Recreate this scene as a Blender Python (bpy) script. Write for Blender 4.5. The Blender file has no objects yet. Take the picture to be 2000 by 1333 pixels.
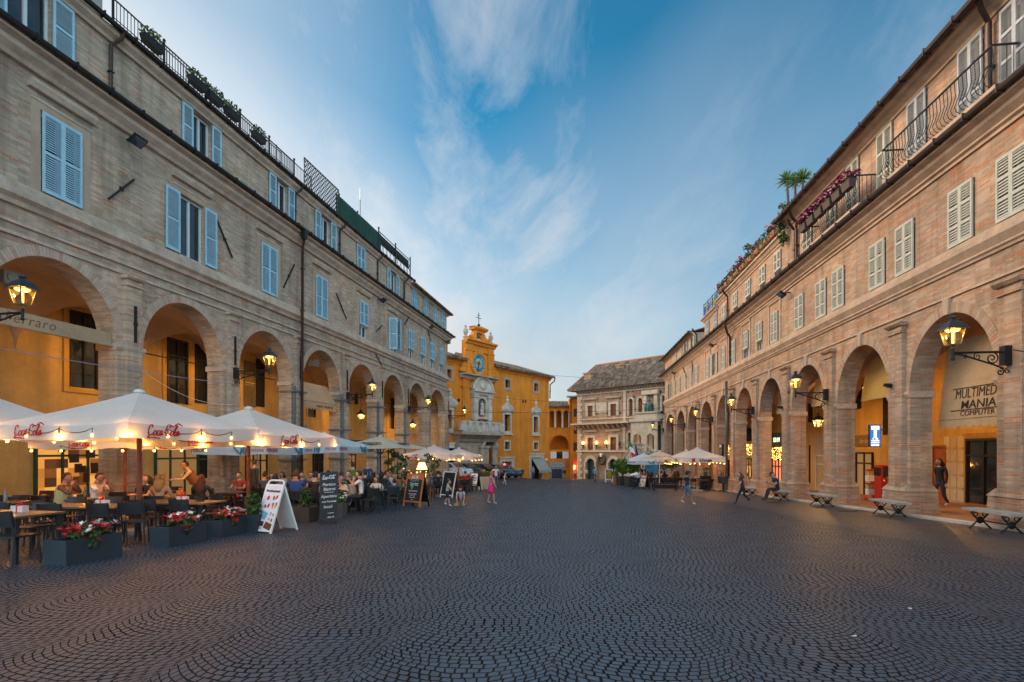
import bpy, math, random
from math import sin, cos, tan, pi, sqrt, atan2, radians, floor, exp
from mathutils import Vector as V, Matrix
rnd = random.Random(11)
sc = bpy.context.scene
COL = sc.collection
FPX, HY, CE = 1050.0, 879.0, 1.42      # focal length and horizon in photo pixels, eye height

def sm(a, b, x):
    t = min(1, max(0, (x-a)/(b-a))); return t*t*(3-2*t)
def gz(X, Y):                           # the square falls away from the camera and rises again to the far left
    y = min(Y, 110)
    return -.038*y + sm(40, 66, Y)*max(0, min(16, 6-X))*.085
def at(x, y, Y):
    return V(((x-1000)/FPX*Y, Y, CE+(HY-y)/FPX*Y))
def gp(x, y):                           # where a photo pixel meets the ground
    Y = 20.0
    for _ in range(60):
        X = (x-1000)/FPX*Y
        k = (y-HY)/FPX
        Yn = (CE-gz(X, Y))/k if k > 0 else 80
        Y = .5*Y+.5*Yn
    X = (x-1000)/FPX*Y
    return V((X, Y, gz(X, Y)))
def gx(x, Y):                           # ground point at a column and a depth
    X = (x-1000)/FPX*Y
    return V((X, Y, gz(X, Y)))

# ---------------------------------------------------------------- mesh builder
class MB:
    def __init__(s): s.v = []; s.f = []; s.mi = []; s.m = 0
    def add(s, vs, fs):
        o = len(s.v); s.v += [tuple(p) for p in vs]
        for f in fs: s.f.append(tuple(i+o for i in f)); s.mi.append(s.m)
        return s
    def bx(s, x0, x1, y0, y1, z0, z1, T=None):
        vs = [V((x, y, z)) for z in (z0, z1) for y in (y0, y1) for x in (x0, x1)]
        if T is not None: vs = [T @ p for p in vs]
        return s.add(vs, [(0,2,3,1),(4,5,7,6),(0,1,5,4),(2,6,7,3),(0,4,6,2),(1,3,7,5)])
    def box(s, c, d, T=None):
        return s.bx(c[0]-d[0]/2, c[0]+d[0]/2, c[1]-d[1]/2, c[1]+d[1]/2, c[2]-d[2]/2, c[2]+d[2]/2, T)
    def tbx(s, c0, d0, c1, d1):         # tapered box between two rectangles (centre, (dx,dy))
        vs = []
        for c, d in ((c0, d0), (c1, d1)):
            for sx, sy in ((-1,-1),(1,-1),(1,1),(-1,1)): vs.append((c[0]+sx*d[0]/2, c[1]+sy*d[1]/2, c[2]))
        return s.add(vs, [(3,2,1,0),(4,5,6,7),(0,1,5,4),(1,2,6,5),(2,3,7,6),(3,0,4,7)])
    def quad(s, a, b, c, d): return s.add([a,b,c,d], [(0,1,2,3)])
    def tri(s, a, b, c): return s.add([a,b,c], [(0,1,2)])
    def prism(s, pts, d):               # polygon (3d points) swept by vector d
        n = len(pts); d = V(d)
        vs = [V(p) for p in pts]+[V(p)+d for p in pts]
        fs = [tuple(range(n-1,-1,-1)), tuple(range(n, 2*n))]+[(i,(i+1)%n,(i+1)%n+n,i+n) for i in range(n)]
        return s.add(vs, fs)
    def mould(s, x0, x1, prof):         # (y,z) profile swept along x
        return s.prism([(x0,y,z) for y,z in prof], (x1-x0,0,0))
    def tube(s, path, r, n=6, closed=False, cap=True):
        P = [V(p) for p in path]; rs = r if isinstance(r,(list,tuple)) else [r]*len(P)
        N = len(P); rings = []; up = None
        for i in range(N):
            if closed: t = P[(i+1)%N]-P[i-1]
            else: t = P[min(i+1,N-1)]-P[max(i-1,0)]
            if t.length < 1e-9: t = V((0,0,1))
            t.normalize()
            if up is None:
                up = V((0,0,1)) if abs(t.z) < .9 else V((1,0,0))
            a = up-t*up.dot(t)
            if a.length < 1e-6: a = t.orthogonal()
            a.normalize(); up = a; b = t.cross(a)
            rings.append([P[i]+(a*cos(2*pi*k/n)+b*sin(2*pi*k/n))*rs[i] for k in range(n)])
        vs = [p for g in rings for p in g]; fs = []
        for i in range(N if closed else N-1):
            j = (i+1)%N
            for k in range(n): fs.append((i*n+k, i*n+(k+1)%n, j*n+(k+1)%n, j*n+k))
        if cap and not closed:
            fs.append(tuple(range(n-1,-1,-1))); fs.append(tuple(range((N-1)*n, N*n)))
        return s.add(vs, fs)
    def bar(s, a, b, w, h=None):        # rectangular bar
        a = V(a); b = V(b); t = (b-a).normalized(); h = h or w
        u = V((0,0,1)) if abs(t.z) < .95 else V((0,1,0))
        x = t.cross(u).normalized(); y = x.cross(t)
        vs = []
        for p in (a,b):
            for sx,sy in ((-1,-1),(1,-1),(1,1),(-1,1)): vs.append(p+x*sx*w/2+y*sy*h/2)
        return s.add(vs, [(3,2,1,0),(4,5,6,7),(0,1,5,4),(1,2,6,5),(2,3,7,6),(3,0,4,7)])
    def lathe(s, prof, n=12, o=(0,0,0), ph=0, sx=1, sy=1, cap=True):
        vs = []; fs = []; m = len(prof)
        for r,z in prof:
            for k in range(n): vs.append((o[0]+r*sx*cos(ph+2*pi*k/n), o[1]+r*sy*sin(ph+2*pi*k/n), o[2]+z))
        for i in range(m-1):
            for k in range(n): fs.append((i*n+k, i*n+(k+1)%n, (i+1)*n+(k+1)%n, (i+1)*n+k))
        if cap: fs.append(tuple(range(n-1,-1,-1))); fs.append(tuple(range((m-1)*n, m*n)))
        return s.add(vs, fs)
    def ball(s, c, r, nu=10, nv=7, f=None, T=None):
        r = r if isinstance(r,(tuple,list)) else (r,r,r)
        vs = []; fs = []
        for i in range(nv+1):
            th = pi*i/nv
            for k in range(nu):
                ph = 2*pi*k/nu
                p = V((sin(th)*cos(ph), sin(th)*sin(ph), cos(th)))
                q = V((p.x*r[0], p.y*r[1], p.z*r[2]))
                if f: q = f(q, p)
                if T is not None: q = T @ q
                vs.append(q+V(c))
        for i in range(nv):
            for k in range(nu): fs.append((i*nu+k, (i+1)*nu+k, (i+1)*nu+(k+1)%nu, i*nu+(k+1)%nu))
        return s.add(vs, fs)
    def wall(s, x0, x1, z0, z1, holes=(), y=0.0, rev=.25):   # upright sheet with rectangular holes and their reveals
        xs = sorted({x0,x1,*[min(max(h[i],x0),x1) for h in holes for i in (0,1)]})
        zs = sorted({z0,z1,*[min(max(h[i],z0),z1) for h in holes for i in (2,3)]})
        for i in range(len(xs)-1):
            run = None
            for j in range(len(zs)-1):
                cx, cz = (xs[i]+xs[i+1])/2, (zs[j]+zs[j+1])/2
                if any(h[0] < cx < h[1] and h[2] < cz < h[3] for h in holes):
                    if run is not None: s._w(xs[i],xs[i+1],run,zs[j],y); run = None
                elif run is None: run = zs[j]
            if run is not None: s._w(xs[i],xs[i+1],run,zs[-1],y)
        if rev:
            for h in holes:
                a,b,c,d = h[:4]
                s.quad((a,y,c),(a,y,d),(a,y-rev,d),(a,y-rev,c)); s.quad((b,y,c),(b,y-rev,c),(b,y-rev,d),(b,y,d))
                s.quad((a,y,d),(b,y,d),(b,y-rev,d),(a,y-rev,d)); s.quad((a,y,c),(a,y-rev,c),(b,y-rev,c),(b,y,c))
        return s
    def _w(s, a, b, c, d, y): s.quad((b,y,c),(a,y,c),(a,y,d),(b,y,d))
    def mesh(s, name, mats, smooth=0):
        me = bpy.data.meshes.new(name); me.from_pydata(s.v, [], s.f)
        for m in (mats if isinstance(mats,(list,tuple)) else [mats]): me.materials.append(m)
        if isinstance(mats,(list,tuple)) and len(mats) > 1: me.polygons.foreach_set('material_index', s.mi)
        if smooth:
            me.polygons.foreach_set('use_smooth', [True]*len(me.polygons))
            if smooth > 1: me.set_sharp_from_angle(angle=radians(smooth))
        me.update(); return me
    def build(s, name, mats, parent=None, smooth=0, loc=None, rz=0, label=None):
        return link(name, s.mesh(name, mats, smooth), parent, loc, rz, label)

def link(name, me, parent=None, loc=None, rz=0, label=None):
    o = bpy.data.objects.new(name, me); COL.objects.link(o)
    if parent is not None: o.parent = parent
    if loc is not None: o.location = loc
    if rz: o.rotation_euler = (0,0,rz)
    if label: o['label'] = label
    return o
def tag(o, label, cat, group=None):
    o['label'] = label; o['category'] = cat
    if group: o['group'] = group
    return o
def thing(name, label, cat, loc=(0,0,0), rz=0, group=None):
    o = link(name, None, None, loc, rz); o.empty_display_size = .3
    return tag(o, label, cat, group)
def struct(o, k='structure'): o['kind'] = k; return o
def kids(o): return [c for c in COL.objects if c.parent == o]
KID = {}
def dup(o, loc=None, rz=None, label=None, group=None, parent=None, matmap=None):
    c = o.copy(); COL.objects.link(c)
    if parent is not None: c.parent = parent
    if loc is not None: c.location = loc
    if rz is not None: c.rotation_euler = (0,0,rz)
    if label: c['label'] = label
    if group: c['group'] = group
    if matmap and c.type == 'MESH':
        for i, sl in enumerate(c.material_slots):
            if sl.material and sl.material.name in matmap:
                sl.link = 'OBJECT'; sl.material = matmap[sl.material.name]
    if o.name not in KID: KID[o.name] = list(o.children)
    for ch in KID[o.name]: dup(ch, parent=c, matmap=matmap)
    return c

# ---------------------------------------------------------------- materials
class NT:
    def __init__(s, t): s.t = t; t.nodes.clear()
    def n(s, ty, **kw):
        nd = s.t.nodes.new(ty)
        for k, v in kw.items():
            if k.startswith('i_'):
                key = k[2:]; key = int(key) if key.isdigit() else key.replace('_',' ')
                s.set(nd.inputs[key], v)
            else: setattr(nd, k, v)
        return nd
    def set(s, inp, v):
        if isinstance(v, bpy.types.NodeSocket): s.t.links.new(v, inp)
        else: inp.default_value = v
    def math(s, op, a, b=0.0, c=None, clamp=False):
        nd = s.t.nodes.new('ShaderNodeMath'); nd.operation = op; nd.use_clamp = clamp
        s.set(nd.inputs[0], a); s.set(nd.inputs[1], b)
        if c is not None: s.set(nd.inputs[2], c)
        return nd.outputs[0]
    def mix(s, f, a, b, blend='MIX'):
        nd = s.t.nodes.new('ShaderNodeMix'); nd.data_type = 'RGBA'; nd.blend_type = blend
        s.set(nd.inputs[0], f); s.set(nd.inputs[6], a); s.set(nd.inputs[7], b)
        return nd.outputs[2]
    def ramp(s, f, stops, interp='LINEAR'):
        nd = s.t.nodes.new('ShaderNodeValToRGB'); nd.color_ramp.interpolation = interp
        e = nd.color_ramp.elements
        while len(e) < len(stops): e.new(.5)
        for k,(p,c) in enumerate(stops):
            e[k].position = p; e[k].color = c if len(c) == 4 else (*c,1)
        s.set(nd.inputs[0], f); return nd.outputs[0]
    def noise(s, vec, scale, detail=3, rough=.55, out='Fac', dim='3D'):
        nd = s.n('ShaderNodeTexNoise'); nd.noise_dimensions = dim
        if vec is not None: s.set(nd.inputs['Vector'], vec)
        nd.inputs['Scale'].default_value = scale; nd.inputs['Detail'].default_value = detail; nd.inputs['Roughness'].default_value = rough
        return nd.outputs[out]
    def maprange(s, v, a, b, c, d):
        nd = s.n('ShaderNodeMapRange'); s.set(nd.inputs[0], v)
        for i, x in enumerate((a,b,c,d)): s.set(nd.inputs[i+1], x)
        return nd.outputs[0]
def c4(c): return (c[0],c[1],c[2],1)
def newmat(name):
    m = bpy.data.materials.new(name); m.use_nodes = True
    return m, NT(m.node_tree)
def finish(g, col, rough=.7, metal=0, bump=None, bstr=.3, bdist=.01, spec=.5, emit=None, estr=0, transl=0, coat=0):
    b = g.n('ShaderNodeBsdfPrincipled')
    g.set(b.inputs['Base Color'], c4(col) if isinstance(col,(tuple,list)) else col)
    g.set(b.inputs['Roughness'], rough); b.inputs['Metallic'].default_value = metal
    g.set(b.inputs['Specular IOR Level'], spec)
    if coat: b.inputs['Coat Weight'].default_value = coat
    if bump is not None:
        bn = g.n('ShaderNodeBump'); bn.inputs['Strength'].default_value = bstr; bn.inputs['Distance'].default_value = bdist
        g.set(bn.inputs['Height'], bump); g.set(b.inputs['Normal'], bn.outputs[0])
    if emit is not None:
        g.set(b.inputs['Emission Color'], c4(emit) if isinstance(emit,(tuple,list)) else emit); b.inputs['Emission Strength'].default_value = estr
    sh = b.outputs[0]
    if transl:
        t = g.n('ShaderNodeBsdfTranslucent'); g.set(t.inputs[0], c4(col) if isinstance(col,(tuple,list)) else col)
        mx = g.n('ShaderNodeMixShader'); mx.inputs[0].default_value = transl
        g.set(mx.inputs[1], sh); g.set(mx.inputs[2], t.outputs[0]); sh = mx.outputs[0]
    o = g.n('ShaderNodeOutputMaterial'); g.set(o.inputs[0], sh)
MATS = {}
def mat(name, col, rough=.7, metal=0, var=.12, scale=4.0, bump=.15, spec=.4, transl=0, bdist=.01, coat=0):
    if name in MATS: return MATS[name]
    m, g = newmat(name)
    tc = g.n('ShaderNodeTexCoord').outputs['Object']
    n1 = g.noise(tc, scale, 4); n2 = g.noise(tc, scale*9, 3)
    f = g.math('ADD', g.math('MULTIPLY', n1, .7), g.math('MULTIPLY', n2, .3))
    lo = tuple(max(0,c*(1-var*1.6)) for c in col); hi = tuple(min(1,c*(1+var*1.4)) for c in col)
    cc = g.ramp(f, [(.3,lo),(.7,hi)])
    finish(g, cc, g.maprange(n1, .3,.7, max(.03,rough-.08), min(1,rough+.08)), metal, n2 if bump else None, bump, bdist, spec, transl=transl, coat=coat)
    MATS[name] = m; return m
def emat(name, col, strength, base=(.8,.7,.5)):
    if name in MATS: return MATS[name]
    m, g = newmat(name); finish(g, base, .4, emit=col, estr=strength); MATS[name] = m; return m
def glass(name, col=(.02,.025,.03), rough=.06):
    if name in MATS: return MATS[name]
    m, g = newmat(name); tc = g.n('ShaderNodeTexCoord').outputs['Object']
    finish(g, g.ramp(g.noise(tc,1.3,2), [(.35,tuple(c*.6 for c in col)),(.7,tuple(c*1.5 for c in col))]), rough, spec=.8)
    MATS[name] = m; return m
def wall_uv(g):                         # (along, up) on any upright face of a building
    tc = g.n('ShaderNodeTexCoord').outputs['Object']
    sp = g.n('ShaderNodeSeparateXYZ'); g.set(sp.inputs[0], tc)
    u = g.math('ADD', sp.outputs[0], g.math('MULTIPLY', sp.outputs[1], 1.0))
    cb = g.n('ShaderNodeCombineXYZ'); g.set(cb.inputs[0], u); g.set(cb.inputs[1], sp.outputs[2])
    return tc, cb.outputs[0], sp
def brickmat(name, c1, c2, red, mortar, redamt=.5, bw=.27, bh=.062, stain=.25):
    m, g = newmat(name); tc, uv, sp = wall_uv(g)
    wob = g.noise(tc, 1.2, 2, out='Color')
    vm = g.n('ShaderNodeVectorMath', operation='MULTIPLY_ADD'); g.set(vm.inputs[0], wob); vm.inputs[1].default_value = (.02,.02,0); g.set(vm.inputs[2], uv)
    br = g.n('ShaderNodeTexBrick'); br.offset = .5; br.squash_frequency = 3; br.squash = 1.0
    g.set(br.inputs['Vector'], vm.outputs[0])
    for k, v in (('Color1',c4(c1)),('Color2',c4(c2)),('Mortar',c4(mortar))): br.inputs[k].default_value = v
    br.inputs['Scale'].default_value = 1; br.inputs['Mortar Size'].default_value = .007; br.inputs['Mortar Smooth'].default_value = .4
    br.inputs['Bias'].default_value = 0; br.inputs['Brick Width'].default_value = bw; br.inputs['Row Height'].default_value = bh
    # single bricks picked out in red: one white-noise value per brick-sized cell, gathered in patches
    mp = g.n('ShaderNodeMapping'); g.set(mp.inputs['Vector'], vm.outputs[0]); mp.inputs['Scale'].default_value = (1/bw*.55, 1/bh, 1)
    fl = g.n('ShaderNodeVectorMath', operation='FLOOR'); g.set(fl.inputs[0], mp.outputs[0])
    wn = g.n('ShaderNodeTexWhiteNoise'); g.set(wn.inputs['Vector'], fl.outputs[0])
    patch = g.noise(tc, .45, 3)
    strk = g.n('ShaderNodeMapping'); g.set(strk.inputs['Vector'], vm.outputs[0]); strk.inputs['Scale'].default_value = (1.1, 8, 1)
    st = g.noise(strk.outputs[0], 1.0, 4, .6)
    thr = g.math('SUBTRACT', 1.28-.42*redamt, g.math('MULTIPLY', patch, .55))
    isred = g.math('GREATER_THAN', g.math('ADD', g.math('MULTIPLY', wn.outputs['Value'], .62), g.math('MULTIPLY', st, .5)), thr)
    col = g.mix(g.math('MULTIPLY', isred, g.math('MULTIPLY', g.math('SUBTRACT',1,br.outputs['Fac']), .85)), br.outputs['Color'], c4(red))
    tone = g.ramp(wn.outputs['Value'], [(0,(.74,.74,.74)),(1,(1.12,1.12,1.12))])
    col = g.mix(.9, col, tone, 'MULTIPLY')
    wea = g.ramp(g.noise(tc, .8, 5, .65), [(.3,(1-stain,1-stain,1-stain)),(.6,(1.05,1.05,1.05))])
    col = g.mix(1, col, wea, 'MULTIPLY')
    bay = g.ramp(g.noise(tc, .16, 4, .6), [(.34,(.80,.80,.82)),(.5,(1,.99,.97)),(.66,(1.13,1.08,1.02))])
    col = g.mix(1, col, bay, 'MULTIPLY')
    dn = g.n('ShaderNodeMapping'); g.set(dn.inputs['Vector'], uv); dn.inputs['Scale'].default_value = (2.2,.16,1)
    drip = g.ramp(g.noise(dn.outputs[0], 1, 4, .6), [(.36,(.70,.70,.69)),(.52,(1,1,1))])
    col = g.mix(.8, col, drip, 'MULTIPLY')
    h = g.math('ADD', g.math('MULTIPLY', g.math('SUBTRACT',1,br.outputs['Fac']), .7), g.math('MULTIPLY', g.noise(tc, 30, 3), .5))
    finish(g, col, .88, bump=h, bstr=.55, bdist=.012, spec=.25)
    MATS[name] = m; return m
def plaster(name, col, stain=.22, dirt=(.5,.45,.38), rough=.9):
    m, g = newmat(name); tc, uv, sp = wall_uv(g)
    n1 = g.noise(tc, .55, 5, .62); n2 = g.noise(tc, 6, 4)
    dn = g.n('ShaderNodeMapping'); g.set(dn.inputs['Vector'], uv); dn.inputs['Scale'].default_value = (1.6,.12,1)
    n3 = g.noise(dn.outputs[0], 1, 4, .6)
    a = g.ramp(n1, [(.3,tuple(c*(1-stain) for c in col)),(.65,tuple(min(1,c*1.08) for c in col))])
    b = g.mix(1, a, g.ramp(n3, [(.35,(1-stain*.8,)*3),(.6,(1,1,1))]), 'MULTIPLY')
    cc = g.mix(1, b, g.ramp(n2, [(.3,(.94,.94,.94)),(.7,(1.04,1.04,1.04))]), 'MULTIPLY')
    finish(g, cc, rough, bump=n2, bstr=.25, bdist=.02, spec=.25)
    MATS[name] = m; return m
def rooftiles(name, c1, c2, pitch=.22, row=.36, axis='x'):
    m, g = newmat(name); tc = g.n('ShaderNodeTexCoord').outputs['Object']
    sp = g.n('ShaderNodeSeparateXYZ'); g.set(sp.inputs[0], tc)
    x, y = sp.outputs[0], sp.outputs[1]
    w = g.math('SINE', g.math('MULTIPLY', x, 2*pi/pitch))
    fr = g.math('FRACT', g.math('DIVIDE', y, row))
    cb = g.n('ShaderNodeCombineXYZ'); g.set(cb.inputs[0], g.math('FLOOR', g.math('DIVIDE', x, pitch))); g.set(cb.inputs[1], g.math('FLOOR', g.math('DIVIDE', y, row)))
    wn = g.n('ShaderNodeTexWhiteNoise'); g.set(wn.inputs['Vector'], cb.outputs[0])
    col = g.ramp(wn.outputs['Value'], [(0,c1),(.7,c2),(1,tuple(min(1,c*1.5) for c in c2))])
    col = g.mix(1, col, g.ramp(g.noise(tc,1.2,5,.65), [(.3,(.6,.62,.6)),(.65,(1.1,1.05,1))]), 'MULTIPLY')
    h = g.math('ADD', g.math('MULTIPLY', w, .5), g.math('MULTIPLY', fr, .35))
    finish(g, col, .9, bump=h, bstr=.6, bdist=.05, spec=.2)
    MATS[name] = m; return m

M_BRL = brickmat('tan_brick', (.51,.435,.34), (.41,.335,.255), (.40,.18,.095), (.47,.41,.335), .4)
M_BRR = brickmat('pink_brick', (.56,.40,.285), (.46,.315,.215), (.45,.18,.08), (.50,.40,.31), .6)
M_BRP = brickmat('palace_brick', (.42,.27,.165), (.34,.21,.13), (.36,.17,.09), (.38,.29,.21), .35)
M_TRL = mat('brick_mould', (.47,.40,.32), .88, var=.22, scale=2.2, bump=.4)
M_TRR = mat('pink_mould', (.53,.385,.275), .88, var=.2, scale=2.2, bump=.4)
M_V = [mat('voussoir_tan', (.46,.385,.30), .88, bump=.4), mat('voussoir_dark', (.43,.345,.265), .88, bump=.4), mat('voussoir_red', (.42,.28,.20), .88, bump=.4)]
M_VR = [mat('voussoir_pink', (.50,.36,.26), .88, bump=.4), mat('voussoir_brown', (.44,.3,.2), .88, bump=.4), mat('voussoir_rust', (.44,.24,.14), .88, bump=.4)]
M_OCH = plaster('ochre_plaster', (.62,.40,.14))
M_OCR = plaster('amber_plaster', (.56,.35,.13))
M_YEL = plaster('yellow_render', (.72,.25,.028), .22)
M_VAULT = plaster('vault_plaster', (.47,.34,.25), .12)
M_STONE = mat('pale_stone', (.52,.48,.41), .8, var=.22, scale=1.6, bump=.35)
M_TRIM = mat('warm_stone_trim', (.47,.39,.29), .85, var=.2, scale=1.6, bump=.3)
M_STOND = mat('weathered_stone', (.40,.35,.28), .85, var=.3, scale=1.4, bump=.4)
M_TILE = rooftiles('grey_tiles', (.10,.08,.065), (.21,.16,.12))
M_TILER = rooftiles('brown_tiles', (.14,.10,.075), (.27,.19,.14))
M_DARK = mat('dark_iron', (.018,.018,.02), .5, .3, bump=.1)
M_GUT = mat('gutter_metal', (.03,.028,.028), .45, .6, bump=.05)
M_PIPE = mat('brown_pipe', (.07,.045,.04), .4, .6, bump=.05)
M_BLUEIR = mat('blue_grey_iron', (.12,.18,.23), .5, .3, bump=.05)
M_SHUT = mat('white_shutter_paint', (.33,.57,.69), .5, var=.07, bump=.08)
M_SHUG = mat('grey_shutter_paint', (.40,.43,.45), .55, var=.12, bump=.08)
M_SHUC = mat('cream_shutter_paint', (.50,.50,.42), .5, var=.1, bump=.08)
M_FRAME = mat('white_window_frame', (.55,.64,.68), .45, var=.05)
M_GLASS = glass('window_glass')
M_GLASSB = glass('bright_window_glass', (.05,.065,.08), .04)
M_BLACK = mat('black_recess', (.012,.011,.01), .9, bump=0)
M_WOODR = mat('brown_shutter_wood', (.20,.065,.025), .55, var=.2, scale=5)
M_DOORG = mat('dark_green_door', (.015,.045,.045), .45, var=.2)
M_BRONZE = mat('green_bronze', (.045,.095,.085), .5, .35, var=.35, scale=5, bump=.3)
M_WHITE = mat('white_paint', (.76,.76,.74), .55, var=.05)
M_CREAM = mat('cream_fabric', (.66,.60,.48), .85, var=.06, bump=.2, scale=2)
M_BENCH = mat('bench_stone', (.36,.34,.31), .75, var=.2, bump=.3)
M_GREEN = mat('plant_green', (.05,.12,.022), .6, var=.5, scale=9)
M_GREEND = mat('deep_leaf_green', (.022,.055,.016), .6, var=.5, scale=9)
M_RED = mat('red_petals', (.50,.012,.02), .6, var=.3, scale=20)
M_MAG = mat('magenta_petals', (.33,.012,.16), .6, var=.3, scale=20)
M_WPET = mat('white_petals', (.75,.73,.70), .6, var=.1, scale=20)
M_ORA = mat('orange_petals', (.62,.07,.01), .6, var=.3, scale=20)
M_TERRA = mat('terracotta', (.40,.15,.07), .85, var=.2)
M_BULB = emat('bulb_glow', (1,.45,.07), 7)
M_LAMPGLOW = emat('lantern_glow', (1,.50,.09), 2.0)
M_TXTB = mat('black_lettering', (.015,.015,.02), .7, bump=0)
M_TXTR = mat('red_lettering', (.55,.015,.02), .6, bump=0)
M_TXTW = mat('white_lettering', (.8,.8,.8), .7, bump=0)

# ---------------------------------------------------------------- lettering
_fonts = {}
def text(body, size, M, T, parent=None, name='lettering', extrude=.002, shear=0, sx=1.0, bold=0, align='CENTER', spacing=1.0):
    cu = bpy.data.curves.new('t', 'FONT'); cu.body = body; cu.size = size; cu.extrude = extrude; cu.shear = shear
    cu.align_x = align; cu.align_y = 'CENTER'; cu.offset = bold; cu.resolution_u = 3; cu.space_character = spacing
    o = bpy.data.objects.new('t', cu); COL.objects.link(o)
    dg = bpy.context.evaluated_depsgraph_get(); me = bpy.data.meshes.new_from_object(o.evaluated_get(dg))
    bpy.data.objects.remove(o); bpy.data.curves.remove(cu)
    me.name = name; me.materials.clear(); me.materials.append(M)
    me.transform(T @ Matrix.Diagonal((sx,1,1,1)))
    return link(name, me, parent)
def frame(o, x, y):                     # matrix with origin o and local axes x (reading direction), y (up)
    x = V(x).normalized(); y = V(y); y = (y-x*y.dot(x)).normalized(); z = x.cross(y)
    return Matrix(((x.x,y.x,z.x,o[0]),(x.y,y.y,z.y,o[1]),(x.z,y.z,z.z,o[2]),(0,0,0,1)))
COLA = [[(.16,.62),(.14,.78),(.04,.80),(-.02,.62),(0,.25),(.10,.05),(.24,.14),(.30,.26)],
        [(.38,.42),(.31,.34),(.31,.12),(.38,.05),(.45,.14),(.45,.34),(.38,.42)],
        [(.62,.36),(.56,.42),(.51,.30),(.52,.1),(.58,.05),(.65,.16)],
        [(.78,.36),(.72,.42),(.67,.28),(.68,.08),(.74,.07),(.79,.38),(.80,.08),(.87,.16)],
        [(.88,.28),(.97,.30)],
        [(1.20,.60),(1.18,.84),(1.04,.82),(1.0,.55),(1.02,.22),(1.12,.05),(1.26,.14),(1.30,.24)],
        [(1.40,.42),(1.33,.34),(1.33,.12),(1.40,.05),(1.47,.14),(1.47,.34),(1.40,.42)],
        [(1.54,.06),(1.52,.30),(1.58,.80),(1.64,.80),(1.56,.28),(1.58,.05),(1.66,.14)],
        [(1.80,.36),(1.74,.42),(1.69,.28),(1.70,.08),(1.76,.07),(1.81,.38),(1.82,.08),(1.92,.18)],
        [(.10,.04),(.02,-.12),(.30,-.10),(.75,-.16)],[(1.18,.84),(1.42,.74),(1.62,.98),(1.95,.80)]]
def spline(pts, k=4):
    P = [V((*p,0)) for p in pts]; P = [P[0]]+P+[P[-1]]; out = []
    for i in range(1, len(P)-2):
        for j in range(k):
            t = j/k; a,b,c,d = P[i-1],P[i],P[i+1],P[i+2]
            out.append(.5*((2*b)+(c-a)*t+(2*a-5*b+4*c-d)*t*t+(3*b-a-3*c+d)*t**3))
    out.append(P[-2]); return out
def script_mark(T, width, M, parent, r=.04, name='lettering'):   # flowing red drinks lettering drawn as strokes
    mb = MB(); k = width/1.95; S = T @ Matrix.Diagonal((k,k,k,1)) @ Matrix(((1,.2,0,-1.0),(0,.72,0,-.26),(0,0,1,0),(0,0,0,1)))
    for st in COLA:
        p = spline(st); n = len(p)
        for i in range(n-1):
            w = r*(.75+.55*abs(sin(i*.9)))
            a, b = p[i], p[i+1]; d = (b-a); d = V((-d.y,d.x,0)).normalized()*w
            mb.quad(*[S @ q for q in (a-d, b-d, b+d, a+d)])
    return mb.build(name, M, parent)
# ---------------------------------------------------------------- camera, sky, sun
cam = bpy.data.cameras.new('camera'); co = bpy.data.objects.new('camera', cam); COL.objects.link(co)
co.location = (0,0,CE); co.rotation_euler = (pi/2,0,0)
cam.sensor_width = 36; cam.lens = 36*FPX/2000; cam.shift_y = (HY-666.5)/2000; cam.clip_end = 1500; cam.clip_start = .05
sc.camera = co
SUN_AZ, SUN_EL = radians(-62), radians(9)     # low sun behind the left-hand roofs
w = bpy.data.worlds.new('World'); sc.world = w; w.use_nodes = True
g = NT(w.node_tree)
sky = g.n('ShaderNodeTexSky', sky_type='NISHITA'); sky.sun_disc = False; sky.sun_elevation = SUN_EL; sky.sun_rotation = SUN_AZ
sky.air_density = 1.0; sky.dust_density = .6; sky.ozone_density = 2.6; sky.altitude = 300
tc = g.n('ShaderNodeTexCoord').outputs['Generated']
sp = g.n('ShaderNodeSeparateXYZ'); g.set(sp.inputs[0], tc)
zz = g.math('MAXIMUM', sp.outputs[2], .0)
den = g.math('ADD', zz, .16)                  # clouds on a flat layer overhead
cb = g.n('ShaderNodeCombineXYZ'); g.set(cb.inputs[0], g.math('DIVIDE', sp.outputs[0], den)); g.set(cb.inputs[1], g.math('DIVIDE', sp.outputs[1], den))
mp = g.n('ShaderNodeMapping'); g.set(mp.inputs['Vector'], cb.outputs[0]); mp.inputs['Rotation'].default_value = (0,0,radians(38)); mp.inputs['Scale'].default_value = (1.0,.42,1); mp.inputs['Location'].default_value = (3.1,1.4,0)
wp = g.noise(mp.outputs[0], 1.3, 3, .5, 'Color')
vm = g.n('ShaderNodeVectorMath', operation='MULTIPLY_ADD'); g.set(vm.inputs[0], wp); vm.inputs[1].default_value = (.5,.5,0); g.set(vm.inputs[2], mp.outputs[0])
n1 = g.noise(vm.outputs[0], 2.3, 10, .64); n2 = g.noise(mp.outputs[0], .85, 4, .5)
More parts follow.
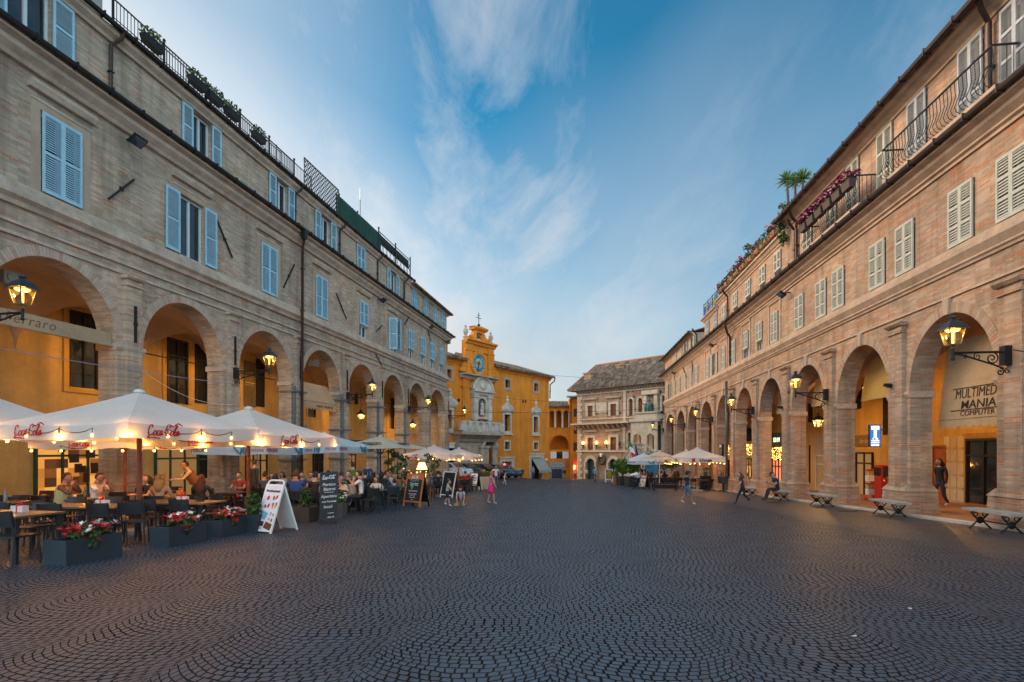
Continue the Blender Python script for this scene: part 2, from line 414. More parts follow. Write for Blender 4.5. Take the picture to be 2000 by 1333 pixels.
# more veil towards the bright side (left and low), clear blue to the upper right
side = g.math('ADD', g.math('MULTIPLY', sp.outputs[0], -.5), g.math('MULTIPLY', zz, -.22))
cov = g.math('ADD', g.math('ADD', g.math('MULTIPLY', n1, 1.55), g.math('SUBTRACT', g.math('MULTIPLY', n2, .45), .30)), g.math('MULTIPLY', side, .72))
wis = g.math('MULTIPLY', g.maprange(n1, .48, .70, 0.0, .74), g.maprange(n2, .36, .60, .12, 1.0))
hz = g.math('MULTIPLY', g.maprange(g.math('ADD', zz, g.math('MULTIPLY', g.math('SUBTRACT', n2, .5), .5)), .14, .60, .97, .0), g.maprange(sp.outputs[0], -.08, .45, 1.0, .52))
veil = g.math('MINIMUM', g.math('ADD', hz, g.maprange(g.math('MULTIPLY', sp.outputs[0], -1.0), .06, .5, 0.0, .55)), .96)
cf = g.math('SUBTRACT', 1.0, g.math('MULTIPLY', g.math('SUBTRACT', 1.0, wis), g.math('SUBTRACT', 1.0, veil)))
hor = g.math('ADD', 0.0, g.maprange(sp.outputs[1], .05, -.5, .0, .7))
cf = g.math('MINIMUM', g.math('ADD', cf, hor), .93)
lit = g.ramp(g.math('ADD', g.math('MULTIPLY', sp.outputs[0], -.5), .5), [(.2,(.60,.70,.80)),(.55,(.86,.88,.90)),(.85,(1.0,.97,.94))])
grey = g.ramp(g.noise(vm.outputs[0], .9, 5, .6), [(.35,(.80,.81,.84)),(.65,(1.02,1.0,.98))])
cl = g.mix(1, lit, grey, 'MULTIPLY')
cl = g.mix(1, cl, g.ramp(zz, [(0,(.93,.86,.82)),(.25,(1.0,.955,.925)),(.5,(1,1,1))]), 'MULTIPLY')
cl = g.mix(g.maprange(sp.outputs[1], .0, -.3, 0, 1), cl, c4((.76,.92,1.04)))
hs = g.n('ShaderNodeMix', data_type='RGBA', blend_type='MULTIPLY'); hs.inputs[0].default_value = 1; g.set(hs.inputs[6], sky.outputs[0]); hs.inputs[7].default_value = (.16,.60,.64,1)
vs = g.n('ShaderNodeVectorMath', operation='SCALE'); g.set(vs.inputs[0], cl); g.set(vs.inputs['Scale'], g.math('ADD', 2.75, g.maprange(sp.outputs[1], .05, -.6, 0.0, 3.6)))   # cloud bank added in the unseen sky behind the viewer, to light facades
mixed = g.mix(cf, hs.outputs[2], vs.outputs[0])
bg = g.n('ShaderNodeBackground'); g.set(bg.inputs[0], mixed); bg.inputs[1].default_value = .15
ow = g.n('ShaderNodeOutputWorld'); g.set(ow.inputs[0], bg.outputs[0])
sl = bpy.data.lights.new('sun', 'SUN'); sl.energy = 1.7; sl.angle = radians(38); sl.color = (1,.72,.48)
so = bpy.data.objects.new('sun', sl); COL.objects.link(so)
so.rotation_euler = V((-sin(radians(62))*cos(radians(22)), cos(radians(62))*cos(radians(22)), sin(radians(22)))).to_track_quat('Z','Y').to_euler()
vs_ = sc.view_settings; vs_.view_transform = 'Standard'; vs_.look = 'None'; vs_.exposure = 1.35; vs_.gamma = 1
sc.render.film_transparent = False
sc.cycles.max_bounces = 6; sc.cycles.diffuse_bounces = 4; sc.cycles.transparent_max_bounces = 6
sc.cycles.caustics_reflective = False; sc.cycles.caustics_refractive = False
sc.cycles.use_denoising = True
sc.cycles.sample_clamp_indirect = 4

# ---------------------------------------------------------------- paving: fans of small setts
PSI = math.atan(.1124)
m, g = newmat('cobble_fans')
tc = g.n('ShaderNodeTexCoord').outputs['Object']
sp0 = g.n('ShaderNodeSeparateXYZ'); g.set(sp0.inputs[0], tc)
flat = g.n('ShaderNodeCombineXYZ'); g.set(flat.inputs[0], sp0.outputs[0]); g.set(flat.inputs[1], sp0.outputs[1])
wob = g.noise(flat.outputs[0], .9, 2, out='Color'); 
wv = g.n('ShaderNodeVectorMath', operation='MULTIPLY_ADD'); g.set(wv.inputs[0], wob); wv.inputs[1].default_value = (.30,.30,0); g.set(wv.inputs[2], flat.outputs[0])
wob2 = g.noise(flat.outputs[0], 9, 2, out='Color')
wv2 = g.n('ShaderNodeVectorMath', operation='MULTIPLY_ADD'); g.set(wv2.inputs[0], wob2); wv2.inputs[1].default_value = (.035,.035,0); g.set(wv2.inputs[2], wv.outputs[0])
mp = g.n('ShaderNodeMapping'); g.set(mp.inputs['Vector'], wv2.outputs[0]); mp.inputs['Rotation'].default_value = (0,0,PSI)
sp = g.n('ShaderNodeSeparateXYZ'); g.set(sp.inputs[0], mp.outputs[0])
X, Y = sp.outputs[0], sp.outputs[1]
WC, RR, SW, SH = 1.36, .92, .086, .075
colf = g.math('DIVIDE', X, WC); ci = g.math('FLOOR', colf)
u = g.math('MULTIPLY', g.math('SUBTRACT', g.math('FRACT', colf), .5), WC)
sag = g.math('SUBTRACT', RR, g.math('SQRT', g.math('SUBTRACT', RR*RR, g.math('MULTIPLY', u, u))))
q = g.math('DIVIDE', g.math('SUBTRACT', Y, sag), SH)
ri = g.math('FLOOR', q); rf = g.math('FRACT', q)
wn0 = g.n('ShaderNodeTexWhiteNoise'); wn0.noise_dimensions = '2D'
cb0 = g.n('ShaderNodeCombineXYZ'); g.set(cb0.inputs[0], ci); g.set(cb0.inputs[1], ri); g.set(wn0.inputs['Vector'], cb0.outputs[0])
arc = g.math('MULTIPLY', g.math('ARCSINE', g.math('DIVIDE', u, RR)), RR/SW)
t = g.math('ADD', arc, g.math('ADD', g.math('MULTIPLY', wn0.outputs['Value'], 3.0), 40.0))
ti = g.math('FLOOR', t); tf = g.math('FRACT', t)
cb1 = g.n('ShaderNodeCombineXYZ'); g.set(cb1.inputs[0], ti); g.set(cb1.inputs[1], ri); g.set(cb1.inputs[2], ci)
wn = g.n('ShaderNodeTexWhiteNoise'); g.set(wn.inputs['Vector'], cb1.outputs[0])
def edge(f): return g.math('MINIMUM', f, g.math('SUBTRACT', 1, f))
ed = g.math('MINIMUM', edge(rf), edge(tf))
gap = g.math('ADD', .02, g.math('MULTIPLY', g.noise(flat.outputs[0], 2.2, 3), .11))
stone = g.maprange(ed, gap, g.math('ADD', gap, .06), 0, 1)
tone = g.ramp(wn.outputs['Value'], [(0,(.030,.050,.074)),(.5,(.043,.067,.096)),(.86,(.057,.083,.112)),(.93,(.066,.056,.060)),(1,(.080,.090,.105))])
big = g.ramp(g.noise(flat.outputs[0], .22, 5, .6), [(.3,(.82,.84,.88)),(.7,(1.14,1.12,1.09))])
tone = g.mix(1, tone, big, 'MULTIPLY')
joint = g.ramp(g.noise(flat.outputs[0], 1.7, 4, .7), [(.40,(.013,.015,.018)),(.58,(.028,.031,.035)),(.66,(.014,.020,.010)),(.73,(.06,.062,.062))])
col = g.mix(stone, joint, tone)
# the right-hand strip along the arcade is worn, close-laid setts that read as grey asphalt
strip = g.maprange(g.math('ADD', g.math('SUBTRACT', sp0.outputs[0], g.math('MULTIPLY', sp0.outputs[1], .1124)), g.math('MULTIPLY', g.noise(flat.outputs[0], .8, 3), 1.2)), 7.3, 8.1, 0, 1)
asp = g.ramp(g.noise(flat.outputs[0], 14, 5, .7), [(.3,(.030,.033,.037)),(.55,(.056,.058,.062)),(.75,(.082,.084,.087))])
asp = g.mix(1, asp, big, 'MULTIPLY')
col = g.mix(g.math('MULTIPLY', strip, .85), col, asp)
# old chalky spots
spot = g.math('GREATER_THAN', g.noise(flat.outputs[0], 5.5, 2), .765)
col = g.mix(g.math('MULTIPLY', spot, .45), col, c4((.20,.21,.22)))
hgt = g.math('ADD', g.math('MULTIPLY', stone, g.math('SUBTRACT', 1, g.math('MULTIPLY', strip, .7))), g.math('ADD', g.math('MULTIPLY', wn.outputs['Value'], .35), g.math('MULTIPLY', g.noise(flat.outputs[0], 55, 3), .35)))
finish(g, col, g.maprange(wn.outputs['Value'], 0, 1, .40, .50), bump=hgt, bstr=.7, bdist=.014, spec=g.math('MULTIPLY', g.math('MAXIMUM', stone, g.math('MULTIPLY', strip, .6)), .62))
M_PAVE = m
xs = [-120,-80,-50]+[-40+2*i for i in range(41)]+[50,80,120]
ys = [-60,-30,-12]+[-6+2*i for i in range(64)]+[140,200,400]
mb = MB(); vs = [(x,y,gz(x,y)) for y in ys for x in xs]; nx = len(xs)
mb.add(vs, [(j*nx+i, j*nx+i+1, (j+1)*nx+i+1, (j+1)*nx+i) for j in range(len(ys)-1) for i in range(nx-1)])
struct(mb.build('square_paving', M_PAVE, smooth=1))
# ---------------------------------------------------------------- facades: s runs away along the wall, n out into the square, local z = height above the eye
class Fac:
    def __init__(s, P0, th, side):
        s.P0 = V((*P0,0)); s.d = V((sin(th),cos(th),0)); s.sg = side
        s.o = V((cos(th),-sin(th),0)) if side < 0 else V((-cos(th),sin(th),0))
        x = s.d*side; s.rz = atan2(x.y, x.x)
    def w(s, a, n, z): p = s.P0+s.d*a+s.o*n; return V((p.x,p.y,z+CE))
    def s_at(s, x, n=0):
        k = (x-1000)/FPX
        return (k*(s.P0.y+n*s.o.y)-s.P0.x-n*s.o.x)/(s.d.x-k*s.d.y)
    def h_at(s, y, a, n=0): return (HY-y)/FPX*s.w(a,n,0).y
    def g(s, a, n=0): p = s.w(a,n,0); return gz(p.x,p.y)-CE
LF = Fac((-16,0), math.atan(.1857), -1)
RF = Fac((10.6,0), PSI, 1)

SHC = {}
def shutter_mesh(wd, ht, M, mids=1, slat=.062):
    key = (round(wd,2), round(ht,2), M.name, mids)
    if key in SHC: return SHC[key]
    mb = MB(); f = .06; d = .045
    mb.bx(0,f,0,d,0,ht).bx(wd-f,wd,0,d,0,ht)
    zz = [0+ht*i/(mids+1) for i in range(mids+2)]
    for i, z in enumerate(zz):
        a, b = (z, z+.09) if i == 0 else ((z-.08, z) if i == mids+1 else (z-.045, z+.045))
        mb.bx(f,wd-f,.002,d-.002,a,b)
    for i in range(mids+1):
        a, b = zz[i]+.09, zz[i+1]-.07
        k = max(3, int((b-a)/slat))
        for j in range(k):
            z = a+(j+.5)*(b-a)/k; h = (b-a)/k*.46
            mb.quad((f,.008,z+h),(wd-f,.008,z+h),(wd-f,d-.006,z-h*.75),(f,d-.006,z-h*.75))
    SHC[key] = mb.mesh('shutter', M); return SHC[key]
WIC = {}
def window_mesh(wd, ht, fr=None):       # casement: frame and two glazed leaves in the wall's reveal, local origin at the sill's left end
    fr = fr or M_FRAME
    key = (round(wd,2), round(ht,2), fr.name)
    if key not in WIC:
        mb = MB(); t = .07
        mb.bx(0,t,-.2,-.12,0,ht).bx(wd-t,wd,-.2,-.12,0,ht).bx(t,wd-t,-.2,-.12,ht-t,ht).bx(t,wd-t,-.2,-.12,0,t)
        mb.bx(wd/2-.05,wd/2+.05,-.19,-.11,t,ht-t)
        gl = MB(); gl.bx(t,wd-t,-.175,-.165,t,ht-t)
        WIC[key] = (mb.mesh('window', fr), gl.mesh('pane', M_GLASS))
    return WIC[key]
def window(root, F, s, z0, wd, ht, state='closed', M=None, mids=1, y0=0.0):
    M = M or M_SHUT
    x0 = F.sg*s-wd/2
    me, gl = window_mesh(wd, ht)
    wn = link('window', me, root, (x0,y0,z0)); link('pane', gl, wn)
    hw = wd/2
    def leaf(px, ang, mirror=False, w_=hw, h_=ht, dz=0, m_=mids):
        o = link('shutter', shutter_mesh(w_, h_, M, m_), wn, (px,.03,dz)); o.rotation_euler = (0,0,ang)
        return o
    if state == 'closed': leaf(0,0); leaf(hw,0)
    elif state == 'open': leaf(-hw,radians(0)).location.y = .06; leaf(wd, 0).location.y = .06
    elif state == 'ajar': leaf(0, radians(62)); o = leaf(wd, radians(180-62)); o.location.y = .03
    elif state == 'flap':                # the lower third of the closed shutters props outward like an awning
        lo = ht*.34
        leaf(0,0,h_=ht-lo,dz=lo,m_=1); leaf(hw,0,h_=ht-lo,dz=lo,m_=1)
        for px in (0,hw):
            o = link('shutter', shutter_mesh(hw, lo, M, 0), wn, (px,.05,lo)); o.rotation_euler = (radians(180-58),0,0)
            o.scale = (1,1,1)
    return wn

def arcade(root, F, P, pier, D, rear, zs, rise, zt, MB_, MV, MT, MR, pilw=.6, pild=.18, caph=None, floorM=None, holes=(), ztop=11, pbase=1.15):
    sg = F.sg
    X = lambda s: sg*s
    mb = MB(); N = 18
    for i in range(len(P)-1):
        L, Rr = P[i], P[i+1]; c = (L+Rr)/2; hw = (Rr-L-pier)/2
        zb = min(F.g(L),F.g(Rr),F.g(L,-D),F.g(Rr,-D))-.3
        for y in (0,-D):
            for a, b in ((L,c-hw),(c+hw,Rr)): mb.quad((X(a),y,zb),(X(b),y,zb),(X(b),y,zt),(X(a),y,zt))
            arc = [(c+hw*cos(pi*k/N), zs+rise*sin(pi*k/N)) for k in range(N+1)]
            for k in range(N):
                (a,za),(b,zb2) = arc[k],arc[k+1]
                mb.quad((X(a),y,za),(X(b),y,zb2),(X(b),y,zt),(X(a),y,zt))
        for k in range(N):
            (a,za),(b,zb2) = arc[k],arc[k+1]
            mb.quad((X(a),0,za),(X(b),0,zb2),(X(b),-D,zb2),(X(a),-D,za))
        for a in (c-hw,c+hw): mb.quad((X(a),0,zb),(X(a),0,zs),(X(a),-D,zs),(X(a),-D,zb))
    for a in (P[0],P[-1]):
        zb = F.g(a)-.6; mb.quad((X(a),0,zb),(X(a),-rear-.5,zb),(X(a),-rear-.5,ztop),(X(a),0,ztop))
    x0, x1 = sorted((X(P[0]),X(P[-1])))
    mb.wall(x0, x1, zt, ztop, holes, 0, .28)
    mb.bx(x0+.01,x1-.01,-12,-.3,zs+rise+.35,ztop-.01)
    for h in holes: pass
    mb.build('arcade_wall', MB_, root)
    # brick rings round the arches
    for i in range(len(P)-1):
        c = (P[i]+P[i+1])/2; hw = (P[i+1]-P[i]-pier)/2; rg = MB(); K = 70; r = .29
        for k in range(K):
            rg.m = rnd.choice((0,0,0,0,1,1,1,2)); a0, a1 = pi*k/K+.002, pi*(k+1)/K-.002
            q = [(c+(hw+e)*cos(a), zs+(rise+e)*sin(a)) for e,a in ((0,a0),(0,a1),(r,a1),(r,a0))]
            rg.prism([(X(a),.0,z) for a,z in q], (0,.022,0))
        rg.build('arch_ring', MV, root)
        va = MB(); nu, nv = 16, 12; y1, y2 = -D, -rear; yc = (y1+y2)/2
        def hv(u,v): return zs+(rise+.05)*max(sqrt(max(0,1-u*u)), sqrt(max(0,1-v*v)))
        vs = []
        us = [-cos(pi*i2/nu) for i2 in range(nu+1)]; vv = [-cos(pi*j/nv) for j in range(nv+1)]
        hb = (P[i+1]-P[i])/2
        for u in us:
            for v in vv: vs.append((X(c+u*hb), yc+v*(y1-y2)/2, hv(u,v)))
        va.add(vs, [(a*(nv+1)+b,(a+1)*(nv+1)+b,(a+1)*(nv+1)+b+1,a*(nv+1)+b+1) for a in range(nu) for b in range(nv)])
        va.build('vault', M_VAULT, root, 35)
    for i, p in enumerate(P):
        gb = F.g(p)-.15
        pl = MB(); hwp = pilw/2; x = X(p)
        pl.bx(x-hwp,x+hwp,-.01,pild,gb,caph)
        pl.mould(x-hwp-.02,x+hwp+.02,[(0,caph-.34),(pild+.05,caph-.34),(pild+.05,caph-.28),(0,caph-.28)])
        pl.mould(x-hwp-.06,x+hwp+.06,[(0,caph-.12),(pild+.05,caph-.12),(pild+.12,caph-.04),(pild+.12,caph),(0,caph)])
        pl.build('pilaster', MB_, root)
        im = MB(); pw = pier/2+.05
        for a, b in ((x-pw,x-hwp-.005),(x+hwp+.005,x+pw)):
            im = MB(); im.mould(a,b,[(-D-.05,zs-.2),(.02,zs-.2),(.07,zs-.1),(.07,zs),(-D-.05,zs)])
            im.build('impost', MT, root)
        bs = MB(); pw = pier/2+(.08 if sg < 0 else .03); zb = gb+.1
        bs.tbx((x,-D/2+.03,zb-.3),(2*pw+.06,D+.5),(x,-D/2+.02,zb+pbase-.18),(2*pw-.02,D+.34))
        bs.tbx((x,-D/2+.02,zb+pbase-.18),(2*pw+.03,D+.40),(x,-D/2,zb+pbase),(2*pw-.14,D+.14))
        bs.build('pier_base', MB_, root)
    bw = MB(); zl = min(F.g(P[0],-rear),F.g(P[-1],-rear))-.4
    bw.bx(x0,x1,-rear-.4,-rear,zl,zs+rise+.4)
    bw.build('rear_wall', MR, root)
    fl = MB(); n = 30
    for i in range(n):
        a, b = P[0]+(P[-1]-P[0])*i/n, P[0]+(P[-1]-P[0])*(i+1)/n
        vs = []
        for q in (a,b):
            for nn, dz in ((.34,-.2),(.34,.07),(.06,.075),(-rear,.09)):
                p = F.w(q,nn,0); vs.append((p.x,p.y,gz(p.x,p.y)+dz))
        for k in range(3):
            fl.m = 1 if k < 2 else 0
            fl.add([vs[k],vs[k+1],vs[4+k+1],vs[4+k]],[(0,1,2,3)])
    struct(fl.build('portico_floor', [floorM, M_STONE]))
def cornice(root, F, s0, s1, prof, M, name='cornice'):
    x0, x1 = sorted((F.sg*s0,F.sg*s1)); mb = MB()
    for p in prof: mb.mould(x0,x1,p)
    return mb.build(name, M, root)
def gutter(root, F, s0, s1, z, n, M=None):
    mb = MB(); mb.tube([(F.sg*s0,n,z),(F.sg*s1,n,z)], .085, 8)
    k = max(2,int(abs(s1-s0)/1.1))
    for i in range(k+1):
        x = F.sg*(s0+(s1-s0)*i/k); mb.bx(x-.015,x+.015,n-.12,n+.1,z-.1,z+.1)
    return mb.build('gutter', M or M_GUT, root, 40)
def roofstrip(root, F, s0, s1, prof, M, name='roof'):
    x0, x1 = sorted((F.sg*s0,F.sg*s1)); mb = MB(); mb.mould(x0,x1,prof)
    # rounded ends of the lowest course of tiles
    y, z = prof[0]
    k = int((x1-x0)/.22)
    for i in range(k):
        xx = x0+(i+.5)*(x1-x0)/k; mb.tube([(xx,y+.03,z+.03),(xx,y-.35,z+.03+.35*(prof[1][1]-prof[0][1])/max(.1,abs(prof[1][0]-prof[0][0])))], .06, 6)
    return mb.build(name, M, root, 40)
M_FLR = mat('red_floor_tiles', (.26,.13,.07), .55, var=.2, scale=3, bump=.1)
M_FLL = mat('worn_stone_floor', (.22,.17,.12), .6, var=.2, scale=3, bump=.1)

# ================================================================ LEFT: long brick palace over an arcade
PL = [3.6,8.45,13.3,18.16,22.96,27.78,32.68,37.67,42.5,47.5,52.95]
LR = thing('arcaded_palace', 'long tan brick palace with arches, white shuttered windows and roof terraces behind the cafe umbrellas', 'building', (LF.P0.x,LF.P0.y,CE), LF.rz)
WL = [(11.0,'closed',1.14),(15.9,'closed',1.14),(20.8,'open',1.25),(25.5,'closed',1.16),(30.1,'closed',1.16),(35.2,'flap',1.16),(39.8,'ajar',1.16),(43.5,'flap',1.1),(46.2,'flap',1.1),(48.7,'flap',1.1),(51.3,'flap',1.1)]
WTL = [(15.0,'open',1.2),(21.3,'openL',1.0),(26.45,'open',1.0),(30.5,'open',1.1),(34.8,'closed',1.05),(39.9,'open',1.1),(44.25,'closed',.95),(47.0,'closed',.95),(49.4,'closed',.95),(51.6,'closed',.95)]
SGL = LF.sg
hol = [(SGL*s-w_/2, SGL*s+w_/2, 7.25, 9.5) for s,_,w_ in WL]+[(SGL*s-w_/2, SGL*s+w_/2, 11.35, 12.95) for s,_,w_ in WTL]
arcade(LR, LF, PL, .99, .7, 4.7, 3.43, 2.04, 5.76, M_BRL, M_V, M_TRL, M_OCH, .6, .18, 5.72, M_FLL, hol, 13.35)
for s, st, w_ in WL: window(LR, LF, s, 7.25, w_, 2.25, st, mids=1)
for s, st, w_ in WTL: window(LR, LF, s, 11.35, w_, 1.6, 'open' if st == 'openL' else st, mids=1)
for s, st, w_ in WL[:7]:
    hd = MB(); x = SGL*s
    hd.mould(x-.95,x+.95,[(0,9.98),(.12,9.98),(.2,10.12),(.2,10.2),(0,10.26)]); hd.mould(x-.88,x+.88,[(0,9.72),(.05,9.72),(.05,9.78),(0,9.78)])
    hd.build('window_hood', M_TRL, LR)
    sr = MB()
    for sx in (-1,1): sr.bx(x+sx*.74-.12,x+sx*.74+.12,0,.03,7.18,9.72)
    sr.bx(x-.62,x+.62,0,.03,9.52,9.72)
    sr.build('window_surround', plaster('buff_plaster', (.46,.37,.27)), LR)
cornice(LR, LF, PL[0], PL[-1], [[(0,5.74),(.06,5.74),(.06,5.82),(0,5.82)],[(0,6.05),(.07,6.05),(.07,6.12),(0,6.12)],
    [(0,6.55),(.10,6.55),(.14,6.66),(.26,6.76),(.26,6.90),(.20,6.92),(.20,7.06),(.12,7.10),(.12,7.17),(0,7.2)]], M_TRL, 'string_course')
cornice(LR, LF, PL[0], PL[-1]+.4, [[(0,10.42),(.12,10.42),(.18,10.52),(.34,10.66),(.36,10.78),(.55,10.84),(.55,10.92),(0,10.96)]], M_TRL)
gutter(LR, LF, PL[0], PL[-1]+.5, 11.0, .64)
roofstrip(LR, LF, PL[0], PL[-1]+.4, [(.62,10.98),(0,11.2),(0,11.05),(.6,10.93)], M_TILE, 'pent_roof')
cornice(LR, LF, PL[0], 43.1, [[(0,12.98),(.1,12.98),(.14,13.06),(.28,13.16),(.32,13.3),(0,13.34)]], M_TRL, 'upper_cornice')
gutter(LR, LF, PL[0], 43.3, 13.36, .4)
cornice(LR, LF, 43.1, PL[-1]+.2, [[(0,12.9),(.1,12.9),(.2,13.0),(.3,13.14),(0,13.2)]], M_TRL, 'upper_cornice')
roofstrip(LR, LF, 43.1, PL[-1]+.45, [(.55,13.1),(-5,14.4),(-5,13.2),(.5,13.05)], M_TILE)
mb = MB(); mb.bx(SGL*43.1,SGL*PL[0],-11,-.02,13.34,13.42); mb.bx(SGL*43.1,SGL*17.3,-.2,.3,13.36,13.44); mb.build('terrace_floor', M_TRL, LR)
ph = MB(); ph.wall(SGL*17.4,SGL*PL[0],13.42,16.4,y=-.25,rev=0); ph.bx(SGL*17.4,SGL*PL[0],-6,-.27,13.42,16.4); ph.build('penthouse', plaster('grey_render', (.42,.42,.40)), LR)
def pipe(root, pts, r, M, name='downpipe', collars=True):
    mb = MB(); mb.tube(pts, r, 8)
    if collars:
        a, b = V(pts[-2]), V(pts[-1]); n = max(1,int((a-b).length/2))
        for i in range(n):
            p = a.lerp(b,(i+.5)/n); mb.box(p,(r*2.6,r*2.6,.04))
    return mb.build(name, M, root, 45)
x = SGL*LF.s_at(591, .35)
pipe(LR, [(x+.3,.64,10.95),(x+.3,.64,10.6),(x,.35,10.2),(x,.3,LF.g(28.3)+.05)], .07, M_PIPE)
mb = MB(); mb.tbx((x+.3,.62,10.5),(.18,.18),(x+.3,.62,10.95),(.36,.3)); mb.build('hopper', M_GUT, LR)
for px_, nn in ((217,.1),(577,.1),(664,.1),(738,.1),(790,.1)):
    s = LF.s_at(px_, nn); pipe(LR, [(SGL*s-.15,.4,13.3),(SGL*s-.15,.35,13.12),(SGL*s,.1,12.85),(SGL*s,.09,11.15)], .055, M_PIPE if px_ < 300 else M_GUT)
# iron wall anchors: slanting bars between the upper windows and upright bars on the pilasters
def bar_px(a, b, n, w_=.05, F=LF, root=LR, name='wall_anchor'):
    sa, sb = F.s_at(a[0],n), F.s_at(b[0],n); mb = MB()
    A = V((F.sg*sa,n,F.h_at(a[1],sa,n))); B = V((F.sg*sb,n,F.h_at(b[1],sb,n)))
    mb.bar(A,B,w_,.05); mb.box((A+B)/2,(.11,.06,.11)); mb.bx((A.x+B.x)/2-.02,(A.x+B.x)/2+.02,-.01,n,(A.z+B.z)/2-.02,(A.z+B.z)/2+.02)
    return mb.build(name, M_DARK, root)
for a, b in (((212,389),(262,351)),((424,430),(454,504)),((554,562),(575,517)),((657,573),(677,624)),((735,648),(747,636)),((791,634),(799,619)),((836,645),(841,666)),((734,692),(746,715))): bar_px(a,b,.07)
for p in PL[2:]:
    mb = MB(); x = SGL*p; mb.bx(x-.03,x+.03,.17,.25,3.55,4.75); mb.box((x,.21,4.15),(.1,.1,.1)); mb.build('tie_plate', M_DARK, LR)
for p in PL[5:9]:                         # blue-grey steel frames propping four piers
    mb = MB(); x = SGL*(p-.39); gb = LF.g(p)
    mb.bx(x-.06,x+.06,.07,.15,gb+.2,3.2)
    for z in (2.9,1.15,-.55): mb.bx(SGL*(p+.56),SGL*(p-.56),.19,.24,z,z+.09); mb.bx(SGL*(p-.54)-.0,SGL*(p-.54)+.06,-.7,.19,z,z+.09)
    mb.build('pier_brace', M_BLUEIR, LR)
for i in range(len(PL)-1):                # tie rods across the arches
    c = (PL[i]+PL[i+1])/2; mb = MB(); mb.tube([(SGL*(c-1.9),-.9,3.5),(SGL*(c+1.9),-.9,3.5)], .025, 6); mb.build('tie_rod', M_DARK, LR)
# shops, windows and doors on the wall inside the arcade
def rear_open(root, F, rear, s, z0, z1, wd, Mf, Mp, depth=.12, surround=None, mull=2, sill=False):
    x = F.sg*s; y = -rear
    mb = MB(); t = .09
    mb.bx(x-wd/2,x-wd/2+t,y,y+.1,z0,z1).bx(x+wd/2-t,x+wd/2,y,y+.1,z0,z1).bx(x-wd/2+t,x+wd/2-t,y,y+.1,z1-t,z1)
    for k in range(1,mull): xx = x-wd/2+wd*k/mull; mb.bx(xx-.04,xx+.04,y,y+.09,z0,z1-t)
    zz = z0+(z1-z0)*.74; mb.bx(x-wd/2+t,x+wd/2-t,y,y+.085,zz-.04,zz+.04)
    o = mb.build('shop_door' if z0 < -.5 else 'inner_window', Mf, root)
    gl = MB(); gl.bx(x-wd/2+t,x+wd/2-t,y+.01,y+.03,z0,z1-t); gl.build('pane', Mp, o)
    if surround:
        sb = MB(); q = .22
        sb.bx(x-wd/2-q,x-wd/2-.005,y,y+.06,z0-(.22 if sill else 0),z1+q).bx(x+wd/2+.005,x+wd/2+q,y,y+.06,z0-(.22 if sill else 0),z1+q).bx(x-wd/2-.005,x+wd/2+.005,y,y+.06,z1+.005,z1+q)
        if sill: sb.bx(x-wd/2-.005,x+wd/2+.005,y,y+.06,z0-.22,z0-.005)
        sb.build('surround', surround, o)
    return o
M_GOLD = plaster('gold_trim_plaster', (.58,.34,.08))
m, g = newmat('warm_shop_light'); tc_ = g.n('ShaderNodeTexCoord').outputs['Object']; mp_ = g.n('ShaderNodeMapping'); g.set(mp_.inputs['Vector'], tc_); mp_.inputs['Scale'].default_value = (2.3,0,2.9)
fl_ = g.n('ShaderNodeVectorMath', operation='FLOOR'); g.set(fl_.inputs[0], mp_.outputs[0]); vo_ = g.n('ShaderNodeTexWhiteNoise'); g.set(vo_.inputs['Vector'], fl_.outputs[0])
sx_ = g.n('ShaderNodeSeparateXYZ'); g.set(sx_.inputs[0], vo_.outputs['Color']); cc_ = g.ramp(sx_.outputs[0], [(.1,(.05,.012,.004)),(.35,(.25,.07,.01)),(.6,(.75,.27,.03)),(.9,(1,.45,.09))])
finish(g, (.1,.06,.03), .5, emit=cc_, estr=.36); M_SHOPW = m
M_SHOPD = emat('dim_shop_light', (1,.5,.16), .10, (.08,.06,.04))
M_GFRAME = mat('green_shop_frame', (.02,.07,.05), .45, var=.15)
RL = 4.7
def rs(x): return LF.s_at(x,-RL)
def rh(y,s): return LF.h_at(y,s,-RL)
s = rs(162); rear_open(LR, LF, RL, s, rh(758,s), rh(612,s), 1.15, M_DARK, M_GLASS, surround=M_GOLD, mull=2, sill=True)
s = rs(345); rear_open(LR, LF, RL, s, rh(788,s), rh(664,s), 1.25, M_DARK, M_GLASS, surround=M_GOLD, mull=2)
s = rs(392); rear_open(LR, LF, RL, s, rh(788,s), rh(675,s), .8, M_DARK, M_BLACK, mull=1)
s = rs(487)
mb = link('inner_shutter', shutter_mesh(1.0, 2.6, mat('brown_grey_shutter',(.16,.13,.10),.6), 1), LR, (SGL*s-.5,-RL+.02,rh(795,s)))
s = rs(507); rear_open(LR, LF, RL, s, rh(795,s), rh(703,s), .7, M_DARK, M_BLACK, mull=1)
for a, y0_, y1_, w_ in ((608,815,785,.9),(765,838,778,.75),(694,790,770,.5)):
    s = rs(a); rear_open(LR, LF, RL, s, rh(y0_,s), rh(y1_,s), w_, M_DARK, M_GLASS, surround=M_GOLD, mull=1)
for a, w_, Mf, Mp in ((145,3.0,M_GFRAME,M_SHOPW),(345,2.6,M_GFRAME,M_SHOPD),(405,1.5,M_GFRAME,M_BLACK),(500,1.9,M_DARK,M_SHOPD),(620,1.3,M_DARK,M_BLACK),(682,1.9,M_DARK,M_SHOPD),(764,1.6,M_GFRAME,M_SHOPD),(800,1.6,M_DARK,M_SHOPW),(840,1.5,M_DARK,M_SHOPD)):
    s = rs(a); gb = LF.g(s,-RL)+.1; rear_open(LR, LF, RL, s, gb, gb+2.55, w_, Mf, Mp, mull=3 if w_ > 1.8 else 2)
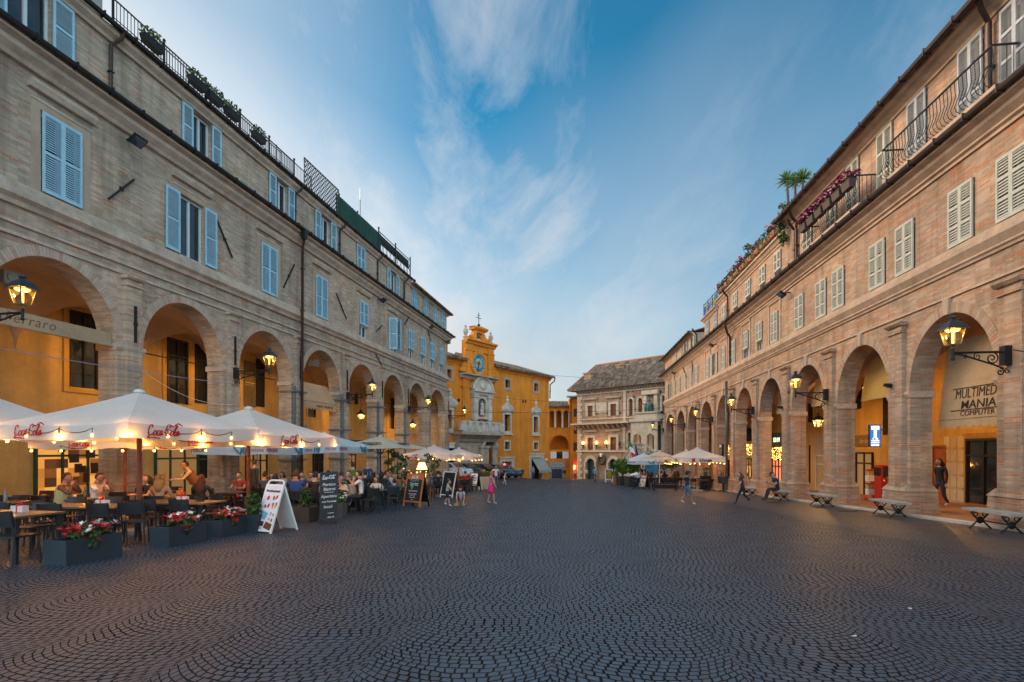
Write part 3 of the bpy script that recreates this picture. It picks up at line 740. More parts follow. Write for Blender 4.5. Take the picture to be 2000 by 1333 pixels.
mb = MB(); s = rs(148); x = SGL*s; y = -RL+.03; gb = LF.g(s,-RL)+.1   # arched green fascia over the first shop
pts = [(x+1.75*cos(pi*k/14), y, gb+2.75+.6*sin(pi*k/14)) for k in range(15)]
mb.prism(pts, (0,.1,0)); fa = mb.build('shop_fascia', M_GFRAME, LR)
mb = MB(); mb.tube([(x+1.65*cos(pi*k/20), y+.12, gb+2.8+.5*sin(pi*k/20)) for k in range(21)], .035, 5); mb.build('gold_edge', mat('gold_paint',(.55,.36,.08),.5), fa)
text('A CAFFE', .34, mat('gold_paint',(.55,.36,.08)), frame((x,y+.105,gb+2.98),(-1,0,0),(0,0,1)), fa)
mb = MB(); s = rs(694); x = SGL*s; gb = LF.g(s,-RL)+.1; mb.bx(x-1.3,x+1.3,-RL+.02,-RL+.12,gb+2.7,gb+3.7); fs = mb.build('shop_fascia', mat('dark_fascia',(.03,.028,.022),.5), LR)
text('Caffe Bar', .62, emat('sign_yellow_glow',(1,.8,.2),1.5), frame((x,-RL+.13,gb+3.15),(-1,0,0),(0,0,1)), fs, shear=.2)
# tiny framed pictures on the lit wall of the first shop
for k in range(9):
    s = rs(116+k*8); gb = LF.g(s,-RL); mb = MB(); a, b = .12+.08*rnd.random(), .12+.1*rnd.random(); z = gb+1.0+1.5*rnd.random()
    mb.bx(SGL*s-a,SGL*s+a,-RL+.105,-RL+.13,z-b,z+b); mb.build('picture', mat('picture_dark',(.05,.03,.02),.6), LR)
# retractable awnings hung in two arches
def awning(root, F, s, wd, ytop, ybot, ztop, zbot, val, M, scallop=True, name='awning'):
    x = F.sg*s; h = wd/2; mb = MB(); n = 14
    mb.add([(x-h,ytop,ztop),(x+h,ytop,ztop),(x+h,ybot,zbot),(x-h,ybot,zbot)],[(0,1,2,3)])
    if val:
        for k in range(n):
            a, b = x-h+wd*k/n, x-h+wd*(k+1)/n; m_ = 5
            top = [(a,ybot+.01,zbot),(b,ybot+.01,zbot)]
            low = [(b+(a-b)*j/m_, ybot+.015, zbot-val*(.72+.28*(sin(pi*j/m_) if scallop else 1))) for j in range(m_+1)]
            mb.add(top+low,[tuple(range(len(top)+len(low)))])
    mb.tube([(x-h,ybot,zbot),(x+h,ybot,zbot)], .03, 6)
    return mb.build(name, M, root)
M_AWN = mat('tan_canvas', (.47,.37,.24), .9, var=.12, scale=1.2, bump=.2, transl=.25)
M_AWY = mat('yellow_canvas', (.50,.36,.12), .9, var=.1, scale=1.2, bump=.2, transl=.25)
c = 15.73; 
mb = MB(); mb.bx(SGL*c-1.87,SGL*c+1.87,-.16,-.12,3.34,3.76); mb.tube([(SGL*c-1.87,-.1,3.34),(SGL*c+1.87,-.1,3.34)],.035,6); mb.bx(SGL*c-1.87,SGL*c+1.87,-.7,-.16,3.73,3.76); AW1 = mb.build('awning', M_AWN, LR)
text('Ferraro', .38, mat('faded_brown_ink',(.16,.11,.07),.8), frame((SGL*15.15,-.117,3.56),(-1,0,0),(0,0,1)), AW1, shear=.25, spacing=1.15)
c = 30.23; AW2 = awning(LR, LF, c, 3.5, -.75, -.15, 3.7, 2.62, .45, M_AWN)
text('mapini  moderne', .26, M_TXTB, frame((SGL*30.7,-.125,2.42),(-1,0,0),(0,0,1)), AW2, shear=.15)
for c_, zz in ((15.0,4.75),(30.6,4.85),(45.4,4.9)):   # small round-faced speakers under the arches
    mb = MB(); x = SGL*c_; mb.box((x,-.75,zz),(.42,.42,.34)); mb.prism([(x+.14*cos(2*pi*k/12),-.54,zz+.14*sin(2*pi*k/12)) for k in range(12)],(0,.03,0)); o = mb.build('speaker_box', mat('grey_green_plastic',(.2,.21,.17),.6), LR)

# roof terraces: railings, plant boxes, lattice, green screen, mast (each a thing of its own)
def lp(s, n, z): return LF.w(s, n, z)
def railing(name, label, F, s0, s1, n, z0, z1, M, step=.13, rails=(0,1), knobs=True, mid=.35, cat='railing', post=2.2, group=None):
    t = thing(name, label, cat, F.w((s0+s1)/2,n,z0), F.rz, group); L = abs(s1-s0)/2; h = z1-z0
    mb = MB(); mb.tube([(-L,0,h),(L,0,h)], .028, 6); mb.tube([(-L,0,.1),(L,0,.1)], .02, 5)
    if mid: mb.tube([(-L,0,h*mid),(L,0,h*mid)], .016, 5)
    mb.build('rail', M, t)
    k = int(2*L/step); mb = MB()
    for i in range(k+1): x = -L+2*L*i/k; mb.bar((x,0,.1),(x,0,h),.016)
    mb.build('bars', M, t)
    k = max(1,round(2*L/post))
    for i in range(k+1):
        x = -L+2*L*i/k; mb = MB(); mb.bar((x,0,-.05),(x,0,h+.08),.055)
        if knobs: mb.ball((x,0,h+.14),.06,8,5)
        mb.build('post', M, t)
    return t
railing('terrace_railing','thin black terrace railing with flower boxes along the near end of the left roof',LF,17.4,27.3,.15,13.44,14.35,M_DARK)
railing('terrace_railing','tall grey railing standing farther back behind the flower boxes on the left roof',LF,20.4,28.4,-1.3,13.42,15.55,mat('grey_iron',(.16,.17,.18),.5,.3),knobs=False,mid=0)
railing('terrace_railing','second thin grey railing up to the lattice panel on the left roof',LF,27.4,30.6,-.9,13.42,15.3,mat('grey_iron',(.16,.17,.18)),knobs=False,mid=0)
railing('terrace_railing','short black railing between lattice panel and green screen on the left roof',LF,31.9,34.2,.1,13.42,14.75,M_DARK)
t = thing('scroll_railing','black wrought iron railing with scrolls above the far end of the left terrace','railing',lp(40.1,.15,13.42),LF.rz); mb = MB(); L = 2.9
mb.tube([(-L,0,1.45),(L,0,1.45)],.03); mb.tube([(-L,0,.1),(L,0,.1)],.025); mb.build('rail', M_DARK, t); mb = MB()
for i in range(9):
    x = -L+.33+i*.64
    for sx in (-1,1): mb.tube([(x+sx*(.04+.22*sin(k*.45)),0,.15+.09*k) for k in range(11)],.018,5)
    mb.tube([(x+.14*cos(2*pi*k/10),0,.95+.14*sin(2*pi*k/10)) for k in range(10)],.016,5,closed=True)
mb.build('scrollwork', M_DARK, t)
for x in (-L,0,L): mb = MB(); mb.bar((x,0,-.05),(x,0,1.6),.07); mb.ball((x,0,1.67),.07,8,5); mb.build('post', M_DARK, t)
mb = MB(); mb.bx(-L+.1,L-.1,-.12,-.09,.75,1.4); mb.build('privacy_cloth', mat('dark_cloth',(.02,.03,.035),.9), t)
def lattice(name,label,s0,s1,n,z0,z1,M):
    t = thing(name,label,'lattice panel',lp((s0+s1)/2,n,z0),LF.rz); L = abs(s1-s0)/2; h = z1-z0; mb = MB()
    mb.tube([(-L,0,0),(L,0,0),(L,0,h),(-L,0,h)],.035,5,closed=True); mb.build('frame',M,t); mb = MB()
    k = -h
    while k < 2*L:
        for f in (0,1):
            a0, a1 = max(k,0), min(k+h,2*L)
            if a1 > a0:
                p = [(-L+a0,0,a0-k),(-L+a1,0,a1-k)]
                if f: p = [(-q[0],.02,q[2]) for q in p]
                mb.bar(*p,.03)
        k += .26
    mb.build('lattice', M, t); return t
lattice('lattice_panel','dark criss-cross lattice panel on the left roof terrace next to the grey railings',28.6,32.2,-.1,13.9,15.3,M_DARK)
lattice('lattice_panel','small leafy lattice panel rising behind the green screen under the mast',36.4,38.6,-1.2,14.2,15.9,mat('rusty_brown_iron',(.06,.045,.035),.7))
t = thing('green_screen','long dark green ribbed screen fence on the left roof terrace','screen fence',lp(34.6,.12,13.42),LF.rz); mb = MB(); L = 3.0
for i in range(60): x = -L+2*L*i/60; mb.bx(x+.01,x+2*L/60-.01,-.02+.02*(i%2),.02+.02*(i%2),0,1.35)
mb.build('slats', mat('screen_green',(.012,.06,.04),.7,var=.3,scale=2), t)
for x in (-L,-1,1,L): mb = MB(); mb.bar((x,-.04,-.02),(x,-.04,1.42),.05); mb.build('post', M_DARK, t)
t = thing('antenna_mast','thin antenna mast standing on the left roof','antenna',lp(37.6,-1.4,13.4),LF.rz); mb = MB(); mb.tube([(0,0,0),(0,0,3.9)],.03); mb.build('mast', mat('grey_iron',(.2,.2,.2)), t); mb = MB(); mb.tube([(0,0,3.9),(0,0,4.7)],.05); mb.build('tip', M_WHITE, t)
# leafy clumps
def clump(mb, c, r, n, size, flat=.0, mats=(0,), seed=None):
    R = random.Random(seed if seed is not None else rnd.random())
    for _ in range(n):
        while True:
            p = V((R.uniform(-1,1),R.uniform(-1,1),R.uniform(-1,1)))
            if p.length <= 1: break
        p = V((p.x*r[0],p.y*r[1],p.z*r[2]))+V(c)
        a = V((R.gauss(0,1),R.gauss(0,1),R.gauss(0,.7))).normalized(); b = a.orthogonal().normalized()
        b = Matrix.Rotation(R.uniform(0,6.28),3,a) @ b; q = a.cross(b); k = size*R.uniform(.6,1.35)
        mb.m = R.choice(mats)
        mb.add([p-b*k*.45, p+q*k*.9-b*k*0, p+b*k*.45, p-q*k*.9],[(0,1,2,3)])
    return mb
def flowers(mb, c, r, n, size, mats, seed):
    R = random.Random(seed)
    for _ in range(n):
        p = V((R.uniform(-1,1)*r[0],R.uniform(-1,1)*r[1],R.uniform(-.2,1)*r[2]))+V(c); mb.m = R.choice(mats); k = size*R.uniform(.7,1.2)
        up = V((R.gauss(0,.5),R.gauss(0,.5),1)).normalized(); a = up.orthogonal().normalized(); b = up.cross(a)
        for j in range(5):
            t0 = 2*pi*j/5; d = a*cos(t0)+b*sin(t0); e = up.cross(d)
            mb.add([p, p+d*k*.6+e*k*.38+up*k*.1, p+d*k+up*k*.25, p+d*k*.6-e*k*.38+up*k*.1],[(0,1,2,3)])
    return mb
boxes = [(300,88,'bushy'),(388,160,'sparse'),(421,190,'round'),(455,218,'thin'),(507,263,'trailing')]
for i,(px_,py_,ad) in enumerate(boxes):
    s = LF.s_at(px_,.35); t = thing('flower_box', ('dark flower box with %s plants on the left terrace railing, ' % ad)+('nearest the grey penthouse','second along the railing','middle one of the five','fourth along the railing','farthest, before the lattice')[i],'flower box',lp(s,.3,13.85),LF.rz,'flower boxes on the left terrace railing')
    mb = MB(); mb.tbx((0,0,-.12),(.7,.2),(0,0,.12),(.8,.28)); mb.build('box', M_DARK, t)
    mb = MB(); clump(mb,(0,0,.25),(.5,.25,.22),150,.07,mats=(0,1),seed=i); mb.build('plants',[M_GREEND,M_GREEN],t)
# ================================================================ RIGHT: rosy brick palace over an arcade
PR = [3.7,8.3,12.95,17.55,22.18,26.7,31.2,35.6,40.3,45.3,50.2,55.6,61.9]
RRt = thing('arcaded_palace', 'rosy brick palace with arches and narrow shuttered windows, red flowers along its roof terrace', 'building', (RF.P0.x,RF.P0.y,CE), RF.rz)
WR = [(8.6,'c'),(10.4,'c'),(13.0,'c'),(14.72,'c'),(17.2,'c'),(18.76,'c'),(21.5,'c'),(23.0,'c'),(25.2,'c'),(28.3,'c'),(30.6,'f'),(33.0,'f'),(35.55,'c'),(37.8,'c'),(40.3,'o'),(42.3,'c'),(46.0,'c'),(48.3,'c'),(50.8,'c'),(53.5,'c'),(56.0,'c'),(59.0,'o')]
WTR = [(10.6,8.8,10.8,'c',1),(12.9,8.8,10.8,'c',1),(14.36,8.7,10.85,'c',1),(16.6,8.7,10.85,'c',1),(18.3,8.7,10.85,'c',0),(20.4,8.7,10.85,'c',0),(22.1,8.7,10.7,'c',0),(24.3,8.7,10.7,'c',0),
  (27.86,8.75,10.2,'f',0),(30.1,8.75,10.2,'f',0),(32.55,8.75,10.2,'f',0),(35.1,8.75,10.2,'f',0),(37.7,8.75,10.1,'c',0),(39.9,8.75,10.1,'c',1),(42.3,8.75,10.1,'c',1),
  (47.7,8.75,9.9,'o',0),(50.45,8.75,9.9,'o',0),(52.6,8.75,9.9,'c',0),(55.2,8.75,9.9,'c',0)]
hol = [(s-.46,s+.46,5.62,7.2) for s,_ in WR]+[(s-.44,s+.44,a,b) for s,a,b,_,_ in WTR if s < 44]
arcade(RRt, RF, PR, 1.12, .65, 5.3, 1.84, 1.99, 4.24, M_BRR, M_VR, M_TRR, M_OCR, .72, .13, 4.08, M_FLR, hol, 8.5, 1.0)
ST = {'c':'closed','f':'flap','o':'open','a':'ajar'}
for s, st in WR: window(RRt, RF, s, 5.62, .92, 1.58, ST[st], M_SHUC, mids=2)
for s in (28.3,33.0,37.8,42.3,59.0):
    mb = MB(); 
    for sx in (-1,1): mb.bx(s+sx*.8-.06,s+sx*.8+.06,-.01,.05,5.6,7.75)
    mb.mould(s-.9,s+.9,[(0,7.7),(.06,7.7),(.1,7.8),(0,7.82)]); mb.build('window_surround', M_TRR, RRt)
cornice(RRt, RF, PR[0], PR[-1], [[(0,4.26),(.05,4.26),(.05,4.32),(0,4.32)],
    [(0,4.93),(.05,4.93),(.07,4.99),(.12,5.03),(.12,5.08),(.2,5.2),(.24,5.26),(.24,5.38),(.17,5.40),(.17,5.5),(.1,5.52),(.1,5.57),(0,5.6)]], M_TRR, 'string_course')
for i in range(len(PR)-1):
    c = (PR[i]+PR[i+1])/2; mb = MB(); mb.tbx((c,.04,3.80),(.2,.1),(c,.04,4.25),(.27,.1)); mb.build('keystone', M_VR[0], RRt)
    mb = MB(); mb.tube([(PR[i]+.75,-1.0,2.0),(PR[i+1]-.75,-1.0,2.0)], .022, 6); mb.build('tie_rod', M_DARK, RRt)
cornice(RRt, RF, PR[0], PR[-1]+.3, [[(0,7.86),(.06,7.86),(.06,7.94),(.14,7.98),(.14,8.04),(.3,8.16),(.34,8.24),(.52,8.3),(.52,8.38),(0,8.42)]], M_TRR)
gutter(RRt, RF, PR[0], PR[-1]+.4, 8.44, .62, mat('brown_gutter',(.06,.04,.035),.45,.5))
roofstrip(RRt, RF, PR[0], PR[-1]+.3, [(.6,8.42),(0,8.62),(0,8.5),(.55,8.38)], M_TILER, 'pent_roof')
UP = MB()
for a, b, zt in ((3.7,26.3,11.15),(26.3,39.2,10.75),(39.2,43.4,10.45)):
    UP.wall(a,b,8.5,zt,[h for h in hol if a < h[0] < b and h[2] > 8],0,.28); UP.bx(a+.005,b-.005,-9,-.3,8.5,zt-.01)
    for q in (a,b): UP.quad((q,0,8.5),(q,-9,8.5),(q,-9,zt),(q,0,zt))
UP.wall(47.0,61.9,8.5,10.2,[(s-.44,s+.44,a,b) for s,a,b,_,_ in WTR if s > 44],0,.28); UP.bx(47.01,61.88,-9,-.3,8.5,10.19); UP.quad((47,0,8.5),(47,-9,8.5),(47,-9,10.2),(47,0,10.2)); UP.quad((61.9,0,8.5),(61.9,-9,8.5),(61.9,-9,10.2),(61.9,0,10.2))
UP.build('upper_wall', M_BRR, RRt)
mb = MB(); mb.quad((43.4,-.02,8.5),(43.4,-8,8.5),(43.4,-8,10.2),(43.4,-.02,10.2)); mb.bx(43.41,46.99,-8,-2.5,8.5,9.9); mb.build('grey_gable', plaster('grey_gable_render',(.30,.29,.29)), RRt)
for s,a,b,st,gy in WTR: window(RRt, RF, s, a, .88, b-a, ST[st], M_SHUG if gy else M_SHUC, mids=2 if b-a > 1.6 else 1)
cornice(RRt, RF, 3.7, 26.5, [[(0,10.88),(.06,10.88),(.08,10.95),(.2,11.02),(.3,11.12),(.42,11.16),(.42,11.22),(0,11.24)]], M_TRR, 'upper_cornice')
cornice(RRt, RF, 26.3, 39.3, [[(0,10.42),(.05,10.42),(.05,10.5),(.12,10.54),(.2,10.66),(.3,10.70),(.3,10.78),(-.4,10.8)]], M_TRR, 'upper_cornice')
cornice(RRt, RF, 39.2, 43.6, [[(0,10.2),(.06,10.2),(.18,10.34),(.3,10.40),(.3,10.46),(-.4,10.48)]], M_TRR, 'upper_cornice')
cornice(RRt, RF, 46.9, 62.1, [[(0,9.98),(.06,9.98),(.2,10.12),(.36,10.18),(.36,10.24),(0,10.26)]], M_TRR, 'upper_cornice')
roofstrip(RRt, RF, 3.7, 26.5, [(.55,11.2),(-5,13.1),(-5,12.9),(.5,11.15)], M_TILER)
roofstrip(RRt, RF, 46.8, 62.2, [(.48,10.22),(-4,11.6),(-4,11.4),(.45,10.18)], M_TILER)
gutter(RRt, RF, 3.7, 26.6, 11.2, .64, MATS['brown_gutter']); gutter(RRt, RF, 46.8, 62.3, 10.22, .55, M_GUT)
for px_, nn, z1, z0 in ((1933,.1,11.0,8.5),(1556,.1,10.9,8.5),(1553,.1,10.6,8.5),(1421.5,.1,10.6,8.5),(1361,.1,10.0,8.5)):
    s = RF.s_at(px_,nn); pipe(RRt, [(s-.2,.5,z1+.2),(s-.15,.4,z1),(s,.12,z1-.25),(s,.1,z0)], .065, M_PIPE)
s = RF.s_at(1423,.2); pipe(RRt, [(s-.7,.62,8.4),(s-.7,.6,8.1),(s-.1,.3,7.75),(s,.1,7.5),(s,.1,5.6)], .075, M_PIPE)
s = RF.s_at(1421,.3); pipe(RRt, [(s+.3,.3,4.6),(s+.3,.3,2.6),(s,.34,2.4),(s,.34,.3),(s+.25,.3,-.3),(s+.25,.3,RF.g(36)+.1)], .085, mat('grey_pipe',(.09,.10,.10),.45,.4))
for a, b in (((1341,738),(1333,716)),((1353,725),(1351,703)),((1316,744),(1319,728)),((1534,786),(1541,765))): bar_px(a,b,.07,.05,RF,RRt)
for s in (17.75,26.95):
    mb = MB(); mb.box((s,.12,2.1),(.12,.24,.12)); mb.box((s-.05,.28,2.12),(.1,.2,.1)); mb.build('camera_box', M_DARK, RRt)
# inside the right arcade
RR_ = 5.3
def q(x): return RF.s_at(x,-RR_)
def qh(y,s): return RF.h_at(y,s,-RR_)
def rbox(name, xa, xb, ya, yb, M, t=.06, n=-RR_, parent=None):
    sa, sb = sorted((RF.s_at(xa,n),RF.s_at(xb,n))); sm_ = (sa+sb)/2; mb = MB(); mb.bx(sa,sb,n,n+t,RF.h_at(max(ya,yb),sm_,n),RF.h_at(min(ya,yb),sm_,n))
    return mb.build(name, M, parent or RRt)
def gfl(s): return RF.g(s,-RR_)+.1
rear_open(RRt, RF, RR_, q(1925), gfl(q(1925)), gfl(q(1925))+2.55, 1.9, M_DARK, M_GLASS, surround=plaster('tan_marble',(.36,.22,.10)), mull=2)
rbox('stone_cladding',1846,1886,852,984,mat('banded_cladding',(.42,.33,.22),.6,var=.1),.05)
mb = MB(); s0, s1 = sorted((q(1846),q(1886))); z0 = gfl(s0); k = 0
while z0+.02+.55*k < z0+2.3:
    for j in range(3): mb.bx(s0+(s1-s0)*(j+.08)/3,s0+(s1-s0)*(j+.92)/3,-RR_+.05,-RR_+.065,z0+.05+.55*k,z0+.5+.55*k)
    k += 1
mb.build('cladding_panels', mat('pale_cladding',(.50,.41,.29),.6,var=.1), RRt)
s = q(1836); rear_open(RRt, RF, RR_, s, gfl(s), gfl(s)+2.4, .95, mat('orange_door_wood',(.26,.07,.02),.5,var=.2), mat('orange_door_panel',(.30,.085,.025),.5,var=.2), mull=1)
s = q(1690); rear_open(RRt, RF, RR_, s, gfl(s), gfl(s)+2.3, 1.7, M_DARK, M_SHOPD, mull=2)
fs = rbox('shop_fascia',1672,1712,850,872,mat('brass_fascia',(.20,.12,.035),.5),.08); s = q(1692); text('Bar Loni', .3, mat('gold_paint',(.55,.36,.08)), frame((s,-RR_+.085,qh(862,s)),(-1,0,0),(0,0,1)), fs, shear=.3)
s = q(1605); rear_open(RRt, RF, RR_, s, gfl(s), gfl(s)+2.3, 1.3, M_STONE, M_SHOPD, mull=1); rbox('surround',1592,1616,852,952,mat('rose_stone',(.38,.27,.19),.7),.03)
for xa,xb,ya,yb in ((1579,1587,770,825),(1580,1583,870,945),(1664,1683,700,800),(1725,1734,760,850)): rbox('dark_recess',xa,xb,ya,yb,M_BLACK,.02)
fs = rbox('shop_fascia',1505,1533,846,872,mat('dark_fascia',(.03,.028,.022)),.1); s = q(1519); text('130 IM', .5, emat('white_sign_glow',(.8,1,.6),1.0), frame((s,-RR_+.11,qh(860,s)),(-1,0,0),(0,0,1)), fs)
M_REDW = emat('red_shop_light',(1,.10,.02),.35)
s = q(1519); rear_open(RRt, RF, RR_, s, gfl(s), gfl(s)+2.2, 2.0, M_DARK, M_REDW, mull=3)
s = q(1466); rear_open(RRt, RF, RR_, s, gfl(s), gfl(s)+2.4, 2.0, M_DARK, M_SHOPW, mull=3); rbox('dark_recess',1457,1474,836,862,M_BLACK,.05)
s = q(1425); rear_open(RRt, RF, RR_, s, gfl(s), gfl(s)+2.4, 2.0, M_DARK, M_BLACK, mull=3)
def fairy(label, xs_, n, ytop, ybot, cnt):
    a, b = sorted((RF.s_at(xs_[0],n),RF.s_at(xs_[1],n))); c = (a+b)/2; zt = RF.h_at(ytop,c,n); zb = RF.h_at(ybot,c,n)
    t = thing('fairy_lights', label, 'fairy lights', RF.w(c,n,zt), RF.rz, 'curtains of fairy lights'); k = 9; mb = MB(); mb.tube([(-(b-a)/2,0,0),((b-a)/2,0,0)],.012,4)
    for i in range(k): x = (a-b)/2+(b-a)*(i+.5)/k; mb.tube([(x,0,0),(x,0,(zb-zt)*(.6+.4*((i*7)%5)/4))],.006,3)
    mb.build('wire', M_DARK, t); mb = MB()
    for i in range(cnt): mb.ball(((a-b)/2+(b-a)*rnd.random(),rnd.uniform(-.03,.03),(zb-zt)*rnd.random()**1.3),.022,5,3)
    struct(mb.build('bulbs', emat('fairy_glow',(1,.45,.08),5), t),'stuff')
fairy('amber fairy lights above the red-lit shop behind the seated man', (1508,1533), -4.6, 874, 899, 120)
fairy('amber fairy lights in the arch left of the pipe-side pier, over a glowing shop', (1457,1474), -4.6, 868, 890, 110)
fairy('amber fairy lights glimpsed right behind the tall grey drainpipe', (1416,1436), -4.6, 868, 890, 110)
# canvases hung inside the arches
def canvas(c, hw, n, ztop, yb, M, val=0, side=1):
    zb = RF.h_at(yb, c, n); mb = MB(); K = 10
    mb.add([(c-hw,n-.25,ztop),(c+hw,n-.25,ztop),(c+hw,n,zb),(c-hw,n,zb)],[(0,1,2,3)])
    if val:
        w2 = 2*hw; m_ = 5
        for k in range(K+2):
            a, b = c-hw+w2*k/(K+2), c-hw+w2*(k+1)/(K+2)
            mb.add([(a,n+.01,zb),(b,n+.01,zb)]+[(b+(a-b)*j/m_,n+.015,zb-val*(.7+.3*sin(pi*j/m_))) for j in range(m_+1)],[tuple(range(m_+3))])
        mb.tube([(c-hw,n+.01,zb),(c+hw,n+.01,zb)],.02,5)
    return mb.build('awning', M, RRt), zb
n = -.85; c = 15.25
AW, zb = canvas(c, 1.75, n, 3.3, 815, M_AWN, .28)
def on(o, dx, z, n_=n): return frame((c+dx, n_+.012-.25*(z-zb)/(3.3-zb), z),(-1,0,0),(0,-.25,3.3-zb))
text('MULTIMEDIA', .40, M_TXTB, on(AW,.18,zb+.72), AW, sx=.82); text('MANIA', .34, M_TXTB, on(AW,.18,zb+.39), AW, sx=1.25, bold=.004); text('COMPUTER', .22, M_TXTB, on(AW,.18,zb+.14), AW, sx=1.15)
mb = MB()
for z in (zb+.90,zb+.25): mb.bar(on(AW,1.25,z)@V((0,0,0)),on(AW,-.85,z)@V((0,0,0)),.012,.025)
mb.build('lettering', M_TXTB, AW)
canvas(19.85, 1.72, n, 3.7, 776, M_AWY)
AW, zb = canvas(24.4, 1.66, n, 3.7, 790, M_AWN); text('MA', .5, M_TXTB, frame((23.75,n-.03,zb+.75),(-1,0,0),(0,-.1,1)), AW, bold=.02)
AW, zb = canvas(28.95, 1.6, n, 3.7, 806, M_AWN); text('ca', .6, mat('grey_ink',(.15,.14,.11)), frame((28.35,n-.05,zb+.9),(-1,0,0),(0,-.1,1)), AW, bold=.015)
mb = MB(); mb.ball((28.95,n-.01,zb+.95),(.16,.01,.16),10,6); mb.build('lettering', MATS['grey_ink'], AW)
canvas(33.4, 1.5, -.9, 1.85, 826, M_AWN, .35)
# tobacconist sign box
t = thing('tobacconist_sign','blue lightbox sign with a big white T hanging over the red vending machines','sign',RF.w(RF.s_at(1708,-1.9),-1.9,0),RF.rz)
s = RF.s_at(1708,-1.9); hi, lo = RF.h_at(830,s,-1.9), RF.h_at(873,s,-1.9)
t.location.z = CE+lo; H = hi-lo; w_ = .2
mb = MB(); mb.bx(-.05,.05,-w_-.02,w_+.02,0,H); mb.build('box', M_DARK, t)
TM = lambda y,z: frame((-.056,y,z),(0,1,0) if False else (0,-1,0),(0,0,1))
mb = MB(); mb.bx(-.055,-.05,-w_,w_,.02,H-.02); mb.build('panel', emat('blue_sign_glow',(.02,.22,.75),.3,(.02,.1,.4)), t)
mb = MB(); mb.bx(-.06,-.055,-.15,.15,H-.2,H-.06).bx(-.06,-.055,-.05,.05,H*.42,H-.2); mb.build('letter', emat('white_sign_face',(1,.9,.7),.75), t)
EW = MATS['white_sign_face']
text('0  28', .10, EW, TM(0,H*.36), t, bold=.004); text('TABACCHI', .062, EW, TM(0,H*.27), t, bold=.004); text('VALORI BOLLATI', .042, EW, TM(0,H*.18), t, bold=.003); text('LOTTO', .09, EW, TM(0,H*.07), t, bold=.006)
mb = MB(); mb.bar((0,-w_,H-.2),(0,-w_-1.2,H-.2),.04); mb.build('bracket', M_DARK, t)
# vending machines
s = RF.s_at(1728,-2.6); t = thing('toy_vending_machine','tall red toy vending machine with green stickers against the pier','vending machine',RF.w(s,-2.6,RF.g(s,-2.6)+.09),RF.rz)
M_RP = mat('red_enamel',(.50,.02,.012),.35,var=.08,coat=.3)
mb = MB(); mb.bx(-.25,.25,-.28,.28,0,1.55); mb.build('cabinet',M_RP,t)
for k in range(5): mb = MB(); mb.ball((-.26,-.05+.04*(k%2),.3+.24*k),(.02,.09,.09),8,5); mb.build('sticker',mat('green_sticker',(.12,.35,.03),.5),t)
mb = MB(); mb.bx(-.27,.27,.281,.29,1.1,1.45).bx(-.27,-.26,.0,.2,1.05,1.5); mb.build('display',M_GLASS,t)
for z in (.5,.62,.9): mb = MB(); mb.ball((-.26,.16,z),(.03,.04,.04),8,5); mb.build('knob',M_WHITE,t)
s = RF.s_at(1706,-2.7); t = thing('gumball_stand','four-globe gumball stand with white coin boxes on a red base','vending machine',RF.w(s,-2.7,RF.g(s,-2.7)+.09),RF.rz)
mb = MB(); mb.bx(-.2,.2,-.3,.3,0,.12); mb.tube([(0,0,.1),(0,0,1.4)],.04); mb.build('stand',M_RP,t)
for z in (.25,.85):
    for y in (-.15,.15):
        mb = MB(); mb.bx(-.14,.14,y-.13,y+.13,z,z+.25); b = mb.build('coin_box',M_WHITE,t)
        mb = MB(); mb.tbx((0,y,z+.25),(.2,.2),(0,y,z+.45),(.28,.26)); mb.build('globe',mat('gumball_mix',(.5,.42,.2),.2,var=.8,scale=30),b)
        mb = MB(); mb.bx(-.15,.15,y-.13,y+.13,z+.45,z+.52); mb.build('lid',M_RP,b)
# balconies on the low roof edge, right building
def balcony(label, xa, xb, z0, z1, flowers_=False):
    n1 = .65; sa, sb = RF.s_at(xa,n1), RF.s_at(xb,n1); c = (sa+sb)/2; L = abs(sb-sa)/2; h = z1-z0
    t = thing('balcony_railing', label, 'railing', RF.w(c,0,z0), RF.rz)
    mb = MB(); mb.tube([(-L,0,h),(-L,.62,h),(L,.62,h),(L,0,h)],.03,6); mb.tube([(-L,.1,.05),(-L,.52,.05),(L,.52,.05),(L,.1,.05)],.025,5); mb.build('rail',M_DARK,t)
    mb = MB(); k = int(2*L/.14)
    prof = [(.52,.05),(.66,.12),(.71,.24),(.64,.42),(.59,.6),(.62,h)]
    for i in range(k+1):
        x = -L+2*L*i/k; mb.tube([(x,y,z) for y,z in prof],.011,4,cap=False)
    for x in (-L,L):
        for y in (.15,.3,.45): mb.tube([(x,y,.05),(x,y,h)],.011,4,cap=False)
    mb.build('bars',M_DARK,t); mb = MB(); mb.bx(-L-.05,L+.05,.0,.6,-.12,.04); mb.build('slab',M_TRR,t)
    return t, c, L, h
balcony('long black bellied balcony railing in front of grey shutters, top right',1935,1722,8.62,9.62)
BT, bc, bL, bh = balcony('black bellied balcony railing carrying magenta petunia boxes',1672,1568,8.62,9.62)
for i in range(6):
    x = -bL+bL*2*(i+.5)/6; t = thing('petunia_box','magenta petunia box on the balcony rail, '+('at its far left end','second from the left','left of the rail centre','right of the rail centre','second from the right','at its near right end')[5-i],'flower box',RF.w(bc+x,.72,9.3),RF.rz,'petunia boxes on the right balcony')
    mb = MB(); mb.tbx((0,0,0),(.5,.2),(0,0,.28),(.6,.28)); mb.build('box',mat('brown_box',(.09,.06,.05),.7),t)
    mb = MB(); clump(mb,(0,0,.34),(.36,.2,.1),60,.07,mats=(0,),seed=i); mb.m = 1; flowers(mb,(0,.05,.4),(.40,.24,.16),110,.06,(1,),i+50); mb.build('flowers',[M_GREEND,M_MAG],t)
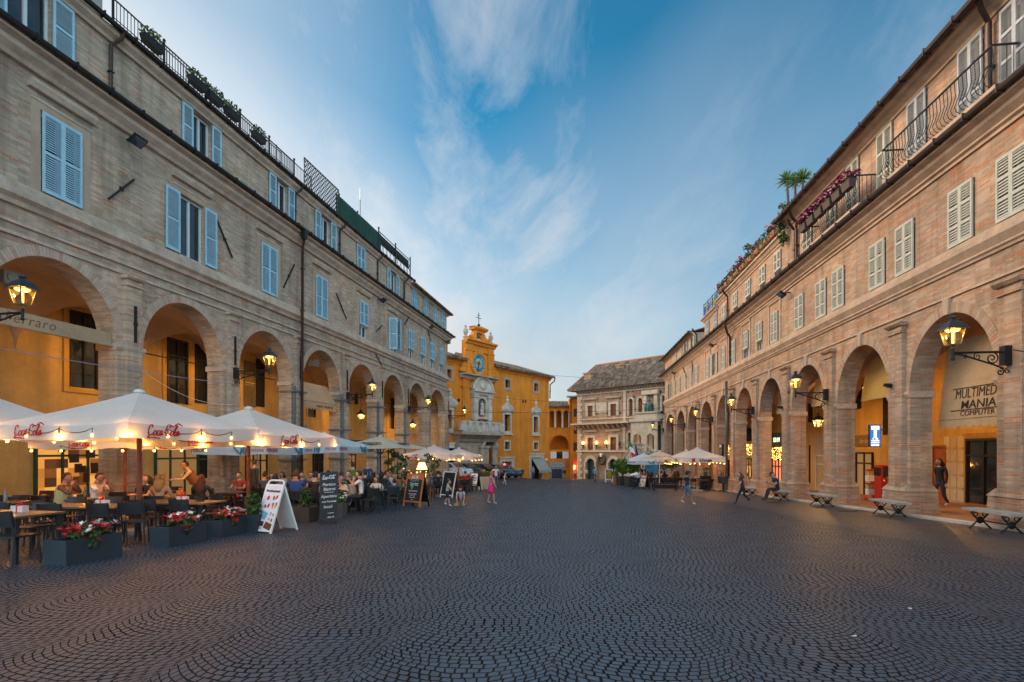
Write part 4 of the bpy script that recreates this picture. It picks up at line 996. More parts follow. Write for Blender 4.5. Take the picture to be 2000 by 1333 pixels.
# flower boxes along the right roof terrace
adj = ['red geranium box','orange geranium box','green trailing box','salmon geranium box','leafy box','scarlet geranium box']
place_ = ['nearest the corner pipe','second from the corner pipe','third along the parapet','fourth along the parapet','in the middle of the parapet','just past the middle','sixth from the corner','third from the blue railing','second from the blue railing','last before the blue railing']
for i in range(10):
    s = 27.2+i*1.24; t = thing('terrace_flower_box', adj[i%6]+' on the right roof terrace, '+place_[i],'flower box',RF.w(s,.05,10.8+.35),RF.rz,'flower boxes on the right roof terrace')
    mb = MB(); mb.tbx((0,0,0),(.8,.22),(0,0,.26),(.9,.3)); mb.build('box',M_TERRA,t)
    for x in (-.35,.35): mb = MB(); mb.bar((x,0,-.35),(x,0,.02),.04); mb.build('support',M_DARK,t)
    mb = MB(); clump(mb,(0,0,.4),(.55,.3,.3),170,.08,mats=(0,2),seed=i+9)
    flowers(mb,(0,.05,.45),(.55,.3,.25),(70,60,6,50,10,90)[i%6],.07,(1,),i+70)
    clump(mb,(0,.16,-.1),(.5,.1,.3),40,.07,mats=(0,2),seed=i+90)
    mb.build('flowers',[M_GREEN,(M_RED,M_ORA,M_ORA,mat('salmon_petals',(.55,.12,.09)),M_RED,M_RED)[i%6],M_GREEND],t)
for s, lab, r in ((27.6,'round leafy potted shrub nearest the palms on the right roof',.55),(33.2,'round leafy potted shrub midway along the right roof parapet',.6)):
    t = thing('potted_shrub',lab,'shrub',RF.w(s,-.4,10.8),RF.rz); mb = MB(); mb.lathe([(.16,0),(.22,.4),(.24,.42)],10); mb.build('pot',M_TERRA,t)
    mb = MB(); mb.tube([(0,0,.35),(.05,0,.9),(0,0,1.3)],[.04,.03,.02]); 
    for k in range(7): mb.tube([(.03,0,.9),(.5*cos(k),.5*sin(k),1.4+.1*(k%3))],[.02,.008],5)
    mb.build('stem',M_DARK,t); mb = MB()
    for k in range(9): clump(mb,(.55*r*cos(k*2.4)/.55,.5*r*sin(k*2.4),1.5+.35*((k*5)%4-1.5)/2),(.2,.2,.16),26,.1,mats=(0,1),seed=k+int(s))
    mb.build('foliage',[M_GREEND,M_GREEN],t)
t = thing('climbing_vine','green vine trailing down the pipe corner of the right roof','vine',RF.w(26.6,.15,10.9),RF.rz); mb = MB(); clump(mb,(0,.1,-.2),(.35,.2,.7),260,.09,mats=(0,1),seed=3); clump(mb,(.3,.1,.4),(.5,.2,.3),120,.09,mats=(0,1),seed=4); mb.build('foliage',[M_GREEN,M_GREEND],t); mb = MB(); mb.tube([(0,.05,-.9),(.05,.08,0),(.2,.05,.5)],.02); mb.build('stem',M_DARK,t)
for i,(px_,py_,bx_) in enumerate(((1537,353,1552),(1553,357,1556),(1568,350,1566))):
    s = 28.2; n = -1.2; sb_ = RF.s_at(bx_,n); zc = RF.h_at(py_,28.2,n); st_ = RF.s_at(px_,n)
    zc = RF.h_at(py_,st_,n); b0 = RF.w(sb_,n,10.8-.2); t = thing('yucca_palm','spiky yucca palm on the right roof, '+('leftmost with a bent trunk','middle of three with a straight trunk','rightmost and tallest')[i],'palm',b0,RF.rz,'yucca palms on the right roof')
    H = zc-10.6; dx = st_-sb_; mb = MB(); mb.tube([(0,0,0),(dx*.35,0,H*.3),(dx*.8,0,H*.65),(dx,0,H)],[.09,.08,.07,.06],7); mb.build('trunk',mat('palm_bark',(.10,.07,.05),.9,bump=.5),t)
    mb = MB()
    for k in range(84):
        a = k*2.399; e = -0.25+1.75*((k*37)%84)/84; d = V((cos(a)*cos(e),sin(a)*cos(e),sin(e))); L = .50+.10*(k%3); sd = d.orthogonal().normalized()*.028; o = V((dx,0,H))
        mb.m = k%2; mb.add([o-sd,o+sd,o+d*L*.6+sd-V((0,0,.03)),o+d*L-V((0,0,.1)),o+d*L*.6-sd-V((0,0,.03))],[(0,1,2,3,4)])
    mb.build('crown',[mat('yucca_green',(.07,.15,.03),.5,var=.3),M_GREEN],t)
t = railing('terrace_railing','blue framed railing with coloured panels at the far corner of the right roof',RF,39.3,43.2,.1,10.48,11.55,mat('blue_iron',(.02,.06,.16),.5),step=.65,knobs=False,mid=.5,post=1.3)
for i,c in enumerate(((.10,.22,.5),(.30,.42,.12),(.42,.34,.55),(.12,.30,.5),(.38,.42,.2),(.08,.2,.55))):
    mb = MB(); x = -1.9+i*.65; mb.bx(x+.03,x+.6,-.03,-.015,.14,.98-.1*(i%2)); mb.build('panel',mat('panel_tint_%s'%'abcdef'[i],c,.5,transl=.5),t)
t = thing('roof_chimney','small brick chimney stack at the far end of the right roof','chimney',RF.w(62.6,-1.0,9.0),RF.rz); mb = MB(); mb.bx(-.5,.5,-.4,.4,0,1.9); mb.bx(-.6,.6,-.5,.5,1.9,2.05); mb.build('stack',M_BRR,t); mb = MB(); mb.tbx((0,0,2.05),(1.3,1.1),(0,0,2.4),(.1,1.1)); mb.build('cap',M_TILER,t)

# ---------------------------------------------------------------- wall lanterns
m, g = newmat('lantern_pane'); tr = g.n('ShaderNodeBsdfTransparent'); tr.inputs[0].default_value = (1,.95,.8,1); gl_ = g.n('ShaderNodeBsdfGlossy'); gl_.inputs['Roughness'].default_value = .08
mx = g.n('ShaderNodeMixShader'); mx.inputs[0].default_value = .12; g.set(mx.inputs[1],tr.outputs[0]); g.set(mx.inputs[2],gl_.outputs[0]); oo = g.n('ShaderNodeOutputMaterial'); g.set(oo.inputs[0],mx.outputs[0]); M_LPANE = m
M_LAMPM = mat('lantern_metal',(.05,.065,.075),.4,.6,bump=.1)
M_RIB = mat('gilded_rib',(.30,.22,.10),.4,.5)
def frus(mb, z0, r0, z1, r1, n=4, ph=pi/4): return mb.lathe([(r0,z0),(r1,z1)],n,(0,0,0),ph)
def light(loc, e, parent=None, r=.06, col=(1,.52,.14), name='lamp_light'):
    l = bpy.data.lights.new(name,'POINT'); l.energy = e; l.shadow_soft_size = r; l.color = col
    o = bpy.data.objects.new(name,l); COL.objects.link(o); o.location = loc
    if parent is not None: o.parent = parent
    return o
def lantern_parts(t, o, sc_=1.0, e=14, hang=False):
    # o: where the lantern's foot sits, local
    T = Matrix.Translation(o) @ Matrix.Scale(sc_,4)
    def P(mb): mb.v = [tuple(T @ V(v)) for v in mb.v]; return mb
    mb = MB(); frus(mb,0,.05,.08,.06); frus(mb,.08,.17,.11,.18)
    for k in range(4):
        a = pi/4+k*pi/2; mb.bar((.17*cos(a),.17*sin(a),.1),(.27*cos(a),.27*sin(a),.5),.022)
    P(mb).build('cage',M_RIB,t)
    mb = MB(); frus(mb,.12,.155,.49,.255); P(mb).build('pane',M_LPANE,t)
    mb = MB(); frus(mb,.49,.37,.52,.36); frus(mb,.52,.34,.66,.20); frus(mb,.66,.2,.72,.1); frus(mb,.72,.07,.77,.07); mb.ball((0,0,.81),(.09,.09,.05),8,5); P(mb).build('roof',M_LAMPM,t)
    mb = MB(); frus(mb,.44,.13,.485,.17,8,0); mb.tube([(0,0,.12),(0,0,.44)],.028,6); P(mb).build('bulb',M_LAMPGLOW,t)
    light(T @ V((0,0,.40)), e, t, .05)
def spiral(c, r0, turns, sgn, n=26): return [(0, c[0]+sgn*r0*(1-i/n*.8)*cos(2*pi*turns*i/n+pi/2), c[1]+r0*(1-i/n*.8)*sin(2*pi*turns*i/n+pi/2)) for i in range(n+1)]
def wall_lamp(F, s, z, arm, label, n0=.2, e=13, sc_=1.0):
    t = thing('wall_lantern', label, 'street lamp', F.w(s,n0,z), F.rz, 'lanterns on iron arms')
    mb = MB(); mb.bx(-.09,.09,0,.16,-.22,.24); mb.build('wall_plate',M_DARK,t)
    mb = MB(); mb.tube([(0,.1,.1),(0,arm,.1)],.028,6); mb.tube([(0,arm,-.02),(0,arm,.2)],.035,6); mb.ball((0,arm,-.05),.045,8,5)
    mb.tube([(0,.12,-.3),(0,.35,-.2),(0,arm*.55,-.08),(0,arm*.85,.05),(0,arm,.08)],.022,6)
    mb.tube(spiral((.38,-.05),.15,1.6,1),.016,5); mb.tube(spiral((arm*.56,.0),.09,1.3,-1),.013,5); mb.tube(spiral((.2,-.38),.09,1.3,1),.016,5); mb.tube(spiral((.04,-.36),.07,1.2,-1),.014,5); mb.tube(spiral((arm*.78,.0),.05,1.2,1),.012,5)
    mb.build('arm',M_DARK,t)
    lantern_parts(t,(0,arm,.2),sc_,e)
    return t
for s, lab in ((12.95,'lantern on the nearest right pier, beside the computer shop canvas'),(22.18,'lantern on the right pier beside the canvas lettered MA'),(31.2,'lantern on the right pier next to the drainpipe'),(40.3,'lantern on the right arcade above the lit cafe parasol'),(50.2,'lantern on the right arcade above the cream parasol'),(61.9,'lantern on the far end of the right arcade, before the bronze statue')):
    wall_lamp(RF, s, 2.25, 1.25, lab, .13, 12, .94)
for s, lab in ((13.48,'lantern hanging before the first left arch with the brown canvas'),(22.96,'lantern on the left pier over the second big parasol'),(32.68,'lantern on the left pier over the blue trimmed parasol'),(42.5,'lantern on the left pier over the cream boxed-logo parasol'),(52.95,'lantern on the last left pier, before the yellow palace')):
    wall_lamp(LF, s, 3.2, 1.62, lab, .18, 14, .95)
def hanging(F, s, n, zfoot, ztop, lab, e=230):
    t = thing('hanging_lantern', lab, 'lantern', F.w(s,n,zfoot), F.rz, 'lanterns hung in the arcades'); mb = MB(); mb.tube([(0,0,.8),(0,0,ztop-zfoot)],.015,5); mb.build('chain',M_DARK,t); lantern_parts(t,(0,0,0),.95,e)
s = RF.s_at(1598,-2.6); hanging(RF,s,-2.6,RF.h_at(838,s,-2.6),3.75,'lantern hung under the vault right of the seated man')
s = LF.s_at(705,-2.4); hanging(LF,s,-2.4,LF.h_at(822,s,-2.4),5.4,'lantern hung under the vault over the yellow-lettered cafe sign')
s = LF.s_at(806,-2.4); hanging(LF,s,-2.4,LF.h_at(838,s,-2.4),5.4,'lantern hung under the vault near the far end of the left arcade')
s = RF.s_at(1832,-2.6); hanging(RF,s+1.6,-3.0,1.6,3.75,'lantern half hidden behind the pier at the computer shop')
hanging(LF,13.6,-2.6,3.0,5.4,'added lantern hung under the left vault of the first arch, hidden by the picture edge',150)  # unseen lanterns added in the left bays to brighten the vaults
hanging(LF,20.6,-2.6,3.3,5.4,'added lantern hung in the second left bay, hidden behind the pier right of the brown canvas',170)
hanging(LF,25.6,-2.6,3.3,5.4,'added lantern hung in the third left bay, hidden behind the second left pier',170)
hanging(LF,30.5,-2.6,3.3,5.4,'added lantern hung in the fourth left bay, hidden behind the drainpipe pier',150)
hanging(RF,24.43,-2.6,2.35,3.75,'added lantern hung high behind the yellow canvas of the right arcade',170)  # two more added out of sight to brighten the right arcade
hanging(RF,15.0,-2.7,1.4,3.75,'added lantern hung before the computer shop door, out past the near right pier',150)
# ---------------------------------------------------------------- stone benches on cast iron legs
def bench(label, xc, n, L=1.5):
    s = RF.s_at(xc,n); p = RF.w(s,n,0); t = thing('stone_bench',label,'bench',(p.x,p.y,gz(p.x,p.y)),RF.rz,'stone benches along the right arcade')
    mb = MB(); mb.bx(-L/2,L/2,-.22,.22,.42,.48); mb.build('seat',M_BENCH,t)
    for x in (-L/2+.28,L/2-.28):
        mb = MB()
        for sy in (-1,1):
            mb.tube([(x,sy*.24,.0),(x,sy*.14,.10),(x,sy*.04,.2),(x,sy*.13,.3),(x,sy*.2,.38),(x,sy*.1,.42)],.022,6); mb.tube([(x,sy*.1+sy*.05*cos(k),.34+.05*sin(k)) for k in range(6)],.013,5)
        mb.ball((x,0,.2),(.03,.09,.09),8,5); mb.bx(x-.02,x+.02,-.2,.2,.4,.42); mb.build('leg',M_DARK,t)
    mb = MB(); mb.tube([(-L/2+.28,0,.2),(L/2-.28,0,.2)],.015,5); mb.build('stretcher',M_DARK,t)
    return t
bench('nearest stone bench with iron legs, bottom right',1944,.75)
bench('stone bench before the pier beside the computer shop',1737,.75)
bench('stone bench with nobody on it, before the pier right of the seated man',1605,.75)
BEN = bench('stone bench with the capped man sitting on it',1524,.75)
bench('farthest stone bench, near the running child',1464,.75)
# ================================================================ facades closing the square
class Pl:
    def __init__(s, P0, xd, cf):
        s.P = V((*P0,0)); xd = V((*xd,0)).normalized(); s.x = xd; s.o = V((-xd.y,xd.x,0)); s.rz = atan2(xd.y,xd.x); s.z0 = gz(*P0); s.cf = cf
    def q(s, cx, cy, n=0):
        x, y = s.cf(cx,cy); d = V(((x-1000)/FPX,1,0)); B = s.P+s.o*n
        t = B.dot(s.o)/d.dot(s.o); p = d*t
        return (p-s.P).dot(s.x), CE+t*(HY-y)/FPX-s.z0
    def rect(s, xl, yt, xr, yb, n=0):
        xm, ym = (xl+xr)/2, (yt+yb)/2
        a, b = s.q(xl,ym,n)[0], s.q(xr,ym,n)[0]
        return (min(a,b), max(a,b), s.q(xm,yb,n)[1], s.q(xm,yt,n)[1])
    def w(s, x, n, z): p = s.P+s.x*x+s.o*n; return V((p.x,p.y,z+s.z0))
    def g(s, x, n=0): p = s.w(x,n,0); return gz(p.x,p.y)-s.z0
def frame_rect(mb, r, t, y0, y1, bottom=True):
    a,b,c,d = r
    mb.bx(a-t,a,y0,y1,c-(t if bottom else 0),d+t).bx(b,b+t,y0,y1,c-(t if bottom else 0),d+t).bx(a,b,y0,y1,d,d+t)
    if bottom: mb.bx(a,b,y0,y1,c-t,c)
    return mb
def archpoly(a,b,c,d,n=12):             # upright arched outline: springing so that the top reaches d
    r = (b-a)/2; x = (a+b)/2; zs = d-r
    return [(a,c),(b,c)]+[(x+r*cos(pi*k/n),zs+r*sin(pi*k/n)) for k in range(n+1)]
# ---- yellow palace with the clock
c7 = lambda cx,cy: (850+cx/3.704, 600+cy/3.704)
YP = Pl((5.35,78.0), (-.586,-.81), c7)
YR = thing('clock_palace','bright yellow palace with clock gable, stone portal and balcony at the end of the square','building',(5.35,78,YP.z0),YP.rz)
L_, ZE = 27.0, YP.q(823,512)[1]
wins = [YP.rect(505,528,541,583),YP.rect(715,553,744,610),YP.rect(86,452,116,515),YP.rect(306,816,328,845)]
aed = [YP.rect(497,778,540,898),YP.rect(710,795,742,908),YP.rect(92,745,117,880)]
low = [YP.rect(503,975,537,1030),YP.rect(713,980,742,1030)]
shops = [YP.rect(480,1118,553,1232),YP.rect(693,1090,768,1245),YP.rect(88,1020,155,1160)]
portal = YP.rect(327,960,412,1150); portal = (portal[0],portal[1],YP.g((portal[0]+portal[1])/2)-.2,portal[3])
tw = YP.rect(208,258,402,500)
for k in range(3): a = list(shops[k]); a[2] = YP.g((a[0]+a[1])/2)-.1; shops[k] = tuple(a)
mb = MB(); mb.wall(-.0,L_,-1.2,ZE,wins+aed+low+shops+[portal],0,.5); mb.bx(.01,L_-.01,-13,-.6,-1.2,ZE-.02); mb.quad((0,0,-1.2),(0,-13,-1.2),(0,-13,ZE),(0,0,ZE)); mb.build('wall',M_YEL,YR)
mb = MB()
for r in wins+aed+low: mb.bx(r[0],r[1],-.45,-.4,r[2],r[3])
mb.build('pane',M_GLASS,YR)
for r in wins+aed+low:
    mb = MB(); a,b,c,d = r; mb.bx((a+b)/2-.06,(a+b)/2+.06,-.4,-.33,c,d)
    k = max(2,round((d-c)/.8))
    for i in range(1,k): mb.bx(a,b,-.4,-.34,c+(d-c)*i/k-.03,c+(d-c)*i/k+.03)
    for sx in (0,1):
        xx = a if sx == 0 else (a+b)/2+.06; mb.bx(xx,xx+(b-a)/2-.06,-.395,-.37,c,c+.02)
    mb.build('window',M_WOODR,YR)
for r in wins[:3]: frame_rect(MB(),r,.32,-.02,.06).build('window_surround',mat('rose_grey_stone',(.38,.29,.24),.85),YR)
frame_rect(MB(),wins[3],.22,-.02,.06).build('window_surround',M_WHITE,YR)
for r in low: frame_rect(MB(),r,.22,-.02,.07).build('window_surround',M_STONE,YR)
for r in aed:
    a,b,c,d = r; m_ = (a+b)/2; mb = frame_rect(MB(),r,.30,-.02,.1)
    mb.bx(a-.42,b+.42,-.02,.2,c-.5,c-.3); mb.mould(a-.6,b+.6,[(0,d+.3),(.15,d+.3),(.3,d+.5),(.3,d+.62),(0,d+.68)])
    mb.prism([(m_+1.15*cos(pi*k/10),.0,d+.66+.7*sin(pi*k/10)) for k in range(11)],(0,.22,0))
    mb.lathe([(.28,0),(.3,.15),(.16,.3),(.26,.55),(.2,.8),(.12,.9)],8,(m_,.05,d+1.25)); mb.ball((m_,.05,d+2.25),.17,8,6)
    for sx in (-1,1): mb.ball((m_+sx*1.0,.1,d+.75),.2,8,6)
    mb.build('aedicule',M_STONE,YR)
for i,r in enumerate(shops):
    a,b,c,d = r; mb = MB(); t = .42; mb.bx(a-t,a,-.02,.12,c,d+t).bx(b,b+t,-.02,.12,c,d+t).bx(a,b,-.02,.12,d,d+t); mb.bx(a-t-.1,b+t+.1,-.02,.22,d+t+.005,d+t+.18)
    sf = mb.build('shop_surround',(M_STONE,M_STONE,M_WHITE)[i],YR); mb = MB(); mb.bx(a,b,-.49,-.44,c,d); mb.build('pane',(emat('orange_shop_glow',(1,.36,.02),.45),M_BLACK,M_GLASS)[i],sf)
a,b,c,d = shops[0]; mb = MB(); mb.bx(a,a+(b-a)*1,-.43,-.35,d-.7,d); mb.bx(a,a+.12,-.43,-.36,c,d-.7).bx(b-(b-a)*.42,b,-.43,-.37,c,d-.7); mb.build('shutter_box',mat('grey_panel',(.20,.23,.22),.5),YR)
mb = MB(); m_ = a+(b-a)*.40
for ph in (-.35,.05,.35): mb.tube([(m_+ph+.5*cos(2*pi*k/14),-.36,c+1.75+.65*sin(2*pi*k/14)) for k in range(14)],.05,5,closed=True)
mb.build('painted_monogram',mat('navy_paint',(.02,.025,.06)),YR)
mb = MB(); mb.ball((a+(b-a)*.52,-.3,d-.45),(.28,.05,.22),8,5); mb.build('red_sign_lamp',emat('red_sign_glow',(1,.03,.02),3),YR)
roofstrip(YR,RF,0,0.01,[(0,0),(0,.01),(.01,.01)],M_TILE) if False else None
def roofblock(root,x0,x1,z,ov,run,rise,M,name='roof',tiles=True):
    mb = MB(); mb.mould(x0,x1,[(ov,z),(-run,z+rise),(-run,z+rise-.25),(ov,z-.16)])
    if tiles:
        k = int((x1-x0)/.34)
        for i in range(k): xx = x0+(i+.5)*(x1-x0)/k; mb.tube([(xx,ov+.05,z+.03),(xx,-run,z+rise+.05)],.09,6)
    return mb.build(name,M,root,40)
roofblock(YR,-.5,tw[0],ZE+.05,.75,6,2.2,M_TILE); roofblock(YR,tw[1],L_,ZE+.05,.75,6,2.2,M_TILE)
mb = MB(); mb.mould(-.3,L_,[(0,ZE-.5),(.1,ZE-.5),(.15,ZE-.3),(.4,ZE-.1),(.5,ZE),(0,ZE+.02)]); mb.build('cornice',M_YEL,YR)
pipe(YR,[(-.4,.8,ZE),(-.4,.7,ZE-.5),(-.1,.15,ZE-1.0),(-.1,.12,ZE-3)],.09,M_GUT)
ta,tb,t0,t1 = tw; tm_ = (ta+tb)/2; tw_ = tb-ta
mb = MB(); mb.bx(ta,tb,-.35,.35,ZE-2.2,t1); 
for xx in (ta+.55,tb-.55): mb.bx(xx-.55,xx+.55,.345,.5,t0,t1-.5)
mb.mould(ta-.25,tb+.25,[(.35,t1-.5),(.6,t1-.45),(.7,t1-.2),(.95,t1-.1),(.95,t1+.1),(.3,t1+.18)]); mb.mould(ta-.12,tb+.12,[(.35,t1-1.3),(.55,t1-1.25),(.55,t1-1.1),(.35,t1-1.05)])
for sx in (-1,1): mb.prism([(tm_+sx*tw_/2,.1,t0+.2),(tm_+sx*(tw_/2+1.1),.1,t0+.2),(tm_+sx*(tw_/2+.7),.1,t0+1.0),(tm_+sx*(tw_/2+.35),.1,t0+1.6),(tm_+sx*(tw_/2+.2),.1,t0+2.8),(tm_+sx*tw_/2,.1,t0+3)],(0,.3,0))
mb.build('clock_gable_wall',M_YEL,YR)
mb = MB(); mb.mould(ta-.6,tb+.9,[(0,t0-.55),(.4,t0-.5),(.5,t0-.25),(.95,t0-.15),(.95,t0+.0),(0,t0+.1)]); mb.build('ledge',mat('portal_stone',(.40,.335,.255),.85,var=.25,scale=1.4,bump=.4),YR)
bz = YP.q(300,835)[1]
for xx in (ta+.5,tb-.2): 
    mb = MB(); mb.bx(xx-.6,xx+.6,0,.22,bz,t0-.56); mb.bx(xx-.8,xx+.8,0,.32,t0-1.6,t0-1.45); mb.bx(xx-.45,xx+.45,.22,.3,bz,t0-1.6); mb.build('wall_pilaster',M_YEL,YR)
# bell gable with scrolled shoulders
gz0 = t1+.15; gh = YP.q(300,145)[1]-gz0; k_ = gh/5.2
for sx in (-1,1):
    out = [(.55,0),(tw_/2*.80,0),(tw_/2*.83,.5),(tw_/2*.70,1.1),(tw_/2*.56,1.5),(tw_/2*.45,2.1),(tw_/2*.42,2.8),(tw_/2*.36,3.2),(tw_/2*.36,3.75),(0,3.75),(0,3.1),(.3,3.0),(.5,2.75),(.55,2.45)]
    mb = MB(); mb.prism([(tm_+sx*x_,-.2,gz0+z_*k_) for x_,z_ in out],(0,.5,0)); mb.tube([(tm_+sx*(tw_/2*.62+.35*(1-i/22)*cos(i*.55)),.32,gz0+k_*(.95+.4*(1-i/22)*sin(i*.55))) for i in range(20)],.08,5); mb.build('scroll_shoulder',M_YEL,YR)
    mb = MB(); mb.lathe([(.3,0),(.32,.2),(.15,.35),(.3,.7),(.3,1.0),(.1,1.25),(.16,1.4),(.02,1.6)],8,(tm_+sx*tw_/2*.93,.1,gz0)); mb.build('urn',mat('portal_stone',(.40,.335,.255),.85,var=.25,scale=1.4,bump=.4),YR)
mb = MB(); z_ = gz0+3.75*k_; mb.mould(tm_-tw_*.25,tm_+tw_*.25,[(-.3,z_),(.4,z_),(.65,z_+.2),(.65,z_+.34),(-.3,z_+.36)]); mb.prism([(tm_-tw_*.27,-.3,z_+.37),(tm_+tw_*.27,-.3,z_+.37),(tm_,-.3,gz0+gh)],(0,.9,0)); mb.build('pediment',M_YEL,YR)
mb = MB(); mb.lathe([(.02,1.0),(.16,.95),(.2,.6),(.26,.2),(.36,0)],10,(tm_,.05,gz0+1.2*k_)); mb.ball((tm_,.05,gz0+1.1*k_),.1); mb.bx(tm_-.5,tm_+.5,0,.1,gz0+1.2*k_+1,gz0+1.2*k_+1.12); mb.build('bell',M_BRONZE,YR)
mb = MB(); zc = gz0+gh; mb.ball((tm_,.15,zc+.2),.2); mb.bar((tm_,.15,zc),(tm_,.15,zc+1.75),.06); mb.bar((tm_-.45,.15,zc+1.1),(tm_+.45,.15,zc+1.1),.06); mb.bar((tm_-.26,.15,zc+1.4),(tm_+.26,.15,zc+1.4),.05); mb.build('cross',M_DARK,YR)
cx_, cz_ = YP.q(312,410,.5); ry = (YP.q(312,343,.5)[1]-YP.q(312,477,.5)[1])/2
mb = MB(); T = Matrix.Translation((cx_,.5,cz_)) @ Matrix.Rotation(-pi/2,4,'X')
def disc(r0,r1,z0,z1,n=40):
    m2 = MB(); m2.lathe([(r0,z0),(r1,z0),(r1,z1),(r0,z1)]+([(r0,z0)] if r0 > .01 else []),n,cap=r0 < .01); m2.v = [tuple(T @ V(v)) for v in m2.v]; return m2
ck = disc(.001,ry,-.02,.05).build('clock',mat('clock_blue',(.16,.45,.55),.5,var=.08),YR)
disc(ry,ry+.38,-.05,.16).build('clock_ring',M_YEL,YR)
disc(.001,ry*.45,.05,.07).build('clock_centre',mat('clock_tan',(.42,.33,.17),.6),ck)
mb = MB()
for k in range(12):
    a = 2*pi*k/12; 
    for d in (-.09,.09) if k % 3 else (-.16,0,.16):
        c_ = V((sin(a),0,cos(a))); e = V((cos(a),0,-sin(a)))*d
        mb.bar(V((cx_,.57,cz_))+c_*ry*.58+e,V((cx_,.57,cz_))+c_*ry*.90+e,.075,.03)
mb.build('numerals',mat('navy_paint',(.02,.025,.06)),ck)
mb = MB()
for a, l, w2 in ((radians(192),ry*.80,.16),(radians(-83),ry*.48,.2)):   # seen from the square: long hand near six, short hand near nine
    c_ = V((-sin(a),0,cos(a))) if False else V((-sin(a),0,cos(a))); mb.bar(V((cx_,.6,cz_))-c_*.3,V((cx_,.6,cz_))+c_*l*(1 if l > ry*.6 else 1),w2,.03)
mb.v = [(2*cx_-x_ if False else x_,y_,z_) for x_,y_,z_ in mb.v]
mb.build('clock_hands',mat('dark_red_hand',(.10,.03,.02),.5),ck)
# niche with its stone frame
na,nb,nc,nd = YP.rect(300,662,352,780); m_ = (na+nb)/2
mb = MB(); zt = YP.q(325,640)[1]; zz0 = nc-.3
for sx in (-1,1):
    mb.bx(m_+sx*1.35-.38,m_+sx*1.35+.38,0,.5,zz0,zt); mb.bx(m_+sx*1.35-.5,m_+sx*1.35+.5,0,.6,zt-.35,zt); mb.lathe([(.1,-.9),(.4,-.4),(.35,0)],8,(m_+sx*1.35,.25,zz0))
mb.mould(m_-1.9,m_+1.9,[(0,zt),(.5,zt),(.6,zt+.25),(.8,zt+.35),(.8,zt+.55),(0,zt+.6)])
mb.prism([(m_+1.9*cos(pi*k/14),0,zt+.6+1.55*sin(pi*k/14)) for k in range(15)],(0,.45,0)); mb.tube([(m_+1.85*cos(pi*k/14),.5,zt+.62+1.5*sin(pi*k/14)) for k in range(15)],.17,6); mb.ball((m_,.5,zt+1.1),(.7,.2,.45)); mb.bx(m_-1.75,m_+1.75,0,.5,zz0-.25,zz0)
P_ = archpoly(na-.1,nb+.1,nc,nd)
frame_ = [(m_-.97,zz0),(m_-.97,zt),(m_+.97,zt),(m_+.97,zz0)]
mb.bx(m_-.97,na-.1,0,.3,zz0,zt).bx(nb+.1,m_+.97,0,.3,zz0,zt); n = len(P_)
for i in range(2,n-1): a_, b_ = P_[i], P_[i+1]; mb.add([(a_[0],.3,a_[1]),(b_[0],.3,b_[1]),(b_[0],.3,zt),(a_[0],.3,zt)],[(0,1,2,3)])
mb.build('niche_frame',M_STONE,YR)
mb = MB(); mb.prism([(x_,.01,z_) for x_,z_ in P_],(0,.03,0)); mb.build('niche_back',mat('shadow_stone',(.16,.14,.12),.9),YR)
def draped(mb, h, w, seedk=0):          # a robed standing figure
    prof = [(.50,0),(.52,.05),(.44,.2),(.40,.45),(.36,.6),(.40,.72),(.44,.80),(.30,.85),(.12,.87),(.11,.9)]
    n = 16; vs = []; fs = []
    for r,z in prof:
        for k in range(n):
            a = 2*pi*k/n; rr = r*w*(1+.10*sin(a*5+z*6+seedk)*(z < .8)); vs.append((rr*cos(a)+.04*w*sin(z*7),rr*.62*sin(a),z*h))
    for i in range(len(prof)-1):
        for k in range(n): fs.append((i*n+k,i*n+(k+1)%n,(i+1)*n+(k+1)%n,(i+1)*n+k))
    mb.add(vs,fs); mb.ball((0,.02,h*.94),(h*.052,h*.06,h*.075),10,8); return mb
ns = thing('niche_statue','white stone statue of a robed figure standing in the niche over the balcony','statue',YP.w(m_,.28,nc-.05),YP.rz); mb = draped(MB(),nd-nc-.3,.68); hk = (nd-nc-.55)/2.6; mb.tube([(.28*hk,.1*hk,2.0*hk),(.42*hk,.25*hk,1.55*hk),(.1*hk,.36*hk,1.5*hk)],[.13*hk,.11*hk,.08*hk],6); mb.tube([(-.28*hk,.1*hk,2.0*hk),(-.42*hk,.22*hk,1.5*hk),(-.18*hk,.34*hk,1.8*hk)],[.13*hk,.11*hk,.08*hk],6); mb.build('figure',mat('statue_stone',(.50,.47,.42),.8,var=.2),ns,50)
# balcony on the portal
ba,bb,bc_,bd = YP.rect(192,850,465,905,1.2); ba -= .2
bl = MB(); bl.bx(ba-.3,bb+.3,0,1.6,bc_-.35,bc_); bl.mould(ba-.1,bb+.1,[(0,bc_-.8),(.9,bc_-.8),(1.4,bc_-.36),(0,bc_-.36)]); BL = bl.build('balcony_slab',mat('portal_stone',(.40,.335,.255),.85,var=.25,scale=1.4,bump=.4),YR)
mb = MB(); h_ = 1.25; mb.bx(ba,bb,1.15,1.45,bc_+h_-.18,bc_+h_).bx(ba,bb,1.18,1.42,bc_,bc_+.12)
n = 6
for i in range(n+1): x_ = ba+(bb-ba)*i/n; mb.bx(x_-(.5 if i in (0,6) else .28),x_+(.5 if i in (0,6) else .28),1.12,1.48,bc_+.12,bc_+h_-.18)
mb.build('balustrade',M_STONE,YR); mb = MB()
for i in range(n):
    for j in range(1,6):
        x_ = ba+(bb-ba)*(i+(j+.2)/6.4)/n; mb.lathe([(.07,0),(.13,.25),(.07,.6),(.06,.75),(.1,.95)],7,(x_,1.3,bc_+.12))
mb.build('balusters',M_STONE,YR,40)
pa,pb,pc,pd = portal; mb = MB(); W2 = (pb-pa)/2; m_ = (pa+pb)/2; zl = YP.g(m_)-.3; zsp = pd-W2
